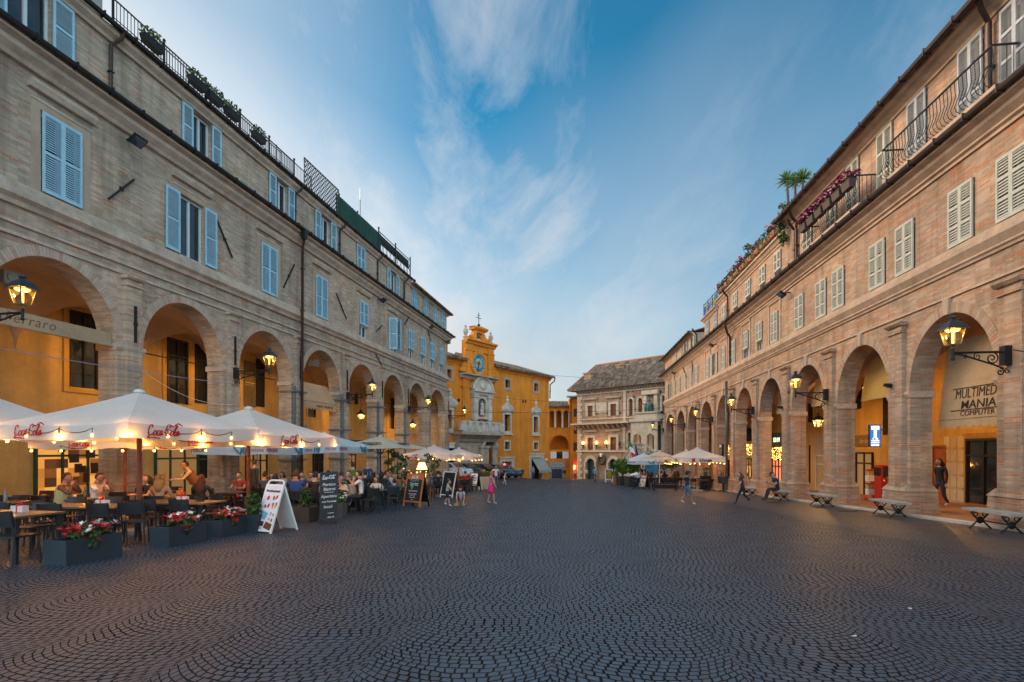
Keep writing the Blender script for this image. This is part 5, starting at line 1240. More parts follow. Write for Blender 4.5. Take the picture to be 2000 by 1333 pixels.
for sx,(xa,xb) in ((1,(pb,bb)),(-1,(ba,pa))):
    mb.bx(xa,xb,-.02,.55,zl,bc_-.81); c_ = (xa+xb)/2
    for xx in ((xa+.5,xb-.5) if sx == 1 else (xa+.5,xa+2.2)): mb.bx(xx-.4,xx+.4,.545,.8,zl,bc_-1.6); mb.bx(xx-.5,xx+.5,.545,.92,bc_-1.9,bc_-1.6); mb.bx(xx-.5,xx+.5,.545,.95,zl,zl+1.5)
mb.mould(ba,bb,[(.55,bc_-1.2),(.75,bc_-1.15),(.95,bc_-.82),(.5,bc_-.82)])
K = 12
for k in range(K):
    a0,a1 = pi*k/K,pi*(k+1)/K; p_ = [(m_+W2*cos(a),zsp+W2*sin(a)) for a in (a0,a1)]
    mb.add([(p_[0][0],.55,p_[0][1]),(p_[1][0],.55,p_[1][1]),(p_[1][0],.55,bc_-.81),(p_[0][0],.55,bc_-.81)],[(0,1,2,3)]); mb.add([(p_[0][0],.55,p_[0][1]),(p_[1][0],.55,p_[1][1]),(p_[1][0],-.6,p_[1][1]),(p_[0][0],-.6,p_[0][1])],[(0,1,2,3)])
mb.build('portal',mat('portal_stone',(.40,.335,.255),.85,var=.25,scale=1.4,bump=.4),YR)
mb = MB(); mb.tube([(m_+(W2+.22)*cos(pi*k/16),.6,zsp+(W2+.22)*sin(pi*k/16)) for k in range(17)],.2,6); mb.box((m_,.7,pd+.35),(.5,.3,.9)); mb.build('portal_arch',M_STONE,YR)
mb = MB(); mb.bx(pa-.5,pb+.5,-4,-3.9,zl,pd+.2); 
for xx in (pa-.02,pb+.02): mb.bx(xx-.02,xx+.02,-4,-.5,zl,pd)
mb.bx(pa,pb,-4,-.5,pd,pd+.1); mb.build('passage',M_YEL,YR)
mb = MB(); mb.ball((pb-.35,-1.0,zsp+.2),.14); mb.build('passage_lamp',M_BULB,YR); light((pb-.5,-1.0,zsp+.2),45,YR,.12)
# lean-to awning over the second shop, notice panels, vents, plates
a,b,c,d = shops[1]; mb = MB(); mb.add([(a-.2,.15,d-.1),(b,.15,d-.1),(b+.1,1.4,d-1.75),(a-.4,1.4,d-1.75)],[(0,1,2,3)]); mb.add([(b+.1,1.4,d-1.75),(a-.4,1.4,d-1.75),(a-.4,1.41,d-2.1),(b+.1,1.41,d-2.1)],[(0,1,2,3)]); mb.build('shop_awning',mat('grey_green_canvas',(.33,.36,.30),.85,transl=.2),YR)
for r in (YP.rect(575,1163,636,1208),): 
    for k in range(5): mb = MB(); mb.bx(r[0]+(r[1]-r[0])*(k+.06)/5,r[0]+(r[1]-r[0])*(k+.94)/5,0,.05,r[2],r[3]); mb.build('notice_panel',mat('cream_panel',(.50,.37,.18),.7),YR)
for r in (YP.rect(162,663,178,685),YP.rect(630,675,641,692),YP.rect(648,675,659,692)): mb = MB(); mb.bx(r[0],r[1],-.01,.02,r[2],r[3]); mb.build('vent',M_BLACK,YR)
r = YP.rect(793,1097,812,1110); mb = MB(); mb.bx(*r[:2],0,.04,*r[2:]); mb.build('street_plate',M_WHITE,YR)
# brick gable of the building behind, left of the clock
t = thing('brick_gable','grey brick gable end rising behind the clock gable of the yellow palace','building',YP.w(tb,-3.5,0),YP.rz); g0 = YP.q(205,282,-3.5)[1]; mb = MB(); mb.prism([(-1,0,ZE-2),(9,0,ZE-2),(9,0,ZE+1.2),(-1,0,g0)],(0,-8,0)); mb.build('wall',plaster('grey_brick_render',(.30,.26,.23)),t); mb = MB(); mb.prism([(-1.2,.3,g0+.05),(9.2,.3,ZE+1.25),(9.2,.3,ZE+1.0),(-1.2,.3,g0-.2)],(0,-8.6,0)); mb.build('roof',M_TILE,t)

# ---- link building with the three-arched loggia
c8 = lambda cx,cy: (1060+cx/4.761, 680+cy/4.761)
LP = Pl((12.5,94.0), (-1,.02), c8)
LRt = thing('loggia_house','small yellow house with a three-arched loggia over a wide archway, between two palaces','building',(12.5,94,LP.z0),LP.rz)
xa,xb,_,zt = LP.rect(30,545,252,1220); sl_ = LP.rect(62,580,240,742); ga = LP.rect(62,812,243,1225)
mb = MB(); ops = []
lw = (sl_[1]-sl_[0]-.9)/3; loggia = [(sl_[0]+i*(lw+.45),sl_[0]+i*(lw+.45)+lw,sl_[2],sl_[3]) for i in range(3)]
zA = LP.q(150,945)[1]
mb.wall(xa,xb,-1,zt,loggia+[(ga[0],ga[1],zA,ga[3])],0,0); mb.bx(xa+.01,xb-.01,-6,-2.4,-1,zt-.02)
for a,b,c,d in loggia+[(ga[0],ga[1],zA,ga[3])]:
    P_ = archpoly(a,b,c,d); n = len(P_)
    for i in range(2,n-1): p,q_ = P_[i],P_[i+1]; mb.add([(p[0],0,p[1]),(q_[0],0,q_[1]),(q_[0],0,d),(p[0],0,d)],[(0,1,2,3)])
    for i in range(n): p,q_ = P_[i],P_[(i+1)%n]; mb.add([(p[0],0,p[1]),(q_[0],0,q_[1]),(q_[0],-2.2,q_[1]),(p[0],-2.2,p[1])],[(0,1,2,3)])
mb.build('wall',M_YEL,LRt)
mb = MB()
for i in (0,1,2):
    x_ = loggia[i][0]-.22 if i else loggia[0][0]-.1
    z0,z1 = sl_[2],sl_[3]-lw/2; mb.lathe([(.2,0),(.14,.15),(.14,z1-z0-.35),(.26,z1-z0),(.3,z1-z0+.05)],10,(x_,.05,z0))
mb.build('columns',M_STONE,LRt,40)
roofblock(LRt,xa-.5,xb+.3,zt+.05,.5,4,1.2,M_TILE); mb = MB(); r = LP.rect(72,965,240,1028)
wd_ = (r[1]-r[0])/3; mb.bx(r[0],r[1],-2.39,-2.3,zA-3,zA); 
mb.bx(r[0]+wd_,r[0]+2*wd_,-.0,.02,r[2],r[3]); mb.build('pane',M_GLASS,LRt)
for x_ in (r[0],r[0]+2*wd_): mb = MB(); mb.bx(x_,x_+wd_,0,.07,r[2],r[3]); mb.build('shutter',M_WHITE,LRt)
r = LP.rect(62,1060,200,1225); mb = MB(); z_ = LP.q(130,1100)[1]; mb.bx(r[0],r[1],0,.3,-.3,r[3]); mb.build('shop_front',mat('grey_shop_front',(.22,.24,.24),.5),LRt); mb = MB(); m_ = (r[0]+r[1])/2; mb.bx(m_-.9,m_+.9,.3,.33,-.2,z_-.5); mb.bx(r[0]+.3,m_-1.6,.3,.33,.9,z_-.7).bx(m_+1.6,r[1]-.3,.3,.33,.9,z_-.7); mb.build('pane',M_GLASS,LRt)
mb = MB(); mb.bx(r[0],r[1],.3,.36,z_-.1,r[3]-.1); fs = mb.build('fascia',mat('pale_fascia',(.40,.42,.40),.5),LRt)
text('ACCONCIATURE', .62, mat('blue_grey_ink',(.12,.18,.24)), frame((m_,.37,(z_+r[3])/2-.1),(-1,0,0),(0,0,1)), fs, bold=.01)
SP = Pl((14.4,91.5), (-1,.02), c8)
SR = thing('side_house','narrow tall orange house squeezed between the loggia house and the brick palace','building',(14.4,91.5,SP.z0),SP.rz)
xa,xb,_,zt = SP.rect(256,462,345,1220); dr = SP.rect(280,1025,324,1215); wn_ = [SP.rect(287,565,319,640),SP.rect(290,758,320,800),SP.rect(284,880,320,960)]
dr = (dr[0],dr[1],-.3,dr[3]); mb = MB(); mb.wall(xa-2,xb,-1,zt,[dr]+wn_,0,.5); mb.bx(xa-2,xb-.01,-6,-1.9,-1,zt-.01)
P_ = archpoly(*dr)
for i in range(2,len(P_)-1): p,q_ = P_[i],P_[i+1]; mb.add([(p[0],0,p[1]),(q_[0],0,q_[1]),(q_[0],0,dr[3]),(p[0],0,dr[3])],[(0,1,2,3)])
mb.build('wall',M_YEL,SR); roofblock(SR,xa-2,xb+.3,zt+.05,.4,4,.6,M_TILE)
mb = MB()
for r in wn_: mb.bx(r[0],r[1],-.3,-.25,r[2],r[3])
mb.build('pane',M_GLASS,SR); mb = MB(); mb.bx(dr[0],dr[1],-1.8,-1.7,dr[2],dr[3]); mb.bx(dr[0]-.05,dr[0],-1.8,-.5,dr[2],dr[3]).bx(dr[1],dr[1]+.05,-1.8,-.5,dr[2],dr[3]); mb.build('passage',mat('red_lit_plaster',(.55,.22,.12),.9),SR)
m_ = (dr[0]+dr[1])/2
for z_ in (dr[3]-1.6,dr[3]-4.0): mb = MB(); mb.lathe([(.12,-.4),(.2,-.3),(.2,.3),(.12,.4)],8,(m_,-1.2,z_)); mb.build('glowing_lantern',emat('orange_lantern_glow',(1,.2,.025),3),SR); light((m_,-.8,z_),22,SR,.2,(1,.3,.08))
pipe(SR,[(xb-.1,.3,zt),(xb-.1,.2,zt-4.5),(xb-2.0,.2,zt-5.6),(xb-2.0,.2,zt-6)],.08,M_GUT)
# ---- brick palace with loggia balcony (right of centre)
PP = Pl((10.75,88.0), (-.682,.731), c8)
PRt = thing('brick_palace','stone trimmed brick palace with tiled roof, balcony and outside stair','building',(10.75,88,PP.z0),PP.rz)
ZE = PP.q(325,392)[1]; x1 = -21
W = lambda *r: PP.rect(*r)
rw = [W(420,538,467,637),W(632,522,686,630),W(420,835,470,953),W(632,830,686,950)]
aw = [W(805,475,838,630),W(890,467,928,607),W(797,790,826,930),W(1112,445,1135,600),W(1107,800,1130,945)]
dd = [W(410,1027,487,1213),W(620,1030,700,1135)]; dd = [(a,b,PP.g((a+b)/2)-.1,d) for a,b,c,d in dd]
mb = MB(); mb.wall(x1,0,-1.5,ZE,rw+aw+dd,0,.35); mb.bx(x1+.01,-.01,-14,-.5,-1.5,ZE-.02); mb.quad((0,0,-1.5),(0,-14,-1.5),(0,-14,ZE),(0,0,ZE))
for r in aw+dd:
    P_ = archpoly(*r)
    for i in range(2,len(P_)-1): p,q_ = P_[i],P_[i+1]; mb.add([(p[0],0,p[1]),(q_[0],0,q_[1]),(q_[0],0,r[3]),(p[0],0,r[3])],[(0,1,2,3)])
mb.build('wall',M_BRP,PRt)
for r in rw:
    a,b,c,d = r; wdw = MB(); wdw.bx(a,b,-.2,-.14,c,d); k = 10
    for i in range(k): wdw.bx(a+.05,b-.05,-.14,-.115,c+(d-c)*i/k+.03,c+(d-c)*(i+1)/k-.03)
    wdw.bx((a+b)/2-.04,(a+b)/2+.04,-.14,-.1,c,d); o = wdw.build('window',M_WOODR,PRt)
    mb = MB(); mb.bx(a-.42,a,-.02,.1,c,d+.42).bx(b,b+.42,-.02,.1,c,d+.42).bx(a,b,-.02,.1,d,d+.42); mb.mould(a-.75,b+.75,[(0,d+.85),(.2,d+.9),(.3,d+1.05),(.3,d+1.15),(0,d+1.2)]); mb.build('surround',M_TRIM,o)
for r in aw:
    a,b,c,d = r; wdw = MB(); wdw.bx(a,b,-.25,-.2,c,d); wdw.bx((a+b)/2-.04,(a+b)/2+.04,-.2,-.15,c,d); wdw.bx(a,b,-.2,-.16,d-(b-a)*.7,d-(b-a)*.6); o = wdw.build('window',M_WOODR,PRt)
    mb = MB(); P_ = archpoly(a-.16,b+.16,c,d+.16); mb.tube([(p[0],.03,p[1]) for p in P_[1:]+P_[:1]],.17,6); mb.build('surround',M_TRIM,o)
for r in dd:
    a,b,c,d = r; wdw = MB(); wdw.bx(a,b,-.3,-.25,c,d); k = 9
    for i in range(k): wdw.bx(a+.05,b-.05,-.25,-.22,c+(d-c)*i/k+.04,c+(d-c)*(i+1)/k-.04)
    o = wdw.build('door',M_DOORG,PRt); mb = MB(); P_ = archpoly(a-.22,b+.22,c,d+.22)
    for i in range(1,len(P_)): p,q_ = P_[i],P_[(i+1)%len(P_)]; mb.bar((p[0],.06,p[1]),(q_[0],.06,q_[1]),.22,.5) if i < len(P_) else None
    mb.build('surround',M_TRIM,o)
mb = MB()
zq = 0
while zq < ZE-.9:                         # quoins on the left corner
    l_ = .95 if int(zq/.5)%2 else .65; mb.bx(-l_,.04,-.3,.07,zq-.6,zq-.13); zq += .5
mb.build('quoins',M_TRIM,PRt)
for xl,xr,yt,yb in ((752,776,392,690),(748,772,740,960),(1042,1060,430,605),(965,980,445,605)): r = W(xl,yt,xr,yb); mb = MB(); mb.bx(r[0],r[1],-.01,.12,r[2],r[3]); mb.bx(r[0]-.1,r[1]+.1,-.01,.2,r[3]-.3,r[3]); mb.build('stone_pilaster',M_TRIM,PRt)
zb_ = PP.q(500,712)[1]; z2 = PP.q(500,662)[1]; z3 = PP.q(600,960)[1]
mb = MB(); mb.bx(PP.q(833,700)[0],.6,0,1.1,zb_,zb_+.25); k = 12
for i in range(k): x_ = .3-i*1.05*11.5/12.6; mb.prism([(x_,0,zb_-.8),(x_,.9,zb_-.02),(x_,0,zb_-.02)],(.22,0,0))
mb.build('balcony',M_TRIM,PRt)
mb = MB(); xe = PP.q(880,645)[0]; mb.bx(xe,0,.0,.14,z2-.08,z2+.08); mb.build('string_course',M_TRIM,PRt); mb = MB(); mb.bx(xe,.2,0,.16,z3-.15,z3+.15); mb.build('string_course',M_TRIM,PRt)
mb = MB(); mb.mould(x1,.3,[(0,ZE-1.0),(.15,ZE-.95),(.15,ZE-.8),(0,ZE-.8)]); k = 44
for i in range(k): x_ = .1+(x1)*i/k; mb.prism([(x_,0,ZE-.75),(x_,.55,ZE-.25),(x_,.55,ZE-.05),(x_,0,ZE-.05)],(-.2,0,0))
mb.build('bracketed_cornice',M_TRIM,PRt)
RX = PP.q(480,162,-5.5); rz_ = RX[1]; mb = MB()   # hipped roof
A = [(1.3,1.0,ZE-.1),(x1-1,1.0,ZE-.1),(x1-1,-6,rz_),(RX[0],-6,rz_),(1.3,-13.5,ZE-.1)]
mb.add([A[0],A[1],A[2],A[3]],[(0,1,2,3)]); mb.add([A[0],A[3],A[4]],[(0,1,2)]); mb.add([(1.3,1.0,ZE-.22),(x1-1,1.0,ZE-.22),A[1],A[0]],[(0,1,2,3)]); mb.add([(1.3,1.0,ZE-.22),(1.3,-13.5,ZE-.22),A[4],A[0]],[(0,1,2,3)]); mb.add([(1.3,1.0,ZE-.22),(x1-1,1.0,ZE-.22),(x1-1,-13,ZE-.22),(1.3,-13.5,ZE-.22)],[(0,1,2,3)])
s_ = (rz_-ZE+.1)/7.0
k = 62
for i in range(k):
    x_ = 1.2+(x1-2)*i/k; top = -6 if x_ < RX[0] else 1.0-7.0*(1.3-x_)/(1.3-RX[0])
    if top < .8: mb.tube([(x_,1.05,ZE-.06),(x_,top,ZE-.09+s_*(1.0-top))],.075,5)
rf_ = mb.build('roof',rooftiles('palace_tiles',(.13,.095,.07),(.25,.18,.13),.36,.5),PRt)
mb = MB(); mb.tube([(x1,-6,rz_+.05),(RX[0],-6,rz_+.05),(1.3,1.0,ZE)],.16,6); mb.build('ridge',M_TERRA,rf_)
for cx_,cy_,n_ in ((432,265,-2.2),(733,190,-4.6)):
    x_,z_ = PP.q(cx_,cy_,n_); ch = MB(); ch.bx(x_-.7,x_+.7,n_-.5,n_+.5,z_-1.5,z_+.4); ch.bx(x_-.85,x_+.85,n_-.65,n_+.65,z_+.4,z_+.6); ch.build('chimney',M_BRP,rf_)
mb = MB(); holes_ = [(407,437),(442,432),(487,427),(600,418),(637,415),(700,410),(720,470),(603,610),(720,605),(380,435),(560,420),(795,405),(840,400),(940,392),(850,455),(1095,410),(500,610),(700,450)]
for cx_,cy_ in holes_: x_,z_ = PP.q(cx_,cy_); mb.bx(x_-.14,x_+.14,-.01,.012,z_-.16,z_+.16)
mb.build('putlog_holes',M_BLACK,PRt)
for r in (W(498,506,596,602),W(527,980,573,1008)): mb = MB(); mb.bx(r[0],r[1],0,.08,r[2],r[3]); mb.build('stone_plaque',M_WHITE if r[1]-r[0] > 2.5 else M_TRIM,PRt)
# projecting loggia bay carrying the statue
xb0,_ = PP.q(832,800,1.5); xb1,_ = PP.q(1075,800,1.5); ztop = PP.q(950,608,1.8)[1]; zm = PP.q(900,680,1.8)[1]; zf = PP.q(900,958,1.6)[1]
bay = MB(); bay.bx(xb1,xb0,0,.2,zf,zm); n1 = 1.9
cols = [(xb0-.3,xb0),(PP.q(935,800,1.9)[0]-.25,PP.q(935,800,1.9)[0]+.25),(xb1,xb1+.3)]
bay.bx(xb1-.1,xb0+.1,.0,n1+.2,zm-.1,zm+.35); bay.bx(xb1,xb0-.6,.0,n1,zm+.35,ztop); bay.bx(xb1-.2,xb0-.45,0,n1+.15,ztop,ztop+.2)
bay.build('loggia_bay',M_TRIM,PRt)
xs_ = [xb0,PP.q(940,800,1.9)[0],xb1]
mb = MB()
for i in range(2):
    b_, a_ = xs_[i], xs_[i+1]; r = (a_+.45,b_-.45,zf,PP.q(900 if i == 0 else 1015,797,1.9)[1])
    mb.bx(a_,a_+.45,n1-.3,n1,zf,zm-.1).bx(b_-.45,b_,n1-.3,n1,zf,zm-.1); P_ = archpoly(*r)
    for k in range(2,len(P_)-1): p,q_ = P_[k],P_[k+1]; mb.add([(p[0],n1,p[1]),(q_[0],n1,q_[1]),(q_[0],n1,zm-.1),(p[0],n1,zm-.1)],[(0,1,2,3)]); mb.add([(p[0],n1,p[1]),(q_[0],n1,q_[1]),(q_[0],n1-.3,q_[1]),(p[0],n1-.3,p[1])],[(0,1,2,3)])
mb.build('loggia_arches',M_TRIM,PRt)
mb = MB(); mb.bx(xs_[1]+.4,xs_[0]-.4,.2,.25,zf,zm-.4); mb.build('window',M_WOODR,PRt); mb = MB(); mb.bx(xs_[2]+.4,xs_[1]-.4,.2,.25,zf-1.4,zm-.6); mb.build('door',mat('black_brown_door',(.03,.02,.015),.5),PRt)
mb = MB(); mb.bx(xb1,xb0,0,n1,-1.5,zf-.1); mb.build('bay_base',M_BRP,PRt)
# stair up to the loggia
X0,Z0 = PP.q(660,1140,3.2); X1,Z1 = PP.q(880,960,2.4); Z0 = PP.g(X0,3)-.1; N = 16; mb = MB()
for i in range(N): xx0 = X0+(X1-X0)*i/N; xx1 = X0+(X1-X0)*(i+1)/N; mb.bx(min(xx0,xx1),max(xx0,xx1),1.9,3.6,Z0-.5,Z0+(zf-Z0)*(i+1)/N)
mb.bx(xb1,X1,1.9,3.6,Z0-.5,zf); st = mb.build('stair',M_STOND,PRt)
mb = MB(); mb.bar((X0,3.5,Z0+1.0),(X1,3.5,zf+1.0),.2,.14); mb.bar((X0,3.5,Z0+.25),(X1,3.5,zf+.15),.22,.3); mb.bar((X1,3.5,zf+1.0),(xb1+1.0,3.5,zf+1.0),.2,.14); mb.bar((xb1+1,3.5,zf+1),(xb1-.8,3.5,zf-.1),.2,.14)
for i in range(34):
    f = (i+.5)/20
    if f < 1: xx, zz_ = X0+(X1-X0)*f, Z0+(zf-Z0)*f
    else: xx, zz_ = X1+(xb1+1-X1)*(f-1)/.7, zf
    mb.lathe([(.05,.1),(.1,.35),(.05,.7),(.07,.95)],6,(xx,3.5,zz_))
mb.build('balustrade',M_TRIM,st)
# statue, its pavilion frame behind
px0 = PP.q(985,530,1.0); t = thing('seated_statue','green bronze seated statue with pointed mitre and raised hand above the stone loggia','statue',PP.w(PP.q(985,600,1.0)[0],1.0,ztop+.2),PP.rz)
Hs = PP.q(985,462,1.0)[1]-ztop-.2; u = Hs/4.0; mb = MB()
vs = []; fs = []; n = 18
prof = [(1.15,.9,0,0),(1.25,1.0,.25,0),(1.05,.95,.9,.15),(1.0,.9,1.4,.15),(.85,.75,1.75,-.1),(.8,.6,2.2,-.25),(.72,.5,2.6,-.3),(.45,.35,2.85,-.3),(.2,.2,2.95,-.25)]
for rx,ry_,z_,oy in prof:
    for k in range(n): a = 2*pi*k/n; w2 = 1+.09*sin(a*6+z_*3); vs.append((rx*u*cos(a)*w2,(ry_*sin(a)*w2+oy)*u,z_*u))
for i in range(len(prof)-1):
    for k in range(n): fs.append((i*n+k,i*n+(k+1)%n,(i+1)*n+(k+1)%n,(i+1)*n+k))
mb.add(vs,fs); mb.ball((0,-.15*u,3.15*u),(.24*u,.28*u,.32*u),10,8); mb.lathe([(.26*u,0),(.34*u,.3*u),(.22*u,.6*u),(.02,.9*u)],10,(0,-.18*u,3.3*u),0,1,.6)
mb.tube([(.6*u,-.1*u,2.5*u),(1.05*u,.35*u,2.0*u),(1.35*u,.75*u,2.35*u)],[.24*u,.2*u,.11*u],8); mb.ball((1.4*u,.8*u,2.5*u),(.1*u,.1*u,.17*u)); mb.tube([(-.6*u,-.1*u,2.5*u),(-.9*u,.3*u,1.9*u),(-.5*u,.8*u,1.6*u)],[.24*u,.2*u,.12*u],8)
for sx in (-1,1): mb.tube([(sx*.4*u,.2*u,1.5*u),(sx*.45*u,1.0*u,1.35*u),(sx*.42*u,1.05*u,.5*u),(sx*.4*u,1.2*u,.05*u)],[.42*u,.4*u,.3*u,.22*u],8)
mb.build('figure',M_BRONZE,t,50); mb = MB(); mb.bx(-.9*u,.9*u,-.95*u,-.6*u,0,2.3*u); mb.bx(-1.0*u,1.0*u,-.9*u,.9*u,0,.2*u); mb.build('throne',M_BRONZE,t)
r = W(950,395,1075,605); mb = MB(); mb.bx(r[0]-.2,r[1]+.2,0,.6,r[3]-.6,r[3]); mb.bx(r[0],r[0]+.5,0,.4,r[2],r[3]-.6).bx(r[1]-.5,r[1],0,.4,r[2],r[3]-.6); mb.build('statue_niche_frame',M_TRIM,PRt)
# wall torches, wreath, flags
for i,(cx_,cy_) in enumerate(((376,897),(500,895),(590,893))):
    x_,z_ = PP.q(cx_,cy_,.4); t = thing('wall_torch','lit torch lamp on the brick palace, '+('nearest its left corner','just right of the first brown window','left of the second brown window')[i],'wall lamp',PP.w(x_,0,z_-.5),PP.rz,'lit torch lamps'); mb = MB(); mb.tube([(0,0,0),(0,.3,-.1),(0,.4,.3)],.05,6); mb.lathe([(.1,.25),(.22,.5),(.2,.52)],8,(0,.4,0)); mb.build('bracket',M_DARK,t); mb = MB(); mb.ball((0,.4,.72),(.2,.2,.28),10,7); mb.build('globe',emat('torch_glow',(1,.45,.08),5),t); light((0,.55,.72),22,t,.2)
x_,z_ = PP.q(715,892,.4); t = thing('wall_torch','unlit dark torch lamp right of the second brown window','wall lamp',PP.w(x_,0,z_-.5),PP.rz); mb = MB(); mb.tube([(0,0,0),(0,.3,-.1),(0,.4,.3)],.05,6); mb.lathe([(.1,.25),(.22,.5),(.2,.52)],8,(0,.4,0)); mb.build('bracket',M_DARK,t); mb = MB(); mb.ball((0,.4,.72),(.2,.2,.28),10,7); mb.build('globe',mat('dull_glass',(.08,.07,.06),.3),t)
x_,z_ = PP.q(550,1038,.1); t = thing('wreath','dark laurel wreath hanging under a plaque between the green doors','wreath',PP.w(x_,.1,z_),PP.rz); mb = MB(); mb.tube([(.62*cos(2*pi*k/20),.1,.62*sin(2*pi*k/20)) for k in range(20)],.2,6,closed=True); mb.build('ring',mat('dry_laurel',(.09,.06,.03),.9,var=.4,scale=12),t); mb = MB(); mb.bx(-.16,.16,.05,.3,.45,1.0); mb.build('ribbon',M_WHITE,t)
def flag(label, cx_, cy_, n_, cols_, name, ang, L, drop):
    x_,z_ = PP.q(cx_,cy_,n_); t = thing(name,label,'flag',PP.w(x_,n_,z_),PP.rz); mb = MB(); mb.tube([(0,0,0),(ang*.5,.3,L)],.04,6); mb.build('pole',M_DARK,t)
    rows = 12; W3 = drop[0]; 
    for c_i,(nm,c_) in enumerate(cols_):
        mb = MB(); k = len(cols_)
        for r_ in range(rows//k):
            f0 = (c_i*(rows//k)+r_)/rows; f1 = f0+1/rows
            for j in range(6):
                def pt_(f,u_): return (ang*.5-u_*W3*(.55+.45*f)-f*drop[1]*.25, .3+.10*sin(u_*7+f*4), L-u_*.25-f*drop[1])
                mb.add([pt_(f0,j/6),pt_(f0,(j+1)/6),pt_(f1,(j+1)/6),pt_(f1,j/6)],[(0,1,2,3)])
        mb.build(nm,c_,t)
FG = mat('flag_green',(.02,.22,.08),.8); FR = mat('flag_red',(.55,.02,.03),.8); FB = mat('flag_blue',(.02,.04,.22),.8)
flag('green white and red flag drooping over the stair of the brick palace',833,975,3.8,[('green_band',FG),('white_band',M_WHITE),('red_band',FR)],'tricolour_flag',.9,1.7,(.9,2.4))
flag('narrow furled dark blue flag right of the tricolour',872,1000,3.8,[('cloth',FB)],'blue_flag',.1,1.6,(.35,2.2))
# overhead wires across the far end
def wire(label,a,b,sagm):
    t = [a.lerp(b,i/24)-V((0,0,sagm*4*(i/24)*(1-i/24))) for i in range(25)]; mb = MB(); mb.tube(t,.013,4); tag(mb.build('overhead_wire',M_DARK),label,'cable')
wire('thin wire strung highest across the end of the square',LF.w(52,.1,8.2),at(1345,742,60),.5)
wire('middle wire sagging across the yellow palace front',at(905,769,63.5),at(1330,778,60),.7)
wire('lowest wire crossing over the yellow palace windows',LF.w(46,.2,3.4),at(1420,786,40),.5)
for i,(cx_,cy_) in enumerate(((1085,603),(1115,608),(1102,672))):
    x_,z_ = PP.q(cx_,cy_,4); t = thing('pigeon','dark pigeon flying beside the loggia, '+('upper left one','upper right one','lower one')[i],'bird',PP.w(x_,4,z_),i); mb = MB(); mb.ball((0,0,0),(.1,.24,.1),10,7); mb.ball((0,.26,.05),.07,8,6); mb.tri((-.03,.3,.05),(.03,.3,.05),(0,.38,.03)); mb.add([(-.08,-.2,0),(.08,-.2,0),(.12,-.45,.02),(-.12,-.45,.02)],[(0,1,2,3)]); mb.build('body',mat('pigeon_grey',(.05,.055,.07),.7),t,40)
    for sx in (-1,1): mb = MB(); mb.add([(sx*.06,.12,.04),(sx*.35,.16,.22),(sx*.62,-.02,.30),(sx*.4,-.16,.2),(sx*.06,-.14,.04)],[(0,1,2,3,4)]); mb.add([(sx*.06,.12,.05),(sx*.35,.16,.23),(sx*.62,-.02,.31),(sx*.4,-.16,.21),(sx*.06,-.14,.05)],[(4,3,2,1,0)]); mb.build('wing',MATS['pigeon_grey'],t)
# ================================================================ cafe furniture
M_CHB = mat('black_chair_plastic',(.022,.022,.024),.45,var=.1); M_CHG = mat('green_chair',(.02,.055,.045),.5); M_CHBR = mat('bronze_chair',(.10,.055,.03),.4,.2)
M_TOPB = mat('brown_table_top',(.16,.085,.04),.35,var=.12,scale=6); M_TOPD = mat('dark_table_top',(.035,.028,.024),.35)
def chair_proto(name, M, style=0):
    t = thing(name,'','chair',(0,0,-50)); mb = MB()
    vs = []; n = 8
    mb.tbx((0,0,.435),(.40,.40),(0,.01,.46),(.43,.42)); mb.build('seat',M,t)
    mb = MB()
    for k in range(9):                    # bowed backrest
        a, b = -.21+.42*k/9, -.21+.42*(k+1)/9; f = lambda x_: -.19-.05*(1-(x_/.21)**2)
        z0, z1 = (.60,.84) if style == 0 else (.50,.80)
        mb.add([(a,f(a),z0),(b,f(b),z0),(b,f(b)-.04,z1),(a,f(a)-.04,z1),(a,f(a)-.02,z0),(b,f(b)-.02,z0),(b,f(b)-.06,z1),(a,f(a)-.06,z1)],[(0,1,2,3),(5,4,7,6),(3,2,6,7),(1,0,4,5)])
    mb.build('backrest',M,t)
    for sx in (-1,1):
        mb = MB(); mb.tube([(sx*.20,-.26,.84),(sx*.195,-.20,.46),(sx*.21,-.24,0)],[.014,.018,.013],6); mb.build('leg',M,t)
        mb = MB(); mb.tube([(sx*.185,.18,.45),(sx*.205,.20,0)],[.018,.013],6); mb.build('leg',M,t)
    return t
CH0 = chair_proto('cafe_chair',M_CHB); CHG0 = chair_proto('cafe_chair',M_CHG,1); CHBR0 = chair_proto('cafe_chair',M_CHBR,1)
used_ = set()
def place(proto, X, Y, rz, label, group, dz=0):
    loc = (X,Y,gz(X,Y)+dz)
    if proto.name not in used_:
        used_.add(proto.name); proto.location = loc; proto.rotation_euler = (0,0,rz); tag(proto,label,proto['category'],group); return proto
    return dup(proto,loc,rz,label,group)
def table_proto(name, wx, wy, M, label=''):
    t = thing(name,label,'table',(0,0,-50)); mb = MB(); mb.bx(-wx/2,wx/2,-wy/2,wy/2,.715,.745); mb.build('table_top',M,t)
    mb = MB(); mb.bx(-wx/2+.06,wx/2-.06,-wy/2+.06,-wy/2+.09,.655,.714).bx(-wx/2+.06,wx/2-.06,wy/2-.09,wy/2-.06,.655,.714); mb.build('apron',M_CHB,t)
    for sx in (-1,1):
        for sy in (-1,1): mb = MB(); mb.tbx((sx*(wx/2-.05),sy*(wy/2-.05),0),(.04,.04),(sx*(wx/2-.07),sy*(wy/2-.07),.714),(.05,.05)); mb.build('leg',M_CHB,t)
    return t
TB1 = table_proto('long_cafe_table',1.7,.75,M_TOPB); TB2 = table_proto('cafe_table',.75,.75,M_TOPD); TB3 = table_proto('cafe_table',1.2,.75,M_TOPB)
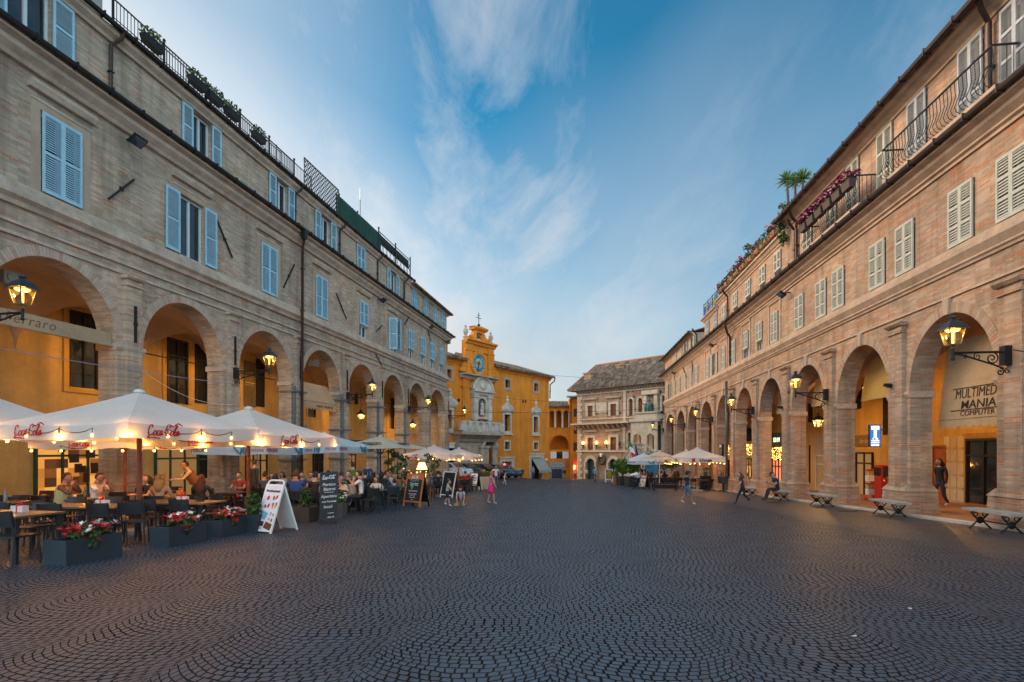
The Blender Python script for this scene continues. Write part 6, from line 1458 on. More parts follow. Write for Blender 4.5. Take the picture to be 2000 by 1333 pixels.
TG = thing('round_cafe_table','','table',(0,0,-50)); mb = MB(); mb.lathe([(.36,.71),(.37,.72),(.36,.735)],20); mb.build('table_top',M_CHG,TG)
mb = MB(); 
for k in range(3): mb.tube([(.02*cos(k*2.1),.02*sin(k*2.1),.71),(.12*cos(k*2.1+.6),.12*sin(k*2.1+.6),.35),(.3*cos(k*2.1),.3*sin(k*2.1),0)],.012,5)
mb.build('legs',M_CHB,TG)
AF = -LF.rz*0
ANG = -math.atan(.1857)                  # furniture squared to the left arcade
# (prototype, px, depth, turn, label)
TABS = [(TB1,-5,8.55,0,'long table cut by the left picture edge, nearest the first planter'),
 (TB1,172,10.4,.12,'long orange-lit table behind the first flower planter'),
 (TB3,148,13.0,0,'table between the man in the green vest and the man in glasses'),
 (TB1,352,11.7,0,'dark reflecting table with the white menu stand before the blonde woman'),
 (TB3,352,13.9,0,'table with an orange pot beyond the blonde woman'),
 (TB3,55,13.8,0,'empty table with white napkins at the far left under the ochre wall'),
 (TB2,20,11.4,0,'small table with a red-capped bottle behind the nearest long table'),
 (TB2,250,16.0,0,'small dark table beside the thin far parasol pole'),
 (TB2,455,16.5,0,'small table by the red pole of the second big parasol'),
 (TB2,322,17.5,0,'table with a red candle near the cafe door'),
 (TB3,562,16.4,0,'table of the man in the blue tee and the dark long-haired woman'),
 (TB3,630,17.4,0,'table behind the black chalkboard'),
 (TB3,690,18.8,0,'table of the man in black and the man in white, behind the stroller'),
 (TG,742,19.0,0,'round green table with bags on the chairs beside it'),
 (TG,788,22.5,0,'round green table behind the orange framed chalkboard'),
 (TG,812,26.5,0,'round table in front of the glowing lamp'),
 (TB2,880,31.0,0,'dark table with white menus under the far left parasols'),
 (TB2,905,34.5,0,'farthest dark table under the last left parasol'),
 (TB2,528,19.5,0,'table of the man in the denim jacket'),
 (TB2,735,23.5,0,'table farther back near the green cafe door')]
for pr,px_,Y_,r_,lab in TABS:
    p = gx(px_,Y_); place(pr,p.x,p.y,ANG+r_,lab,'cafe tables in front of the left arcade')
# free chairs: (px, depth, facing), facing 0 = looking away from the camera
FREE = [(30,8.0,0,'with its back to us at the nearest long table, left edge'),(-30,9.3,pi,'on the far side of the nearest long table'),(60,9.3,pi,'far side of the nearest long table, by its corner'),
 (118,9.7,.1,'left of two with backs to us behind the first planter'),(212,9.9,.0,'right of two with backs to us behind the first planter'),(262,10.3,.5,'turned at the right end of the orange-lit table'),(130,11.3,pi,'far side of the orange-lit table, left one'),(205,11.4,pi,'far side of the orange-lit table, right one'),(90,10.2,-1.5,'at the left end of the orange-lit table'),
 (300,11.1,.05,'behind the second planter, left one'),(365,11.2,.0,'behind the second planter, right one'),(412,12.0,-.6,'behind the third planter, turned to the table'),(440,13.2,-.3,'glossy one under the second big parasol'),
 (40,12.3,.1,'left of the pair below the ochre wall'),(95,12.9,.2,'right of the pair below the ochre wall'),(15,13.0,0,'far left below the ochre wall'),(75,14.8,pi,'beyond the table with napkins'),(20,12.2,pi,'at the small table with the red-capped bottle'),
 (240,14.9,.2,'at the small dark table by the thin pole'),(265,17.0,pi,'beyond the thin pole'),(430,17.2,-1.2,'left of the red pole'),(478,17.4,1.2,'right of the red pole'),(335,18.6,pi,'before the cafe door'),(300,17.0,-1.4,'left of the red candle table'),
 (592,15.2,.2,'empty one beside the man in the blue tee'),(655,16.9,.1,'behind the chalkboard'),(722,17.6,.9,'empty one beside the man in white'),(728,18.6,-.4,'with bags next to the round green table'),(765,18.8,.6,'leaning one by the orange chalkboard'),
 (802,23.2,2.2,'behind the orange chalkboard'),(838,25.0,-1.0,'near the sleeveless woman'),(868,30.2,0,'first of the black row beside the white framed board'),(884,30.4,0,'second of the black row beside the white framed board'),(897,30.8,0,'third of the black row beside the white framed board'),(905,33.2,0,'behind the black framed board')]
for px_,Y_,f_,lab in FREE:
    p = gx(px_,Y_); pr = CHG0 if 'green' in lab else CH0; place(pr,p.x,p.y,ANG*.5+f_,('green' if pr is CHG0 else 'black')+' cafe chair '+lab,'empty cafe chairs on the left')
# things on the tables
def prop(kind, px_, Y_, dx, dy, label, group=None):
    p = gx(px_,Y_); X_,Y2 = p.x+dx,p.y+dy; loc = (X_,Y2,gz(p.x,p.y)+.746)
    t = thing({'menu':'menu_stand','bottle':'bottle','glass':'drinking_glass','pot':'orange_pot','candle':'red_candle','plate':'plate','napkin':'napkin_holder'}[kind],label,{'menu':'menu stand','bottle':'bottle','glass':'glass','pot':'pot','candle':'candle','plate':'plate','napkin':'napkin holder'}[kind],loc,ANG,group); mb = MB()
    if kind in ('menu','napkin'):
        mb.bx(-.11,-.01,-.05,.05,0,.1).bx(.02,.12,-.05,.05,0,.1); mb.build('holders',mat('pink_white_card',(.66,.52,.50),.6),t); mb = MB(); mb.bx(-.01,.02,-.05,.05,0,.13); mb.ball((.005,0,.15),.025,8,5); mb.build('divider',M_RP,t)
    elif kind == 'bottle': mb.lathe([(.035,0),(.037,.02),(.037,.15),(.014,.21),(.014,.25)],10); mb.build('body',mat('bottle_blue_glass',(.10,.16,.18),.1),t,40); mb = MB(); mb.lathe([(.016,.25),(.016,.28)],8); mb.build('cap',M_RP,t)
    elif kind == 'glass': mb.lathe([(.028,0),(.036,.11),(.033,.11),(.026,.01)],10); mb.build('bowl',mat('pale_glass',(.4,.42,.42),.08),t,40); mb = MB(); mb.lathe([(.03,.07),(.025,.015)],8); mb.build('drink',mat('amber_drink',(.5,.2,.03),.2),t)
    elif kind == 'pot': mb.lathe([(.06,0),(.1,.05),(.09,.13),(.05,.16)],12); mb.tube([(.09,0,.1),(.15,0,.12),(.13,0,.05),(.09,0,.04)],.012,5); mb.build('body',mat('orange_glaze',(.5,.14,.03),.3),t,40); mb = MB(); mb.ball((0,0,.19),(.05,.05,.04),8,5); mb.build('lid',mat('orange_glaze',(.5,.14,.03)),t)
    elif kind == 'candle': mb.lathe([(.04,0),(.045,.1),(.03,.11)],10); mb.build('jar',emat('red_candle_glow',(1,.04,.02),2.2,(.5,.02,.01)),t); mb = MB(); mb.tube([(0,0,.1),(.02,0,.2)],.008,5); mb.build('stirrer',M_WHITE,t)
    elif kind == 'plate': mb.lathe([(.05,0),(.12,.015),(.11,.018)],16); mb.build('dish',M_WHITE,t,40); mb = MB(); mb.ball((0,0,.03),(.07,.06,.03),10,6); mb.build('food',mat('orange_food',(.5,.16,.03),.7),t)
    return t
prop('menu',205,10.4,-.05,.0,'white and pink menu stand on the orange-lit table'); prop('napkin',345,11.7,.1,.05,'white menu stand on the dark table before the blonde woman'); prop('bottle',166,13.0,.0,.0,'blue glass bottle between the two men dining'); prop('plate',190,13.0,.1,.0,'plate of food by the man in glasses'); prop('glass',150,13.0,-.05,-.1,'glass before the man in the green vest'); prop('pot',352,13.9,0,0,'orange glazed pot on the table beyond the blonde woman'); prop('candle',322,17.5,0,0,'red candle on the table near the cafe door'); prop('candle',690,18.8,-.2,-.1,'big red candle beside the stroller handle'); prop('plate',30,13.8,.2,0,'plate on the empty table under the ochre wall'); prop('bottle',20,11.4,-.1,0,'red-capped bottle on the small table at the left edge'); prop('glass',562,16.4,.1,0,'yellow drink between the blue tee and the long-haired woman'); prop('napkin',-10,8.55,.3,.1,'pink menu stand on the nearest long table'); prop('glass',788,22.5,0,0,'amber drink on the round green table'); prop('plate',60,13.8,.3,.05,'second plate on the empty table, nearer the green shop'); prop('glass',742,19.0,.1,0,'glass on the round green table with bags'); prop('candle',528,19.5,0,0,'red candle in front of the denim jacket')
for i,px_ in enumerate((872,888)): 
    p = gx(px_,30.6); t = thing('white_menu','folded white menu standing on the dark table, '+('left one','right one')[i],'menu',(p.x,p.y+.3,gz(p.x,p.y)+.746),0,'white menus'); mb = MB(); mb.add([(-.12,0,0),(.12,0,0),(.12,.06,.34),(-.12,.06,.34)],[(0,1,2,3)]); mb.add([(-.12,.12,0),(.12,.12,0),(.12,.06,.34),(-.12,.06,.34)],[(0,1,2,3)]); mb.build('card',emat('lit_card',(1,.8,.5),.25,(.7,.66,.58)),t)  # faint emission on the paper stands in for lamplight
# ---------------------------------------------------------------- parasols
M_CAN = mat('white_canvas',(.76,.74,.70),.85,var=.05,scale=1.5,bump=.15,transl=.34); M_CANB = mat('blue_white_canvas',(.62,.72,.80),.85,var=.06,scale=1.5,transl=.3); M_CANC = mat('cream_canvas',(.66,.59,.44),.85,var=.05,transl=.3)
M_POLE = mat('red_wood_pole',(.19,.055,.03),.5,var=.15,scale=8); M_POLEW = mat('white_pole',(.6,.6,.6),.4); M_POLEO = mat('orange_wood_pole',(.40,.15,.05),.5)
def umbrella(label, X, Y, w, rz, top, val, M, MP, pr=.045, drop=.62, group='cafe parasols', sagk=.10, cutval=True):
    g0 = gz(X,Y); t = thing('cafe_parasol',label,'parasol',(X,Y,g0),rz,group); ze = top-drop; n = 6
    mb = MB(); mb.m = 0
    cs = [(-w,-w),(w,-w),(w,w),(-w,w)]
    for k in range(4):
        (ax,ay),(bx_,by_) = cs[k],cs[(k+1)%4]; rows = 5; G = []
        for i in range(rows+1):
            f = i/rows; row = []
            for j in range(n+1):
                u = j/n; x_ = (ax+(bx_-ax)*u)*f; y_ = (ay+(by_-ay)*u)*f
                z_ = top-drop*f-sagk*sin(pi*u)*f*f*.55-.04*sin(pi*f); pull = 1-.035*sin(pi*u)*f
                row.append((x_*pull,y_*pull,z_))
            G.append(row)
        vs = [p for r_ in G for p in r_]; mb.add(vs,[(i*(n+1)+j,i*(n+1)+j+1,(i+1)*(n+1)+j+1,(i+1)*(n+1)+j) for i in range(rows) for j in range(n)])
        if val:
            lo = []
            for j,p in enumerate(G[-1]): lo.append((p[0]*1.004,p[1]*1.004,p[2]-val*(1+.05*sin(j*2.1))))
            mb.add(list(G[-1])+lo,[(j,j+1,n+1+j+1,n+1+j) for j in range(n)])
    can = mb.build('canopy',M,t,40)
    mb = MB(); mb.lathe([(.0,.06),(.10,.03),(.13,-.03)],10,(0,0,top)); mb.build('cap',M,t)
    mb = MB(); mb.tube([(0,0,.05),(0,0,top-.03)],pr,8); mb.build('pole',MP,t)
    mb = MB(); mb.bx(-.32,.32,-.32,.32,0,.09); mb.lathe([(.09,.09),(.06,.3)],8); mb.build('base',mat('concrete',(.30,.29,.27),.9),t)
    for k in range(8):
        a = pi/4*k; r_ = w*(sqrt(2) if k%2 else 1)*.97; d = V((cos(a),sin(a),0)); mb = MB(); mb.bar(V((0,0,top-.1)),d*r_+V((0,0,ze-(.03 if k%2 else .08))),.025); mb.bar(V((0,0,top-.95)),d*r_*.5+V((0,0,top-drop*.5-.09)),.02); mb.build('rib',MP if MP is not M_POLEW else M_WHITE,t)
    return t, can, ze
def valance_frame(w, side, u, z):        # a point on the valance: side 0..3, u in -1..1, facing out
    d = [((0,-1),(1,0)),((1,0),(0,1)),((0,1),(-1,0)),((-1,0),(0,-1))][side]
    o = V((d[0][0]*(w+.006)+d[1][0]*u*w,d[0][1]*(w+.006)+d[1][1]*u*w,z)); return frame(o,(*d[1],0),(0,0,1))
def string(label, X, Y, w, rz, z, n=3, e=10, sides=(0,1,2,3), hang=.14, inset=.05, lights=True):
    t = thing('string_lights',label,'string lights',(X,Y,gz(X,Y)),rz,'warm bulb strings under the parasols'); pts = []
    for sd in sides:
        for i in range(n+1): pts.append(valance_frame(w-inset,sd,-1+2*i/(n),z)@V((0,0,0)))
    path = []
    for i in range(len(pts)-1):
        a, b = pts[i],pts[i+1]; path += [a.lerp(b,k/5)-V((0,0,.09*4*(k/5)*(1-k/5))) for k in range(5)]
    mb = MB(); mb.tube(path+[pts[-1]],.008,4); mb.build('cable',M_DARK,t); seen = []
    for i,p in enumerate(pts):
        if any((p-q_).length < .2 for q_ in seen): continue
        seen.append(p); mb = MB(); mb.tube([p,p-V((0,0,hang-.04))],.012,5); mb.build('socket',M_DARK,t); mb = MB(); mb.ball(p-V((0,0,hang)),.029,8,6); mb.build('bulb',M_BULB,t)
        if lights and len(seen)%2: light(p-V((0,0,hang+.02)),e,t,.045,(1,.37,.055),'bulb_light')
    return t
UA = ANG
def red_name(t, w, sides, z, width=.72, M=None, u0=0):
    for sd,u in sides: script_mark(valance_frame(w,sd,u,z),width,M or M_TXTR,t)
# left, front row
t,c,ze = umbrella('white parasol cut by the left picture edge, behind the nearest one',-11.98,12.07,1.5,UA,3.2,.28,M_CAN,M_POLE,.045,.80); red_name(c,1.6,((1,.3),(0,.5)),ze-.15); string('bulb string under the parasol at the left edge',-11.98,12.07,1.5,UA,ze-.2,3,14,(0,1))
t,c,ze = umbrella('biggest nearest white parasol with red script lettering on a red wooden pole',-8.42,12.15,1.75,UA-.07,3.2,.28,M_CAN,M_POLE,.055,.80); red_name(c,1.75,((0,-.42),(1,-.55),(2,0),(3,.2)),ze-.15,.74); string('bulb string round the biggest nearest parasol',-8.42,12.15,1.75,UA-.07,ze-.10,4,14,(0,1,2,3))
t,c,ze = umbrella('second white parasol with red script lettering, over the white sign board',-7.55,15.4,1.75,UA-.03,3.2,.28,M_CAN,M_POLE,.055,.80); red_name(c,1.75,((0,0),(1,-.35),(2,0),(3,0)),ze-.15,.74); string('bulb string round the second parasol',-7.55,15.4,1.75,UA-.03,ze-.10,4,14)
t,c,ze = umbrella('white and blue beer parasol on a thin grey pole over the stroller',-8.95,25.6,1.75,UA,3.2,.3,M_CANB,M_POLEW,.03)
MNV = mat('blue_stripe',(.03,.20,.32),.6)
def beer(c,w,ze,sds):
    for sd in sds:
        text('PERONI',.2,mat('maroon_ink',(.30,.04,.07),.6),valance_frame(w,sd,-.82,ze-.15),c,bold=.004); text('PERONI',.15,MATS['maroon_ink'],valance_frame(w,sd,.75,ze-.15),c)
        for u in (.30,.42): mb = MB(); F_ = valance_frame(w,sd,u,ze-.3); mb.tube([F_@V((-.28+.5*(u>.4)*.5,.27,.003)),F_@V((-.08,.08,.003)),F_@V((0,.0,.003)),F_@V((.06,.24,.003))],.03,5); mb.build('lettering',MNV,c)
beer(c,1.75,ze,(0,1))
t,c,ze = umbrella('blue edged beer parasol on a white pole, farther back behind the second parasol',-10.45,22.0,1.6,UA,3.0,.28,M_CANB,M_POLEW,.045); beer(c,1.6,ze,(0,1))
t,c,ze = umbrella('white parasol with red script deep under the first arch, on a thin dark pole',-11.3,15.7,1.5,UA,2.95,.26,M_CAN,M_POLE,.04); red_name(c,1.5,((0,.1),(1,0)),ze-.15,.66); string('bulb string under the deep parasol of the first arch',-11.3,15.7,1.5,UA,ze-.2,3,14,(0,1))
t,c,ze = umbrella('cream parasol with boxed black name and no hanging edge, on a black pole',-6.85,28.0,1.95,UA,3.2,0,M_CANC,M_DARK,.035)
for sd in (0,1):
    F_ = valance_frame(1.95,sd,-.05,ze+.2); d = V((F_[0][2],F_[1][2],0)); a_ = 1.95*.66; z_ = 3.2-.62*.66
    up = V((-d.x,-d.y,.62/1.95)).normalized(); T = frame(V((d.x*a_,d.y*a_,z_+.0)),F_.col[0].xyz,up); text('FORST',.30,M_TXTB,T,c,bold=.01,shear=.1,extrude=.004); mb = MB()
    mb.tube([T@V((.62*cos(2*pi*k/16),.24*sin(2*pi*k/16),.002)) for k in range(16)],.012,4,closed=True); mb.build('lettering',M_TXTB,c)
t,c,ze = umbrella('white lit parasol with red script left of the parked white car',-5.4,37.2,1.65,UA,3.15,.3,M_CAN,M_POLE,.055); red_name(c,1.65,((0,-.6),),ze-.18,.85); string('bulb string under the parasol left of the white car',-5.4,37.2,1.65,UA,ze-.26,3,18,(0,1),.08)
t,c,ze = umbrella('last white lit parasol on the left, before the stone portal',-4.2,42.3,1.55,UA,3.15,.3,M_CAN,M_POLE,.055); string('bulb string under the last left parasol',-4.2,42.3,1.55,UA,ze-.26,3,18,(0,1),.08)
# right-hand cafe
RA = RF.rz-pi/2
t,c,ze = umbrella('white lit parasol with black and red name on orange poles, right cafe',12.6,36.6,1.45,RA,2.95,.32,M_CAN,M_POLEO,.045); text('Ichnusa',.26,M_TXTB,valance_frame(1.45,0,.15,ze-.2),c,bold=.008); mb = MB(); F_ = valance_frame(1.45,0,-.38,ze-.2)
mb.bx(-.11,.11,-.11,.11,-.001,.003,F_); mb.build('lettering',M_TXTR,c); text('Ichnusa',.24,M_TXTB,valance_frame(1.45,3,.2,ze-.2),c)
string('bulb string round the lit parasol with black name',12.6,36.6,1.45,RA,ze-.28,3,8)
t,c,ze = umbrella('white parasol behind the lit one in the right cafe',13.3,41.0,1.4,RA,2.95,.3,M_CAN,M_POLEO); string('bulb string at the left side of the rear right parasol',13.3,41.0,1.4,RA,ze-.28,4,8,(3,0))
t,c,ze = umbrella('cream flat-edged parasol with a thin red name, right cafe',11.6,42.3,1.5,RA,2.95,0,M_CANC,M_POLEW,.035); text('STELLA ARTOIS',.2,M_TXTR,frame(V((0,-1.5*.72,2.95-.62*.72+.012)),(1,0,0),(0,1,.62/1.5)),c,bold=.004,spacing=1.2)
t,c,ze = umbrella('white parasol with blue stripes at the left end of the right cafe',11.4,46.5,1.5,RA,2.9,.3,M_CANB,M_POLEW,.035); beer(c,1.5,ze,(0,))
# ---------------------------------------------------------------- planters
M_SLATE = mat('slate_planter',(.026,.038,.05),.6,var=.12,scale=2,bump=.1); M_SLATB = mat('brown_planter',(.055,.045,.042),.6,var=.15)
def trough(label, a, b, dep, h, M, fl, seed, side=1):
    A, B = gp(*a), gp(*b); d = (B-A); L = d.length; ang = atan2(d.y,d.x); c_ = (A+B)/2+V((-sin(ang),cos(ang),0))*dep/2
    t = thing('flower_planter',label,'planter',(c_.x,c_.y,min(A.z,B.z)-.005),ang,'dark planters edging the left cafe'); mb = MB(); e = .035
    mb.bx(-L/2,L/2,-dep/2,-dep/2+e,0,h).bx(-L/2,L/2,dep/2-e,dep/2,0,h).bx(-L/2,-L/2+e,-dep/2+e,dep/2-e,0,h).bx(L/2-e,L/2,-dep/2+e,dep/2-e,0,h); mb.build('trough',M,t)
    mb = MB(); mb.bx(-L/2+e,L/2-e,-dep/2+e,dep/2-e,.02,h-.07); mb.build('soil',mat('dark_soil',(.03,.02,.015),.95),t)
    if fl:
        mb = MB(); clump(mb,(L*.10,0,h+.06),(L*.36,dep*.42,.13),420,.05,mats=(0,1),seed=seed); clump(mb,(-L*.05,-dep*.5,h-.05),(L*.1,.05,.16),60,.045,mats=(0,1),seed=seed+1); mb.build('leaves',[M_GREEN,M_GREEND],t)
        mb = MB(); flowers(mb,(L*.0,-.05,h+.08),(L*.36,dep*.48,.12),80,.042,(0,),seed+2); flowers(mb,(L*.16,-.04,h+.1),(L*.32,dep*.45,.12),40,.042,(1,),seed+3); flowers(mb,(-L*.06,-dep*.5,h-.06),(L*.12,.04,.08),24,.042,(0,),seed+4); mb.build('flowers',[M_RED,M_WPET],t)
    return t
trough('slate planter of red and white flowers nearest the camera',(129,1105),(239,1086),.42,.40,M_SLATE,1,21)
trough('second slate planter, mostly red flowers, overlapped by the third',(330,1069.5),(403,1057),.42,.40,M_SLATE,1,31)
trough('third slate planter with white blossoms beside the white sign board',(434,1051),(483,1041),.42,.40,M_SLATE,1,41)
trough('brown planter of flowers standing farther back behind the third one',(438,1006),(478,1000),.4,.45,M_SLATB,1,51)
def pot(name,label,px_,py_,w_,h,M,kind,seed,rz=ANG,group='square planters of the left cafe'):
    p = gp(px_,py_); t = thing(name,label,'planter',(p.x,p.y,p.z-.005),rz,group); mb = MB(); mb.tbx((0,0,0),(w_*.86,w_*.86),(0,0,h),(w_,w_)); mb.build('pot',M,t); mb = MB()
    if kind == 'conifer':
        for k in range(8): mb.m = k%2; clump(mb,(0,0,h+.05+.055*k),(.2-.012*k,.2-.012*k,.08),70,.05,mats=(0,1),seed=seed+k)
        mb.build('shrub',[mat('conifer_green',(.045,.085,.012),.7,var=.4,scale=8),M_GREEND],t)
    elif kind == 'white': clump(mb,(0,0,h+.12),(w_*.5,w_*.5,.18),160,.06,mats=(0,),seed=seed); mb.m = 1; flowers(mb,(0,0,h+.16),(w_*.5,w_*.5,.15),16,.05,(1,),seed+1); mb.build('flowers',[M_GREEN,M_WPET],t)
    return t
pot('square_planter','slate planter with a small conifer left of the white sign board',496,1040,.38,.42,M_SLATE,'conifer',5); pot('square_planter','brown square planter with conifer and white flowers between the two sign boards',597,1019,.52,.42,M_SLATB,'conifer',15); pot('square_planter','narrow grey planter with white flowers under the stroller',664,1010,.34,.42,mat('grey_planter',(.09,.09,.095),.6),'white',25)
for i,(px_,py_) in enumerate(((939,957),(950,956))): 
    p = gp(px_,py_); t = thing('tall_cream_pot','tall cream pot of flowers beside the black framed board, '+('left one','right one')[i],'planter',(p.x,p.y,p.z-.005),0,'tall cream pots'); mb = MB(); mb.tbx((0,0,0),(.34,.34),(0,0,.85),(.46,.46)); mb.tbx((0,0,.85),(.5,.5),(0,0,.95),(.5,.5)); mb.build('pot',mat('cream_pot',(.50,.40,.28),.6),t); mb = MB(); clump(mb,(0,0,1.1),(.3,.3,.25),150,.08,mats=(0,),seed=i); mb.m = 1; flowers(mb,(0,0,1.2),(.3,.3,.25),14,.08,(1,),i); mb.build('flowers',[M_GREEN,(M_ORA,mat('yellow_petals',(.55,.33,.02),.6))[i]],t)
for i in range(4): p = gx(880+i*13,35.5+.4*i); t = thing('red_flower_pot','pot of red flowers under the far left parasols, '+('leftmost','second from left','third from left','rightmost')[i],'planter',(p.x,p.y,p.z),0,'red flower pots'); mb = MB(); mb.lathe([(.14,0),(.2,.65)],10); mb.build('pot',M_SLATB,t); mb = MB(); clump(mb,(0,0,.8),(.26,.26,.2),90,.08,mats=(0,),seed=i); mb.m = 1; flowers(mb,(0,0,.9),(.25,.25,.18),26,.08,(1,),i); mb.build('flowers',[M_GREEN,M_RED],t)
for i,(px_,py_,lab,h,w_) in enumerate(((1216,948,'leftmost bushy tree-like shrub in a dark planter, right cafe',2.0,.9),(1233,951,'biggest bright green shrub in a dark wooden planter, right cafe',2.2,1.0))):
    p = gp(px_,py_); t = thing('planter_shrub',lab,'shrub',(p.x,p.y,p.z),.2,'bushy shrubs edging the right cafe'); mb = MB(); mb.tbx((0,0,0),(.85,.85),(0,0,.85),(.95,.95)); mb.build('planter',mat('dark_wood_planter',(.03,.032,.03),.7),t); mb = MB(); 
    for k in range(4): mb.tube([(0,0,.8),(.3*cos(k*1.6),.3*sin(k*1.6),1.6)],[.04,.015],5)
    mb.build('stem',M_DARK,t); mb = MB()
    for k in range(16): clump(mb,(.75*cos(k*2.4)*(.3+.7*((k*5)%7)/7),.75*sin(k*2.4)*(.3+.7*((k*3)%7)/7),1.35+.9*((k*7)%16)/16),(.36,.36,.28),70,.13,mats=(0,0,1),seed=k+i*40)
    mb.build('foliage',[mat('bright_leaf',(.10,.20,.02),.55,var=.5,scale=5),M_GREEN],t)
p = gp(1213,947); t = thing('slim_pot','slim terracotta pot at the foot of the leftmost shrub','pot',(p.x-.6,p.y,p.z),0); mb = MB(); mb.lathe([(.2,0),(.24,.8),(.28,.84)],10); mb.build('pot',M_TERRA,t); mb = MB(); clump(mb,(0,0,1.1),(.4,.4,.3),120,.12,mats=(0,),seed=8); mb.build('leaves',[MATS['bright_leaf']],t)
for i,px_ in enumerate((1297,1312)): p = gx(px_,51); t = thing('olive_pot','grey-green olive bush in a pot by the far right piers, '+('left one','right one')[i],'shrub',(p.x,p.y,p.z),0,'olive pots'); mb = MB(); mb.lathe([(.25,0),(.35,.8)],10); mb.build('pot',M_TERRA,t); mb = MB(); mb.tube([(0,0,.7),(0,0,1.6)],.04); mb.build('trunk',M_DARK,t); mb = MB(); clump(mb,(0,0,2.1),(.75,.75,.6),420,.12,mats=(0,),seed=i); mb.build('foliage',[mat('olive_leaf',(.09,.11,.07),.7,var=.4)],t)
# ---------------------------------------------------------------- sign boards
def aboard(name,label,a,b,h,M,Mp,lean=.16,leg=.1,fr=.05,rear_M=None,depth=.55,pt=True):
    A,B = gp(*a),gp(*b); d = B-A; L = d.length; ang = atan2(d.y,d.x); t = thing(name,label,'sign board',((A.x+B.x)/2,(A.y+B.y)/2,min(A.z,B.z)),ang); k = depth/2
    def panel(sgn):
        o = V((0,0,0)) if sgn < 0 else V((0,depth,0)); up = V((0,-sgn*0+ (k if sgn < 0 else -k),h)); 
        return o, up
    o,up = panel(-1); F0 = frame(o,(1,0,0),up); H = up.length
    mb = MB(); mb.bx(-L/2,-L/2+fr,0,H,-.02,.02,F0).bx(L/2-fr,L/2,0,H,-.02,.02,F0).bx(-L/2+fr,L/2-fr,H-fr,H,-.02,.02,F0).bx(-L/2+fr,L/2-fr,leg,leg+fr,-.02,.02,F0); mb.build('front_frame',M,t)
    o2,up2 = panel(1); F1 = frame(o2,(1,0,0),up2); mb = MB(); mb.bx(-L/2,-L/2+fr,0,H,-.02,.02,F1).bx(L/2-fr,L/2,0,H,-.02,.02,F1).bx(-L/2+fr,L/2-fr,leg,H,-.012,.012,F1); mb.build('rear_panel',rear_M or M,t)
    mb = MB(); mb.bx(-L/2+fr,L/2-fr,leg+fr,H-fr,-.015,.012,F0); pn = mb.build('panel',Mp,t)
    # lettering faces the side we see: out of the panel
    Fo = F0 @ Matrix.Translation((0,0,.016)); return t,pn,Fo,L,H
M_CHALK = mat('chalkboard',(.018,.02,.023),.75,var=.25,scale=2); M_MINT = mat('mint_chalk',(.22,.50,.42),.9); M_CHK = mat('white_chalk',(.50,.52,.54),.9,bump=0); M_CHY = mat('yellow_chalk',(.60,.38,.04),.9,bump=0)
t,pn,Fo,L,H = aboard('ice_cream_board','white folding board with ice cream pictures beside the planters',(495,1040.5),(529,1043),1.08,M_WHITE,mat('pink_white_print',(.70,.66,.70),.5,var=.04),depth=.75,fr=.035,leg=.04)
text('Porticonvest',L*.155,M_TXTB,Fo@Matrix.Translation((0,H*.86,0)),pn,shear=.12,bold=.003)
def pic(x,y,w_,h_,c,nm,rot=0,shape='ball'):
    mb = MB(); T = Fo @ Matrix.Translation((x*L,y*H,.0)) @ Matrix.Rotation(rot,4,'Z')
    if shape == 'ball': mb2 = MB(); mb2.ball((0,0,0),(w_*L/2,h_*H/2,.004),10,6); mb2.v = [tuple(T@V(v)) for v in mb2.v]; mb = mb2
    elif shape == 'cone': mb.add([T@V((-w_*L/2,h_*H/2,.002)),T@V((w_*L/2,h_*H/2,.002)),T@V((0,-h_*H/2,.002))],[(0,1,2)])
    else: mb.bx(-w_*L/2,w_*L/2,-h_*H/2,h_*H/2,-.001,.003,T)
    mb.build('picture',mat(nm,c,.5),pn)
RI=(.50,.03,.03); BRN=(.20,.08,.03); OR_=(.65,.20,.03)
pic(-.17,.715,.15,.10,RI,'ice_red',-.2); pic(.14,.72,.11,.10,BRN,'ice_brown',.1); pic(.30,.735,.11,.11,RI,'ice_red',-.6); pic(-.22,.545,.12,.08,RI,'ice_red',.4); pic(-.05,.56,.12,.10,RI,'ice_red',-.4); pic(.2,.53,.13,.10,OR_,'ice_orange',.1,'cone'); pic(.34,.54,.14,.12,OR_,'ice_orange',-.4,'cone'); pic(.19,.6,.12,.05,(.25,.12,.1),'ice_mauve'); pic(.38,.61,.12,.05,(.25,.12,.1),'ice_mauve')
pic(-.16,.36,.34,.15,(.10,.40,.60),'ice_blue',-.3,'box'); pic(-.14,.345,.2,.07,OR_,'ice_orange',.2); pic(.2,.40,.09,.08,(.55,.2,.25),'ice_pink'); pic(.36,.38,.1,.07,(.4,.3,.22),'ice_tan'); pic(.18,.29,.1,.06,(.5,.25,.25),'ice_pink2'); pic(.34,.27,.1,.07,BRN,'ice_brown'); pic(-.22,.19,.34,.10,(.08,.03,.02),'ice_choc',-.05,'box'); pic(.22,.15,.42,.13,(.16,.06,.02),'ice_caramel',-.25,'box'); pic(-.25,.06,.34,.012,RI,'ice_red',0,'box'); pic(-.34,.10,.08,.03,RI,'ice_red'); pic(-.16,.10,.08,.03,RI,'ice_red')
mb = MB(); mb.tube([Fo@V((-L/2+.02,H-.02,-.02)),Fo@V((-L/2+.04,H+.07,-.02)),Fo@V((-L/2+.1,H+.1,-.02)),Fo@V((L/2-.1,H+.1,-.02)),Fo@V((L/2-.04,H+.07,-.02)),Fo@V((L/2-.02,H-.02,-.02))],.022,6); mb.build('handle',M_WHITE,t)
t,pn,Fo,L,H = aboard('chalkboard_sign','tall black chalkboard with white script drinks lettering beside the stroller',(624,1024),(660,1023),1.36,M_DARK,M_CHALK,leg=.12,fr=.035,depth=.4)
script_mark(Fo@Matrix.Translation((0,H*.90,0)),L*.66,M_CHK,pn,.06)
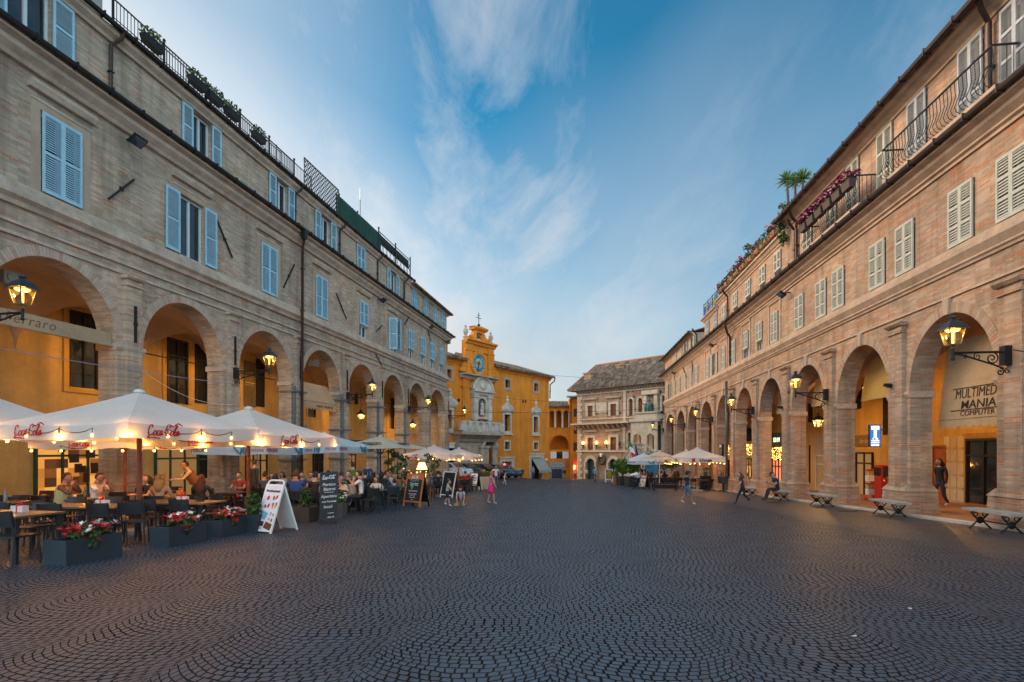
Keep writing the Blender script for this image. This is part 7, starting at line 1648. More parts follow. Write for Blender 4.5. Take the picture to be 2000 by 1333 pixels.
for s_,y_,tx,dx in ((.125,.76,'Portico',0),(.125,.67,'Bistrot',.02),(.12,.53,'Aperitivo',0),(.12,.43,'con Prodotti',0),(.12,.33,'locali',-.05),(.05,.21,'vi aspettiamo',.1),(.06,.13,'dalle 18',.1)): text(tx,L*s_*1.9*(.66 if len(tx) > 9 else 1),M_CHK,Fo@Matrix.Translation((dx*L,y_*H,0))@Matrix.Rotation(.06,4,'Z'),pn,shear=.2,bold=.002)
mb = MB(); mb.bar(Fo@V((-.25*L,.61*H,0)),Fo@V((.28*L,.61*H,0)),.012); mb.build('lettering',M_CHK,pn)
M_ORW = mat('orange_wood',(.42,.14,.04),.5,var=.15,scale=6)
t,pn,Fo,L,H = aboard('chalkboard_sign','orange wood framed chalkboard with mint swirls left of the toddler',(787,989),(820,991),1.3,M_ORW,M_CHALK,leg=.18,fr=.06,depth=.5,rear_M=M_DARK)
mb = MB(); mb.bx(-L/2+.06,L/2-.06,H-.24,H-.06,-.019,.019,Fo@Matrix.Translation((0,0,-.016))); hb = mb.build('header',M_ORW,t); mb = MB(); mb.bx(-.16,.16,H-.20,H-.10,.004,.012,Fo); mb.build('name_plate',M_WHITE,hb); text('FORST',.085,M_TXTB,Fo@Matrix.Translation((0,H-.15,.014)),hb,bold=.003,shear=.1)
text('Spritz',.20,M_MINT,Fo@Matrix.Translation((-.02,H*.68,.0)),pn,shear=.25,bold=.004)
mb = MB(); mb.tube([Fo@V((-.25+.5*k/12,H*.78+.03*sin(k*.9),0)) for k in range(13)],.009,4); mb.tube([Fo@V((-.1+.07*cos(k*.5)*(1-k/16),H*.57+.06*sin(k*.5),0)) for k in range(16)],.008,4); mb.build('lettering',M_MINT,pn)
for y_,tx,s_ in ((.47,'BIRRE FRESCHE',.07),(.38,'TAGLIERI MISTI',.065),(.33,'panini e toast',.055),(.28,'olive ascolane',.055),(.22,'dolci',.05)): text(tx,s_,M_CHK,Fo@Matrix.Translation((-.02,H*y_,0)),pn,bold=.001)
t,pn,Fo,L,H = aboard('menu_board','white framed empty blackboard behind the toddler',(859,971.5),(883,973),1.36,M_WHITE,M_CHALK,leg=.12,fr=.055,depth=.6,rear_M=mat('brown_back_panel',(.16,.06,.03),.6))
mb = MB(); mb.tube([Fo@V((-.1+.06*k,H*.7+.02*sin(k),0)) for k in range(4)],.008,4); mb.build('lettering',M_CHK,pn)
t,pn,Fo,L,H = aboard('menu_board','black framed board with white poster and blue letters',(914,959.5),(931,960),1.25,M_DARK,M_WHITE,leg=.32,fr=.06,depth=.5)
for y_,tx,s_ in ((.84,'BAR',.12),(.72,'GELATERIA',.10),(.60,'RISTORO',.12)): text(tx,s_,mat('poster_blue',(.03,.06,.2),.7),Fo@Matrix.Translation((0,H*y_,0)),pn,bold=.004)
mb = MB(); mb.bx(-L/2+.07,L/2-.07,.40,.52,.0,.004,Fo); mb.build('printed_band',mat('peach_print',(.6,.25,.12),.6),pn)
t,pn,Fo,L,H = aboard('menu_board','white framed blackboard with orange chalk lines before the palace door',(1183,943),(1197,943),1.55,M_WHITE,M_CHALK,leg=.3,fr=.07,depth=.6)
for k in range(7): text(('MENU','antipasti','primi piatti','secondi','contorni','dolci','vino caffe')[k],.15,M_CHY,Fo@Matrix.Translation((0,H*.86-.145*k,0)),pn,bold=.008)
t,pn,Fo,L,H = aboard('menu_board','black framed picture menu board with pink centre, right cafe',(1247,955.5),(1259.5,956),1.05,M_DARK,mat('pale_print',(.62,.58,.52),.5),leg=.16,fr=.04,depth=.5)
for k,(x_,y_,c_,nm) in enumerate(((-.3,.8,(.5,.1,.04),'print_red'),(0,.8,(.35,.1,.06),'print_maroon'),(.3,.8,(.5,.12,.05),'print_red2'),(0,.55,(.6,.15,.4),'print_pink'),(-.3,.5,(.45,.35,.3),'print_grey'),(.3,.45,(.6,.4,.1),'print_yellow'),(-.25,.3,(.2,.12,.08),'print_brown'),(.28,.28,(.6,.35,.2),'print_peach'))): mb = MB(); mb.bx((x_-.12)*L,(x_+.12)*L,y_*H-.07,y_*H+.07,0,.004,Fo); mb.build('picture',mat(nm,c_,.5),pn)
# ================================================================ people
M_EYE = mat('dark_eye',(.02,.015,.012),.3,bump=0); M_LIP = mat('lips',(.35,.12,.10),.6,bump=0)
_pm = {}
def pmat(kind, c):
    k = (kind,)+tuple(c)
    if k not in _pm: _pm[k] = mat('%s_%s' % (kind, 'abcdefghijklmnopqrstuvwxyz'[len(_pm)%26]+'abcdefghijklmnopqrstuvwxyz'[len(_pm)//26]), c, .75 if kind != 'skin' else .55, var=.10, scale=7, bump=.2 if kind != 'skin' else .05)
    return _pm[k]
SKIN = (.48,.27,.18); SKIN2 = (.40,.20,.125); SKIN3 = (.30,.15,.09)
QUEUE = []
def joints(pose, o):
    # metres for a 1.75 m adult, y forward, z up
    J = {}
    lean = o.get('lean',0); tw = o.get('twist',0)
    if pose == 'sit': hz, kz = .54, .50
    elif pose == 'crouch': hz = .30
    else: hz = .93
    J['pel'] = V((0,0,hz))
    sp = V((0,sin(lean),cos(lean)))
    J['wai'] = J['pel']+sp*.20; J['che'] = J['pel']+sp*.42+V((0,.01,0)); J['nec'] = J['pel']+sp*.565; J['nk2'] = J['nec']+(sp*.6+V((0,.10,.5))).normalized()*.04
    J['hea'] = J['nk2']+V((0,.03+o.get('nod',0)*.05,.080)); 
    ax = V((cos(tw),sin(tw),0))
    for s,n in ((-1,'L'),(1,'R')):
        J['sh'+n] = J['pel']+sp*.515+ax*s*.185
        arm = o.get('arm'+n, o.get('arm','rest'))
        fwd = V((-ax.y,ax.x,0)); out = ax*s
        def E(a,b): J['el'+n] = J['sh'+n]+a.normalized()*.30; J['wr'+n] = J['el'+n]+b.normalized()*.25; 
        if arm == 'rest': E(V((0,0,-1))+out*.15-fwd*.08, V((0,0,-1))+fwd*.18+out*.02)
        elif arm == 'table': E(V((0,0,-1))+fwd*.55+out*.2, fwd*1.0-out*.45+V((0,0,.12)))
        elif arm == 'lap': E(V((0,0,-1))+fwd*.25+out*.15, fwd*1.0-out*.55-V((0,0,.25)))
        elif arm == 'mouth': E(V((0,0,-.6))+fwd*.75+out*.15, V((0,0,.85))-fwd*.10-out*.55)
        elif arm == 'fwd': E(V((0,0,-.8))+fwd*.6, fwd*1.0+V((0,0,-.05)))
        elif arm == 'swingf': E(V((0,0,-1))+fwd*.5+out*.15, V((0,0,-.6))+fwd*.8)
        elif arm == 'swingb': E(V((0,0,-1))-fwd*.55+out*.2, V((0,0,-1))-fwd*.05)
        elif arm == 'out': E(V((0,0,-.8))+out*.75-fwd*.1, V((0,0,-.9))+out*.3+fwd*.3)
        elif arm == 'down': E(V((0,0,-1))+fwd*.5+out*.1, V((0,0,-1))+fwd*.35-out*.15)
        elif arm == 'phone': E(V((0,0,-1))+fwd*.18+out*.15, fwd*1.0-out*.5+V((0,0,.35)))
        hs = .10 if pose != 'crouch' else .12
        if pose == 'sit':
            sp2 = o.get('spread',.10); J['hi'+n] = V((s*.09,.02,hz-.02)); J['kn'+n] = V((s*sp2,.44,hz-.02)); J['an'+n] = V((s*sp2,.44+o.get('foot',-.02),.09)); J['to'+n] = J['an'+n]+V((0,.17,-.05))
            if o.get('cross') and s == 1: J['kn'+n] = V((-.02,.46,hz+.06)); J['an'+n] = V((-.10,.62,.22)); J['to'+n] = J['an'+n]+V((-.03,.15,.02))
        elif pose == 'crouch':
            J['hi'+n] = V((s*.10,.0,hz)); J['kn'+n] = V((s*.22,.30,.46)); J['an'+n] = V((s*.16,.10,.08)); J['to'+n] = J['an'+n]+V((s*.03,.18,-.05))
        else:
            st = o.get('stride',0)*s; bend = o.get('bend',0)
            J['hi'+n] = V((s*hs,0,hz-.03)); J['kn'+n] = V((s*(hs+.005),st*.55+.03,.50)); J['an'+n] = V((s*hs,st-.0,.09+max(0,-st)*.25)); 
            if st < 0: J['kn'+n].y += .12*bend; J['an'+n].z += .10*bend
            J['to'+n] = J['an'+n]+V((0,.16,-.05))
    return J
EDG = [('pel','wai'),('wai','che'),('che','nec'),('nec','nk2'),('nk2','hea')]
for n in 'LR': EDG += [('che','sh'+n),('sh'+n,'el'+n),('el'+n,'wr'+n),('pel','hi'+n),('hi'+n,'kn'+n),('kn'+n,'an'+n),('an'+n,'to'+n)]
RAD = {'pel':.135,'wai':.125,'che':.145,'nec':.070,'nk2':.060,'hea':.06,'sh':.062,'el':.043,'wr':.029,'hi':.095,'kn':.060,'an':.042,'to':.036}
def person(label, px_, Y_, pose, face, H=1.75, top=(.1,.1,.1), bot=(.03,.03,.04), skin=SKIN, hair=(.04,.025,.015), style='short', sleeve='short', legs='long', shoe=(.03,.03,.03), grp=None, chair=None, girth=1.0, skirt=None, extra=None, py=None, **o):
    if py is not None: p = gp(px_,py); Y_ = p.y
    else: p = gx(px_,Y_)
    k = H/1.75; J = joints(pose,o)
    names = list(J.keys()); me = bpy.data.meshes.new('sk'); me.from_pydata([tuple(J[n]) for n in names],[(names.index(a),names.index(b)) for a,b in EDG],[])
    ob = bpy.data.objects.new('sk',me); COL.objects.link(ob); md = ob.modifiers.new('s','SKIN'); md.use_smooth_shade = True; md.branch_smoothing = .6
    for i,n in enumerate(names):
        r = RAD[n if n in RAD else n[:2]]; 
        fat = girth if n in ('pel','wai','che','shL','shR','hiL','hiR') else 1.0
        d = me.skin_vertices[0].data[i]; d.radius = (r*fat, r*fat*(.80 if n in ('pel','wai','che') else 1)); d.use_root = n == 'pel'
    s2 = ob.modifiers.new('u','SUBSURF'); s2.levels = 1; s2.render_levels = 1
    QUEUE.append((ob,J,dict(label=label,loc=(p.x,p.y,p.z+o.get('dz',0)),face=face,k=k,top=top,bot=bot,skin=skin,hair=hair,style=style,sleeve=sleeve,legs=legs,shoe=shoe,grp=grp,skirt=skirt,extra=extra,o=o,pose=pose)))
    if chair:
        pr, nm = {'b':(CH0,'black'),'g':(CHG0,'green'),'r':(CHBR0,'bronze')}[chair]; place(pr,p.x,p.y,face,nm+' chair of the '+label[7:],'occupied cafe chairs')
def segd(p,a,b):
    ab = b-a; t = max(0,min(1,(p-a).dot(ab)/max(1e-9,ab.length_squared))); return (p-a-ab*t).length, t
def finish_people():
    dg = bpy.context.evaluated_depsgraph_get()
    for ob,J,S in QUEUE:
        ev = bpy.data.meshes.new_from_object(ob.evaluated_get(dg)); mb = MB(); mb.v = [tuple(v.co) for v in ev.vertices]
        mats = [pmat('skin',S['skin']),pmat('top',S['top']),pmat('trousers',S['bot']),pmat('shoe',S['shoe']),M_EYE,M_LIP]
        for pl_ in ev.polygons:
            c = pl_.center; best = None
            for a,b in EDG:
                d,t = segd(c,J[a],J[b]); r = RAD[a if a in RAD else a[:2]]; d -= r*.6
                if best is None or d < best[0]: best = (d,a,b,t)
            _,a,b,t = best; m_ = 0
            if a in ('wai','che') and b in ('che','nec') or b[:2] == 'sh' : m_ = 1 if not (b == 'nec' and t > .75) else 0
            elif a == 'pel' and b == 'wai': m_ = 1 if t > .25 else 2
            elif a[:2] == 'sh': m_ = 1 if (S['sleeve'] == 'long' or (S['sleeve'] == 'short' and t < .62) or (S['sleeve'] == 'none' and t < .08)) else 0
            elif a[:2] == 'el': m_ = 1 if S['sleeve'] == 'long' and t < .92 else 0
            elif b[:2] == 'hi': m_ = 2
            elif a[:2] == 'hi': m_ = 2 if S['legs'] != 'bare' else 0
            elif a[:2] == 'kn': m_ = (2 if S['legs'] == 'long' or (S['legs'] == 'short' and t < .05) else 0) if t < .92 else 3
            elif a[:2] == 'an': m_ = 3
            if S['pose'] != 'sit' and a[:2] == 'hi' and S['legs'] == 'short' and t > .8: m_ = 0
            mb.f.append(tuple(pl_.vertices)); mb.mi.append(m_)
        bpy.data.meshes.remove(ev)
        hc = J['hea']+V((0,.015,.02)); child = S['k'] < .85; hs = 1.0 if not child else (1.22 if S['k'] > .7 else 1.4)
        yaw = S['o'].get('look',0); nod = S['o'].get('nod',0)*.45; HT = Matrix.Translation(hc) @ Matrix.Rotation(yaw,4,'Z') @ Matrix.Rotation(-nod,4,'X') @ Matrix.Scale(hs,4)
        def hf(q,p):
            x,y,z = q
            if z < 0: x *= 1-.28*(-z/.12); y *= 1-.10*(-z/.12)
            if y > .05 and abs(x) < .028 and -.05 < z < .035: y += .022*(1-abs(x)/.03)
            return V((x,y,z))
        def addT(fn,m_): mb.m = m_; n0 = len(mb.v); fn(); mb.v[n0:] = [tuple(HT @ V(v)) for v in mb.v[n0:]]
        addT(lambda: mb.ball((0,0,0),(.079,.100,.122),16,12,hf),0)
        for s in (-1,1):
            addT(lambda: mb.ball((s*.030,.084,.012),(.012,.008,.008),6,4),4); addT(lambda: mb.ball((s*.078,-.005,-.005),(.014,.024,.034),6,5),0); addT(lambda: mb.ball((s*.030,.087,.033),(.018,.006,.005),6,3),4)
        addT(lambda: mb.ball((0,.086,-.058),(.024,.009,.008),6,4),5)
        if S['o'].get('beard'):
            mb.m = 6; mats.append(pmat('beard',S['hair'])); addT(lambda: mb.ball((0,.03,-.075),(.056,.062,.045),10,6),len(mats)-1)
        for n in 'LR':                     # hands
            w_ = J['wr'+n]; d = (w_-J['el'+n]).normalized(); sd = d.cross(V((0,0,1))); sd = (sd if sd.length > .2 else V((1,0,0))).normalized(); nr = sd.cross(d); sg_ = -1 if n == 'L' else 1; mb.m = 0
            T = Matrix(((sd.x,d.x,nr.x,w_.x),(sd.y,d.y,nr.y,w_.y),(sd.z,d.z,nr.z,w_.z),(0,0,0,1)))
            n0 = len(mb.v); mb.ball((0,.045,0),(.040,.055,.018),8,6)
            for i,(fx,fl) in enumerate(((-.028,.066),(-.010,.078),(.009,.074),(.027,.058))): mb.tube([(fx,.085,0),(fx*1.1,.085+fl*.5,-.008),(fx*1.1,.085+fl*.85,-.03)],[.009,.0085,.007],5)
            mb.tube([(-sg_*.034,.03,-.005),(-sg_*.056,.065,-.012),(-sg_*.054,.095,-.018)],[.011,.010,.008],5); mb.v[n0:] = [tuple(T @ V(v)) for v in mb.v[n0:]]
        K_ = Matrix.Scale(S['k'],4); root = thing('person',S['label'],'person',S['loc'],S['face'],S['grp'])
        def out(m2,name,M_): m2.v = [tuple(K_ @ V(v)) for v in m2.v]; return m2.build(name,M_,root,1)
        body = out(mb,'body',mats)
        st = S['style']; mb = MB()
        if st != 'bald':
            def hairf(q,p):
                y,z = q.y,q.z
                if y > .03 and z < .045: return V((q.x*.80,min(y,.03),q.z*.85))
                if z < -.045: return V((q.x*.86,q.y*.95-.0,q.z*(.75 if st == 'short' else 1)))
                return q
            mb.ball((0,-.012,.014),(.087,.106,.124),14,10,hairf)
            if st in ('long','bob','curly'):
                L_ = {'long':.36,'bob':.15,'curly':.24}[st]; W_ = .085 if st == 'long' else (.10 if st == 'bob' else .11)
                mb.tube([(0,-.055,.06),(0,-.085,-.05),(0,-.095,-.05-L_*.5),(0,-.085,-.05-L_)],[.06,W_,W_*1.05,W_*.55],10)
                for s in (-1,1): mb.tube([(s*.06,-.01,.05),(s*.082,-.015,-.06),(s*.075,-.03,-.06-L_*.55)],[.03,.032,.02],6)
            if st == 'curly': 
                for i in range(22): a = i*2.4; mb.ball((.09*cos(a),-.03+.08*sin(a)*(.6),.12-.014*i),.045,6,4)
            if st == 'bun': mb.ball((0,-.10,.08),.045,8,6)
            if st == 'pony': mb.tube([(0,-.10,.05),(0,-.15,-.02),(0,-.14,-.14)],[.03,.035,.015],7)
            mb.v = [tuple(HT @ V(v)) for v in mb.v]; out(mb,'hair',pmat('hair',S['hair']))
        if S['o'].get('cap'):
            mb = MB(); mb.ball((0,-.005,.05),(.092,.110,.088),14,8,lambda q,p: V((q.x,q.y,max(q.z,-.005)))); mb.add([(-.075,.07,.05),(.075,.07,.05),(.06,.175,.035),(-.06,.175,.035)],[(0,1,2,3)]); mb.v = [tuple(HT @ V(v)) for v in mb.v]; out(mb,'cap',pmat('cap',S['o']['cap']))
        if S['o'].get('specs'):
            mb = MB()
            for s in (-1,1): mb.tube([(s*.032+.022*cos(2*pi*i/8),.102,.012+.017*sin(2*pi*i/8)) for i in range(8)],.004,4,closed=True); mb.tube([(s*.054,.098,.014),(s*.082,.0,.012)],.003,4)
            mb.v = [tuple(HT @ V(v)) for v in mb.v]; out(mb,'spectacles',M_EYE)
        if S['skirt']:
            mb = MB(); P_ = J['pel']; mb.lathe([(.135,.13),(.17,0),(.21,-.18),(.24,-.32)],14,(P_.x,P_.y,P_.z),0,1,.85); out(mb,'skirt',pmat('skirt',S['skirt']))
        if S['o'].get('vest'):
            mb = MB(); a = J['pel']; b = J['nec']; d = (b-a).normalized()
            mb.tube([a+d*.10,a+d*.22,a+d*.42,a+d*.52],[.15*1.05,.15,.162,.125],14,cap=False); out(mb,'vest',pmat('vest',S['o']['vest']))
        if S['o'].get('braces'):
            mb = MB()
            for s in (-1,1): mb.tube([J['wai']+V((s*.08,-.12,-.08)),J['che']+V((s*.085,-.14,.04)),J['shL' if s < 0 else 'shR']+V((-s*.07,0,.075)),J['che']+V((s*.08,.135,0)),J['wai']+V((s*.07,.12,-.08))],.014,5)
            out(mb,'braces',pmat('braces',(.02,.03,.05)))
        if S['extra'] == 'phone':
            mb = MB(); c = (J['wrL']+J['wrR'])/2+V((0,.10,.03)); mb.box(c,(.075,.012,.14)); mb.v = [tuple(K_@V(v)) for v in mb.v]; tt = tag(mb.build('phone',M_DARK),'dark phone held by the capped man on the stone bench','phone'); tt.location = S['loc']; tt.rotation_euler = (0,0,S['face'])
    for ob,_,_ in QUEUE: me = ob.data; bpy.data.objects.remove(ob); bpy.data.meshes.remove(me)
E_ = -pi/2; W_ = pi/2                       # face east (right) or west (left); 0 = away from us, pi = towards us
WHT=(.70,.68,.66); BLK=(.02,.02,.022); NVY=(.02,.04,.10); DEN=(.05,.09,.17); BR=(.05,.028,.015); GRY=(.28,.28,.27)
person('seated man in green vest eating, hands at his mouth',118,12.7,'sit',E_+.2,top=(.14,.05,.04),hair=(.06,.025,.015),sleeve='long',chair='b',arm='mouth',lean=.16,vest=(.30,.36,.20),skin=SKIN2,nod=.2)
person('seated man in white shirt and glasses raising both hands',184,13.2,'sit',E_+.1,top=WHT,hair=(.05,.02,.015),chair='b',arm='mouth',lean=.12,specs=1,skin=SKIN2,nod=.3)
person('seated blonde woman in a pink jacket with her back to us',312,12.6,'sit',.1,1.68,top=(.50,.27,.17),hair=(.45,.22,.07),style='curly',sleeve='long',chair='b',arm='table')
person('seated dark-haired woman facing the blonde woman, red lit face',290,14.6,'sit',pi-.5,1.66,top=BLK,hair=BLK,style='bob',chair='b',arm='table')
person('seated woman with long auburn hair and black top, back to us',392,13.3,'sit',.15,1.68,top=BLK,hair=(.12,.035,.015),style='long',sleeve='long',chair='b',arm='table')
person('standing waiter in brown vest and pale sleeves bending over a table',384,17.2,'stand',2.4,1.78,top=(.55,.42,.28),sleeve='long',lean=.5,armL='fwd',armR='fwd',vest=(.22,.09,.04),hair=BLK,grp=None)
person('standing person in a dark coat behind the red parasol pole',497,18.6,'stand',-.6,1.78,top=(.03,.04,.03),sleeve='long',hair=BR,stride=.08)
person('seated person in blue denim jacket, back to us',517,18.0,'sit',.0,1.76,top=DEN,sleeve='long',hair=BR,chair='b',arm='table')
person('seated brown-haired person beyond the denim jacket',531,20.4,'sit',pi+.3,1.7,top=BLK,hair=(.08,.04,.02),style='bob',chair='b',arm='table')
person('seated woman with long black hair and bare shoulder, above the white board',537,15.2,'sit',-.5,1.68,top=(.22,.33,.42),hair=BLK,style='long',sleeve='short',chair='b',arm='table')
person('seated balding man in blue tee with his back to us',577,15.6,'sit',.1,1.82,top=(.02,.06,.22),hair=(.10,.05,.03),chair='b',arm='table',girth=1.12,skin=SKIN2)
person('seated man in grey tee resting his chin on his hand',609,21.5,'sit',pi-.1,1.74,top=GRY,hair=BLK,chair='b',armR='mouth',armL='table')
person('seated man in black with his back to us, left of the chalkboard',615,16.0,'sit',-.2,1.76,top=BLK,hair=BLK,chair='b',arm='table')
person('seated grey-haired woman beyond the chalkboard',623,19.4,'sit',pi+.4,1.64,top=(.4,.2,.2),hair=(.5,.47,.45),style='bob',chair='b',arm='table')
person('seated dark-haired man just above the chalkboard',641,18.2,'sit',.1,1.8,top=BLK,hair=BLK,chair='b',arm='table')
person('seated bearded man in black tee facing us over the stroller',681,18.6,'sit',pi,1.8,top=(.025,.025,.03),hair=(.06,.035,.02),chair='b',armL='mouth',armR='table',beard=1)
person('seated man in white tee with dark braces and glasses, hand at mouth',707,18.0,'sit',W_+.1,1.8,top=WHT,hair=BLK,chair='b',armL='mouth',armR='mouth',specs=1,braces=1,lean=.1,bot=BLK)
person('standing person in olive green shirt near the red flower pillar',689,24.0,'stand',.3,1.74,top=(.10,.17,.03),hair=BR)
person('standing bald man in blue polo by the brick pier',718,26.0,'stand',.5,1.78,top=(.02,.05,.18),style='bald')
person('seated man in dark suit with white collar, back to us',713,22.0,'sit',-.3,1.8,top=(.012,.015,.03),hair=BLK,sleeve='long',chair='g',arm='table')
person('seated dark long-haired woman right of the bearded man',701,20.8,'sit',.5,1.68,top=(.10,.02,.03),hair=BLK,style='long',chair='g',arm='table')
person('seated woman with a dark curly mane and green jacket',728,21.3,'sit',-.6,1.68,top=(.06,.12,.06),hair=BLK,style='curly',sleeve='long',chair='g',arm='table')
person('seated girl in white top with red print facing us',735,20.2,'sit',pi-.2,1.5,top=(.65,.58,.52),hair=(.12,.05,.02),style='long',chair='g',arm='table')
person('seated man in dark shirt at the black parasol pole',752,22.2,'sit',-.9,1.78,top=(.03,.045,.05),hair=BR,chair='g',arm='table',sleeve='long')
person('seated man in a red cap by the black parasol pole',762,23.0,'sit',pi-.6,1.74,top=(.45,.42,.42),hair=GRY,chair='g',arm='table',cap=(.45,.02,.02))
person('seated child in bright blue shirt with back to us',770,21.4,'sit',-.1,1.35,top=(.02,.10,.30),hair=BLK,chair='g',arm='table')
person('seated woman with brown curls drinking near the blue child',780,24.0,'sit',pi+.5,1.66,top=(.30,.12,.03),hair=(.05,.02,.012),style='curly',chair='g',armL='mouth',armR='table',skin=SKIN3)
person('seated short-haired man above the orange chalkboard, left one',798,27.0,'sit',.2,1.76,top=BLK,hair=BLK,chair='r',arm='table')
person('seated person with a dark head above the orange chalkboard, right one',808,26.0,'sit',.0,1.7,top=BLK,hair=BR,chair='r',arm='table')
person('seated woman in sleeveless black top and white shoes',826,24.0,'sit',W_-.5,1.68,top=BLK,hair=(.10,.05,.03),style='pony',sleeve='none',chair='g',armL='mouth',armR='lap',shoe=WHT,bot=(.02,.03,.05),cross=1)
person('seated man in black left of the white framed board, back to us',856,28.6,'sit',.1,1.78,top=BLK,hair=BLK,chair='b',arm='table',sleeve='long')
person('seated bald man in pale blue shirt near the white car',867,31.5,'sit',.6,1.74,top=(.35,.42,.5),style='bald',chair='b',arm='table')
person('seated man in red shirt left of the black framed board',909,34.4,'sit',.4,1.76,top=(.42,.02,.02),hair=BR,chair='b',arm='table')
for px_,Y_,f_,tp,hr,stl,ch,lab in ((468,19.0,pi,(.3,.05,.04),BLK,'short','b','dark-haired diner in a red top just left of the red pole'),(552,22.5,pi-.3,(.45,.43,.42),BR,'bob','b','woman in pale grey beyond the blue tee'),(590,20.5,pi+.2,(.05,.06,.08),BLK,'short','b','man in charcoal facing us beyond the blue tee'),(655,21.5,pi,(.5,.12,.1),BLK,'curly','b','woman in coral with dark curls right of the chalkboard top'),(667,22.8,.3,(.12,.14,.18),BR,'short','b','man in slate blue behind the stroller, back to us'),(745,25.5,.2,BLK,BLK,'bob','g','woman in black, back to us, left of the black parasol pole'),(790,29.0,pi,(.42,.40,.36),BR,'short','r','man in beige facing us above the orange chalkboard'),(842,30.5,pi,(.10,.11,.2),BLK,'long','b','long-haired woman in indigo beside the white framed board'),(888,33.0,.2,BLK,BLK,'short','b','man in black beside the white folded menus'),(232,18.2,pi+.2,(.35,.3,.26),BR,'short','b','older man in tan seated beyond the thin far pole')):
    person('seated '+lab,px_,Y_,'sit',f_,1.74,top=tp,hair=hr,style=stl,chair=ch,arm='table')
# standing and walking
person('toddler in a grey shirt and navy shorts walking with white shoes',873,0,'walk',E_+.15,1.02,top=(.45,.43,.38),bot=(.012,.02,.05),hair=BLK,legs='short',shoe=WHT,stride=.16,bend=.5,armL='fwd',armR='swingf',lean=.12,py=989,girth=1.15)
person('crouching girl in red overalls playing on the ground',900,0,'crouch',pi+.05,1.30,top=(.50,.50,.53),bot=(.22,.02,.03),hair=(.05,.018,.012),style='long',arm='down',lean=.55,nod=1.3,py=987,shoe=WHT,skin=SKIN)
person('girl in pink tee and magenta skirt reaching forward',959,0,'walk',E_+.5,1.36,top=(.55,.14,.28),bot=(.5,.03,.14),legs='bare',skirt=(.62,.02,.16),hair=(.28,.12,.05),style='short',shoe=(.65,.5,.5),stride=.14,armL='swingf',armR='out',py=985,look=.4)
person('man in white tee and grey shorts walking towards us',969,0,'walk',pi,1.78,top=(.62,.60,.66),bot=(.10,.11,.14),legs='short',hair=BLK,stride=.2,bend=.8,armL='swingb',armR='out',py=955,skin=SKIN2)
person('small child in white running behind the man in the white tee',985,0,'walk',E_,1.05,top=(.65,.62,.58),bot=(.6,.57,.53),hair=(.3,.2,.12),stride=.25,bend=1,arm='swingf',lean=.2,py=947,shoe=WHT)
person('man in light blue shirt and dark trousers walking away',1161.5,0,'walk',.1,1.78,top=(.16,.42,.62),bot=(.02,.03,.06),hair=BLK,stride=.2,bend=.6,armL='lap',armR='swingb',py=943)
person('boy in navy tee, blue shorts and black cap walking to the right',1342,0,'walk',E_+.1,1.36,top=(.015,.02,.05),bot=(.05,.16,.25),legs='short',hair=BLK,cap=(.015,.015,.018),shoe=WHT,stride=.27,bend=.3,armL='swingb',armR='lap',py=986,skin=SKIN3)
person('child in dark clothes running left past the benches',1451,0,'walk',W_,1.32,top=(.03,.035,.06),bot=(.012,.014,.02),hair=(.12,.05,.03),style='bob',stride=.34,bend=1,arm='swingf',armR='swingb',lean=.22,py=986,shoe=(.02,.05,.14))
bp = BEN.location; bx_ = 1000+FPX*(bp.x)/bp.y
person('bearded older man in navy polo and cap bent over his phone on the bench',bx_-4,bp.y-.02,'sit',W_-.10,1.76,top=(.012,.03,.08),bot=BLK,hair=(.5,.48,.45),cap=(.02,.035,.07),arm='phone',lean=.28,nod=1.2,beard=1,extra='phone',shoe=(.09,.03,.02),foot=.12,dz=.0)
person('person in black with purple leggings walking behind the computer shop pier',1836,18.2,'walk',W_+.2,1.72,top=BLK,bot=(.05,.035,.06),hair=BLK,style='bob',sleeve='long',stride=.24,bend=.6,shoe=WHT,armR='swingb',dz=.09)
person('seated person in dark clothes on the low bench at the yellow palace',1021,72.0,'sit',pi-.6,1.74,top=(.02,.025,.04),hair=BR,arm='table',sleeve='long')
person('standing person in blue checked shirt under the grey-green awning',1041,73.0,'stand',pi+.4,1.72,top=(.30,.36,.45),bot=(.06,.08,.14),hair=(.1,.06,.03))
person('standing white shirted person before the left green door of the brick palace',1145.5,82.5,'stand',pi-.3,1.66,top=WHT,bot=(.02,.02,.025),hair=BLK)
person('standing pale shirted person near the red lit passage',1123.5,85.5,'stand',pi+.2,1.66,top=(.5,.5,.5),bot=(.03,.03,.035),hair=BLK)
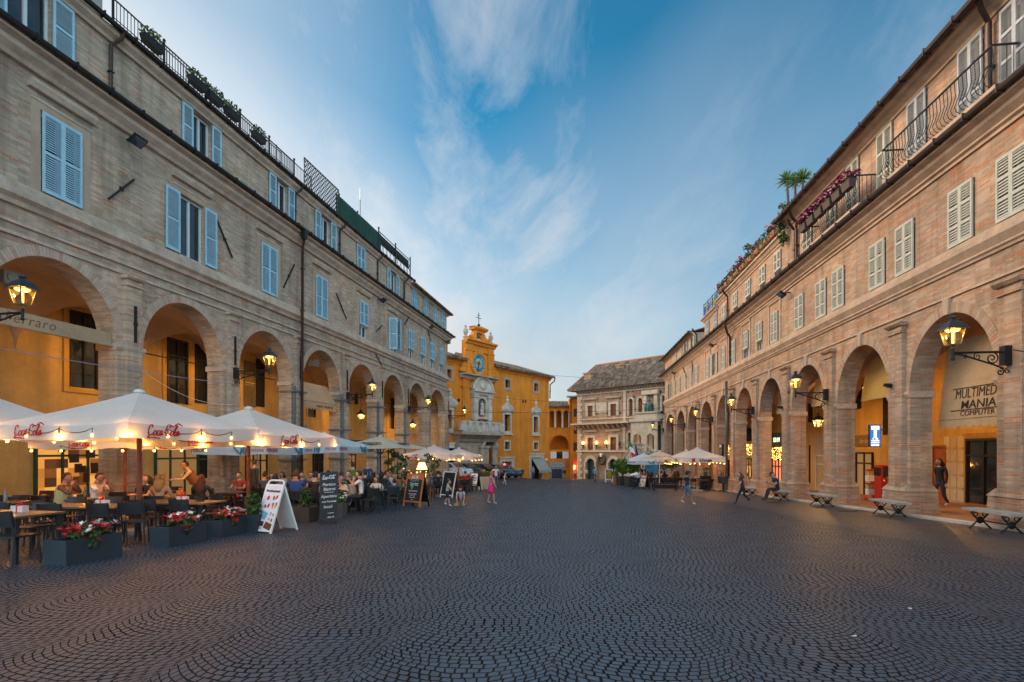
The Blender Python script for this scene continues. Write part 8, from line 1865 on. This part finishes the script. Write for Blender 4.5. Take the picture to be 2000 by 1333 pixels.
# right-hand cafe
person('standing waiter in black at the right cafe',1256,49.0,'stand',.2,1.82,top=(.012,.012,.014),bot=BLK,hair=BLK,girth=1.1,sleeve='long')
person('seated person in pale blue shirt, back to us, by the picture board',1246,42.4,'sit',.2,1.76,top=(.45,.5,.6),hair=BR,chair='b',arm='table',bot=NVY)
for i,(px_,Y_,f_,tp,hr,stl,lab) in enumerate(((1243,49.5,pi-.4,(.5,.5,.52),BLK,'short','in grey shirt left of the waiter'),(1265,46.0,.3,(.4,.03,.03),BR,'long','in red with brown hair right of the waiter'),(1272,44.2,-.2,BLK,BR,'bob','in black at the middle white bottle'),(1285,45.5,pi,(.03,.04,.06),BLK,'short','in dark blue under the cream parasol'),(1292,47.0,.2,WHT,BLK,'short','in white beside a dark companion'),(1298,44.5,-.3,BLK,BLK,'bob','dark-haired and dressed in black, centre of the right cafe'),(1300,48.5,pi,(.35,.02,.03),BR,'short','in red behind the centre table'),(1313,46.0,.3,(.5,.45,.35),(.4,.2,.08),'curly','in a cream cardigan with fair curls'),(1318,43.4,-.2,(.05,.1,.07),(.10,.03,.02),'long','with auburn hair and green jacket'),(1324,44.5,.5,(.2,.02,.02),(.10,.03,.02),'curly','in dark red at the right end of the table'))):
    person('seated guest '+lab,px_,Y_,'sit',f_,1.72,top=tp,hair=hr,style=stl,chair='b',arm='table')
for i,(pr,px_,Y_,lab) in enumerate(((TB3,1266,45.0,'table of the right cafe with white bottles, left'),(TB3,1296,45.6,'table of the right cafe under the cream parasol'),(TB3,1318,44.6,'table of the right cafe with red napkins'),(TB2,1352,38.2,'empty dark table between the orange poles'),(TB2,1374,37.4,'empty dark table nearest the right arcade, beside the bar cart'))):
    p = gx(px_,Y_); place(pr,p.x,p.y,-PSI,lab,'tables of the right cafe')
for px_,Y_,f_,lab in ((1344,37.6,1.2,'left of the orange pole, right cafe'),(1362,37.2,-1.2,'right of the orange pole, right cafe'),(1384,36.8,.6,'nearest the right arcade piers'),(1366,39.5,pi,'beyond the empty dark tables, right cafe'),(1332,40.4,.2,'behind the boy in navy'),(1308,42.6,.1,'back to us near the black bench, right cafe')):
    p = gx(px_,Y_); place(CH0,p.x,p.y,f_,'black chair '+lab,'empty chairs of the right cafe')
for i,(px_,Y_,lab) in enumerate(((1256,44.7,'leftmost'),(1263,44.9,'second from left'),(1270,44.5,'third from left'),(1283,45.3,'fourth from left'),(1297,45.3,'fifth from left'),(1318,44.3,'last at the right'))):
    p = gx(px_,Y_); t = thing('red_topped_bottle','white bottle with a red cone top on the right cafe tables, '+lab,'bottle',(p.x,p.y,p.z+.746),0,'red topped bottles'); mb = MB(); mb.lathe([(.05,0),(.055,.28),(.04,.3)],8); mb.build('body',M_WHITE,t); mb = MB(); mb.lathe([(.06,.3),(.075,.42),(.02,.5)],8); mb.build('top',M_RP,t)
finish_people()
# ================================================================ vehicles, stroller, odds and ends
def car(label, px_, Y_, rz, L, W2, H, M, grp='cars parked by the yellow palace', suv=False):
    p = gx(px_,Y_); t = thing('parked_car',label,'car',(p.x,p.y,p.z),rz,grp); h = L/2; w = W2/2
    prof = [(-h,.40),(-h+.02,.78),(-h+.12,.95),(-h+.45,H-.12),(-h+1.0,H),(.35,H),(1.05,H*.69),(h-.25,H*.60),(h-.02,.62),(h,.38)]
    mb = MB(); ys = [(-1,.90),(-.8,1.0),(.8,1.0),(1,.90)]
    n = len(prof); vs = []
    for f,s in ((-w,.93),(-w*.86,1.0),(w*.86,1.0),(w,.93)):
        for x,z in prof: vs.append((x*(.985 if abs(f) == w else 1),f*(1 if z < H*.66 else .86),z if abs(f) != w else (z*.985+.004)))
        vs += [(h-.05,f,.24),(-h+.05,f,.24)]
    m_ = n+2; fs = []
    for i in range(3):
        for j in range(m_): fs.append((i*m_+j,(i+1)*m_+j,(i+1)*m_+(j+1)%m_,i*m_+(j+1)%m_))
    fs += [tuple(range(m_-1,-1,-1)),tuple(range(3*m_,4*m_))]; mb.add(vs,fs); body = mb.build('body',M,t,32)
    gl = MB()
    for sy in (-1,1):
        y = sy*(w*.875); z0, z1 = H*.665, H*.93; gl.add([(-h+.42,sy*w*.93,z0),(.95,sy*w*.93,z0),(.32,y,z1),(-h+.75,y,z1)],[(0,1,2,3)]); 
    gl.v = [(a,b+(.012 if b > 0 else -.012),c) for a,b,c in gl.v]
    gl.add([(-h+.13,-w*.76,.98),(-h+.13,w*.76,.98),(-h+.43,w*.70,H-.15),(-h+.43,-w*.70,H-.15)],[(0,1,2,3)]); gl.add([(1.02,-w*.76,H*.71),(1.02,w*.76,H*.71),(.40,w*.72,H*.97),(.40,-w*.72,H*.97)],[(0,1,2,3)]); gl.v = [(a+(-.02 if a < -h+.5 and abs(b) < w*.8 else (.03 if a > .3 and abs(b) < w*.8 else 0)),b,c) for a,b,c in gl.v]
    gl.build('windows',M_GLASSB,t)
    for sx in (-h+.78,h-.82):
        for sy in (-1,1):
            mb = MB(); T = Matrix.Translation((sx,sy*(w-.08),.33)) @ Matrix.Rotation(pi/2,4,'X'); q_ = MB(); q_.lathe([(.20,-.11),(.32,-.10),(.33,0),(.32,.10),(.20,.11)],18); q_.v = [tuple(T@V(v)) for v in q_.v]; wl = q_.build('wheel',mat('tyre_rubber',(.015,.015,.016),.85),t,40); q_ = MB(); q_.lathe([(.02,-.118),(.19,-.115),(.19,.115),(.02,.118)],12); q_.v = [tuple(T@V(v)) for v in q_.v]; q_.build('rim',mat('alloy',(.35,.36,.38),.3,.8),wl,30)
    for sy in (-1,1):
        mb = MB(); mb.bx(-h-.008,-h+.06,sy*w*.72-.16,sy*w*.72+.16,.72,.86); mb.build('tail_light',mat('tail_red',(.30,.01,.01),.25),t); mb = MB(); mb.bx(h-.12,h-.02,sy*w*.70-.18,sy*w*.70+.18,.52,.64); mb.build('headlight',mat('headlight_clear',(.6,.6,.6),.15),t)
        mb = MB(); mb.ball((.78,sy*(w+.05),H*.70),(.07,.11,.07),8,5); mb.build('mirror',M,t)
    mb = MB(); mb.bx(-h-.012,-h+.02,-.26,.26,.50,.62); mb.build('number_plate',M_WHITE,t)
    return t
cp = lambda nm,c: mat(nm,c,.25,.2,var=.05,scale=1,bump=0,coat=.8)
car('white parked car half hidden by the last left pier',884,55.5,-.55,4.2,1.8,1.55,cp('white_car_paint',(.62,.66,.70)))
car('black parked car with pale rear window behind the red parasol pole',909,57.0,-.6,4.1,1.78,1.5,cp('black_car_paint',(.015,.017,.02)))
car('dark brown parked estate car with lit reflections, third in the row',943,59.0,-.6,4.4,1.8,1.5,cp('brown_car_paint',(.03,.022,.018)))
car('dark blue parked car behind the man in the white tee',967,60.5,-.6,4.2,1.78,1.48,cp('blue_car_paint',(.012,.03,.06)))
car('small navy parked car with red tail lights at the right end of the row',984,61.5,-.65,3.9,1.7,1.46,cp('navy_car_paint',(.015,.02,.05)))
# stroller
p = gp(676,1001); t = thing('baby_stroller','beige baby stroller with grey handle beside the chalkboard','stroller',(p.x,p.y,p.z),-.35); M_BEI = mat('beige_cloth',(.52,.40,.31),.85,var=.08); M_GRM = mat('grey_stroller_metal',(.28,.30,.32),.35,.6)
mb = MB()
for sx in (-.26,.26):
    mb.tube([(sx,.30,.10),(sx,.0,.55),(sx,-.32,1.02)],.018,6); mb.tube([(sx,-.28,.12),(sx,.02,.52)],.018,6); mb.tube([(sx,.35,.1),(sx,-.3,.12)],.014,6)
mb.tube([(-.26,-.32,1.02),(-.24,-.36,1.06),(.24,-.36,1.06),(.26,-.32,1.02)],.024,7); mb.build('frame',M_GRM,t)
mb = MB(); K = 10
for i in range(3):                         # folded hood
    a0,a1 = pi*(.10+.30*i),pi*(.10+.30*(i+1)); vs = []
    for a in (a0,a1):
        for j in range(K+1): b_ = pi*j/K; vs.append((-.30*cos(b_),.05-.36*cos(a)*(.35+.65*sin(b_)),.62+.34*sin(b_)*(.30+.70*sin(a))+.012*i))
    mb.add(vs,[(j,j+1,K+1+j+1,K+1+j) for j in range(K)])
mb.build('hood',M_BEI,t,50)
mb = MB(); mb.tbx((0,.05,.42),(.42,.74),(0,.05,.68),(.58,.86)); mb.build('carrycot',M_BEI,t)
mb = MB(); mb.tbx((0,.02,.17),(.40,.5),(0,.02,.34),(.46,.58)); mb.build('basket',M_DARK,t)
for sx in (-.28,.28):
    for y_,r_ in ((.33,.12),(-.30,.15)):
        q_ = MB(); q_.lathe([(r_*.72,-.02),(r_,-.018),(r_,.018),(r_*.72,.02)],16); T = Matrix.Translation((sx,y_,r_)) @ Matrix.Rotation(pi/2,4,'Y'); q_.v = [tuple(T@V(v)) for v in q_.v]; wl = q_.build('wheel',M_DARK,t); q_ = MB()
        for k in range(3): a = pi*k/3; q_.bar(T@V((r_*.75*cos(a),r_*.75*sin(a),0)),T@V((-r_*.75*cos(a),-r_*.75*sin(a),0)),.018)
        q_.build('spokes',M_GRM,wl)
# benches and cart of the right cafe
p = gp(1300,960); t = thing('black_bench','black metal slatted bench seen from behind at the edge of the right cafe','bench',(p.x,p.y,p.z),0.02); mb = MB(); mb.bx(-.78,.78,-.0,.42,.42,.46); mb.build('seat',M_DARK,t); mb = MB(); mb.bx(-.78,.78,-.03,0,.86,.92).bx(-.78,.78,-.03,0,.50,.56)
for k in range(13): mb.bx(-.76+k*.122,-.74+k*.122,-.025,-.005,.56,.86)
mb.build('backrest',M_DARK,t); mb = MB(); mb.bx(-.78,.78,-.02,.0,.18,.42); mb.build('apron',M_DARK,t)
for sx in (-.75,.75): mb = MB(); mb.bx(sx-.025,sx+.025,-.03,.01,0,.92).bx(sx-.025,sx+.025,.38,.42,0,.45).bx(sx-.02,sx+.02,0,.40,.1,.14); mb.build('leg',M_DARK,t)
for i,px_ in enumerate((1246,1276)): pass
p = gx(1413,36.2); t = thing('bar_cart','dark round bar stand with bottles beside the grey drainpipe','bar stand',(p.x,p.y,p.z),0); mb = MB(); mb.lathe([(.30,0),(.30,.06),(.08,.08),(.08,.5),(.34,.55),(.38,1.0),(.36,1.02)],14); mb.build('body',mat('teal_dark',(.03,.045,.05),.5),t,40)
for k in range(5): mb = MB(); mb.lathe([(.04,1.02),(.04,1.22),(.015,1.3),(.015,1.36)],8,(.2*cos(k*1.25),.2*sin(k*1.25),0)); mb.build('bottle',(mat('amber_bottle',(.35,.12,.03),.2),mat('green_bottle',(.03,.09,.04),.2))[k%2],t)
p = gx(1404,38.5); t = thing('menu_case','dark menu case with white letters on the right cafe pier','menu case',RF.w(37.4,.22,-.9),RF.rz); mb = MB(); mb.bx(-.35,.35,0,.12,0,1.3); mb.build('case',M_DARK,t); mb = MB(); mb.bx(-.30,.30,.12,.13,.05,1.0); mb.build('pane',M_GLASS,t); text('BAR',.26,M_TXTW,frame((0,.135,1.15),(-1,0,0),(0,0,1)),t,bold=.01)
p = gx(1378,40.0); t = thing('flower_stand','dark stand with a small orange flowering plant, right cafe','plant stand',(p.x,p.y,p.z),0); mb = MB(); mb.bx(-.35,.35,-.25,.25,0,1.0); mb.build('stand',M_DARK,t); mb = MB(); mb.lathe([(.12,1.0),(.17,1.3)],10); mb.build('pot',mat('green_pot',(.03,.08,.05),.5),t); mb = MB(); clump(mb,(0,0,1.45),(.2,.2,.15),60,.07,mats=(0,),seed=2); mb.m = 1; flowers(mb,(0,0,1.55),(.2,.2,.2),18,.07,(1,),3); mb.build('flowers',[M_GREEN,M_ORA],t)
p = gp(1238,956); t = thing('lectern_menu','slanted white menu on a dark stand left of the picture board','menu stand',(p.x,p.y,p.z),0); mb = MB(); mb.bar((0,0,0),(0,0,1.05),.07); mb.build('post',M_DARK,t); mb = MB(); mb.add([(-.25,-.15,1.0),(.3,-.15,1.15),(.3,.2,1.25),(-.25,.2,1.1)],[(0,1,2,3)]); mb.add([(-.25,-.15,1.02),(.3,-.15,1.17),(.3,.2,1.27),(-.25,.2,1.12)],[(3,2,1,0)]); mb.build('menu',M_WHITE,t)
p = gx(1275,50.5); t = thing('blue_banner','blue white banner on a stand behind the waiter in black','banner',(p.x-.1,p.y,p.z),0); mb = MB(); mb.bx(-.6,.6,-.02,.02,1.0,3.0); mb.build('cloth',mat('banner_blue',(.03,.20,.32),.6,var=.5,scale=1.5),t); mb = MB(); mb.bar((-.6,0,0),(-.6,0,3),.04); mb.bar((.6,0,0),(.6,0,3),.04); mb.build('poles',M_DARK,t)
# lit table lamp and sparkling display by the last left pier
p = gx(824,33.0); t = thing('table_lamp','glowing table lamp with cream shade by the last left piers','lamp',(p.x,p.y,p.z+1.05),0); mb = MB(); mb.lathe([(.12,0),(.03,.05),(.03,.45)],10); mb.build('base',M_DARK,t); mb = MB(); mb.lathe([(.34,.42),(.18,.85)],14); mb.build('lamp_shade',emat('shade_glow',(1,.55,.16),1.6,(.8,.6,.4)),t,40); light((0,0,.5),16,t,.1)
t = thing('lamp_counter','wooden counter under the glowing table lamp','counter',(p.x,p.y,p.z),ANG); mb = MB(); mb.bx(-.7,.7,-.3,.3,0,1.0); mb.build('body',M_ORW,t); mb = MB(); mb.bx(-.75,.75,-.35,.35,1.0,1.045); mb.build('top',M_TOPB,t)
p = gx(820,31.5); t = thing('sparkling_bush','bush wrapped in golden lights below the table lamp','lit bush',(p.x,p.y,p.z),0); mb = MB(); mb.lathe([(.2,0),(.3,.4)],10); mb.build('pot',M_TERRA,t); mb = MB(); clump(mb,(0,0,.85),(.65,.5,.5),200,.1,mats=(0,),seed=5); mb.build('leaves',[M_GREEND],t); mb = MB()
for k in range(170): mb.ball((rnd.gauss(0,.3),rnd.gauss(-.1,.25),.85+rnd.gauss(0,.24)),.022,5,3)
struct(mb.build('bulbs',MATS['fairy_glow'],t),'stuff'); light((0,-.5,.9),14,t,.3)
for px_,Y_,lab in ((776,27.0,'dark small tree in a pot beside the brick pier, near the green cafe door'),(843,33.5,'small dark shrub right of the lit bush')):
    p = gx(px_,Y_); t = thing('potted_tree',lab,'potted tree',(p.x,p.y,p.z),0); mb = MB(); mb.lathe([(.18,0),(.26,.45)],10); mb.build('pot',M_TERRA,t); mb = MB(); mb.tube([(0,0,.4),(.03,0,1.2),(0,0,1.9)],[.035,.03,.02]); mb.build('trunk',M_DARK,t); mb = MB()
    for k in range(8): clump(mb,(.4*cos(k*2.4),.4*sin(k*2.4),1.2+.16*k),(.28,.28,.16),40,.1,mats=(0,1),seed=k)
    mb.build('foliage',[M_GREEND,M_GREEN],t)
p = gx(806,32); 
# orange sunken picture spots: toys on the ground, crumpled papers, manhole covers
p = gp(891,988); t = tag(MB().build('dummy',M_DARK),'x','x') if False else None
mb = MB(); mb.ball((0,0,.05),(.09,.06,.05),10,6); mb.bx(-.1,.1,-.05,.05,0,.04); o = tag(mb.build('toy',mat('yellow_toy',(.55,.25,.02),.5)),'small yellow toy on the setts in front of the crouching girl','toy'); o.location = (p.x,p.y,p.z)
for i,(px_,py_) in enumerate(((1668,1244),(1777,1190),(1368,958))):
    p = gp(px_,py_); R_ = random.Random(i); mb = MB(); mb.add([(-.035,-.02,.006),(.03,-.025,.01),(.04,.015,.02),(-.02,.025,.008)],[(0,1,2,3)]); mb.add([(-.035,-.02,.006),(.0,-.03,.03),(.03,-.025,.01)],[(0,1,2)]); o = tag(mb.build('paper_scrap',M_WHITE),'white paper scrap on the setts, '+('right of centre, second from the bottom','below the nearest bench','by the right cafe tables','x','x')[i],'litter','paper scraps'); o.location = (p.x,p.y,p.z+.002); o.rotation_euler = (0,0,i*1.3); o.scale = (.55 if py_ > 1000 else 1.6,)*3
for i,(px_,py_,lab) in enumerate(((1319,968,'in front of the boy'),(1512,982,'at the feet of the seated capped man'),(1655,999,'left one before the empty bench'),(1688,998,'right one before the empty bench'))):
    p = gp(px_,py_); mb = MB(); mb.lathe([(.30,.0),(.30,.008),(.26,.010),(.25,.007)],20); o = tag(mb.build('manhole_cover',mat('iron_cover',(.03,.026,.024),.6,.5,bump=.4)),'round iron cover set in the paving '+lab,'manhole cover','iron covers in the paving'); o.location = (p.x,p.y,p.z+.001); o.rotation_euler = (math.atan(-.038),0,0)
# floodlights under the cornices
for i,(F,px_,py_,lab) in enumerate(((LF,268,278,'nearest, under the left cornice'),(LF,748,588,'second, under the left cornice'),(LF,843,640,'third, under the left cornice'),(LF,874,669,'on the far corner of the left palace'),(RF,1527,577,'nearest, under the right cornice'),(RF,1390,676,'middle one under the right cornice'),(RF,1315,730,'last one under the right cornice'))):
    s = F.s_at(px_,.4); z_ = F.h_at(py_,s,.4); t = thing('floodlight','square dark floodlight '+lab,'floodlight',F.w(s,0,z_),F.rz,'floodlights under the cornices'); mb = MB(); mb.bar((0,0,.12),(0,.4,.08),.05); mb.build('bracket',M_DARK,t); T = Matrix.Translation((0,.45,0)) @ Matrix.Rotation(radians(35),4,'X'); mb = MB(); mb.bx(-.24,.24,-.18,.18,0,.09,T); mb.build('housing',M_DARK,t); mb = MB(); mb.bx(-.21,.21,-.15,.15,-.006,.0,T); mb.build('glass',M_GLASSB,t)
# thin cables along the left arcade
def cable(label,pts,r=.012,M=None): mb = MB(); mb.tube(pts,r,4); tag(mb.build('hanging_cable',M or M_DARK),label,'cable')
cable('pale blue cable sagging across the first two left arches',[LF.w(8.5+(23.2-8.5)*i/20,.25,2.75-.5*4*(i/20)*(1-i/20)*.3) for i in range(21)],.013,mat('pale_blue_cable',(.25,.27,.38),.5))
cable('white cable drooping from the first left pier to the second',[LF.w(18.4+4.4*i/16,.25,2.65-.75*(i/16)-.35*4*(i/16)*(1-i/16)) for i in range(17)],.008,M_WHITE)
cable('thin dark cable running under the right arch crowns by the nearest lantern',[RF.w(12.7-(i/12)*3,.22,2.35-.25*4*(i/12)*(1-i/12)) for i in range(13)])
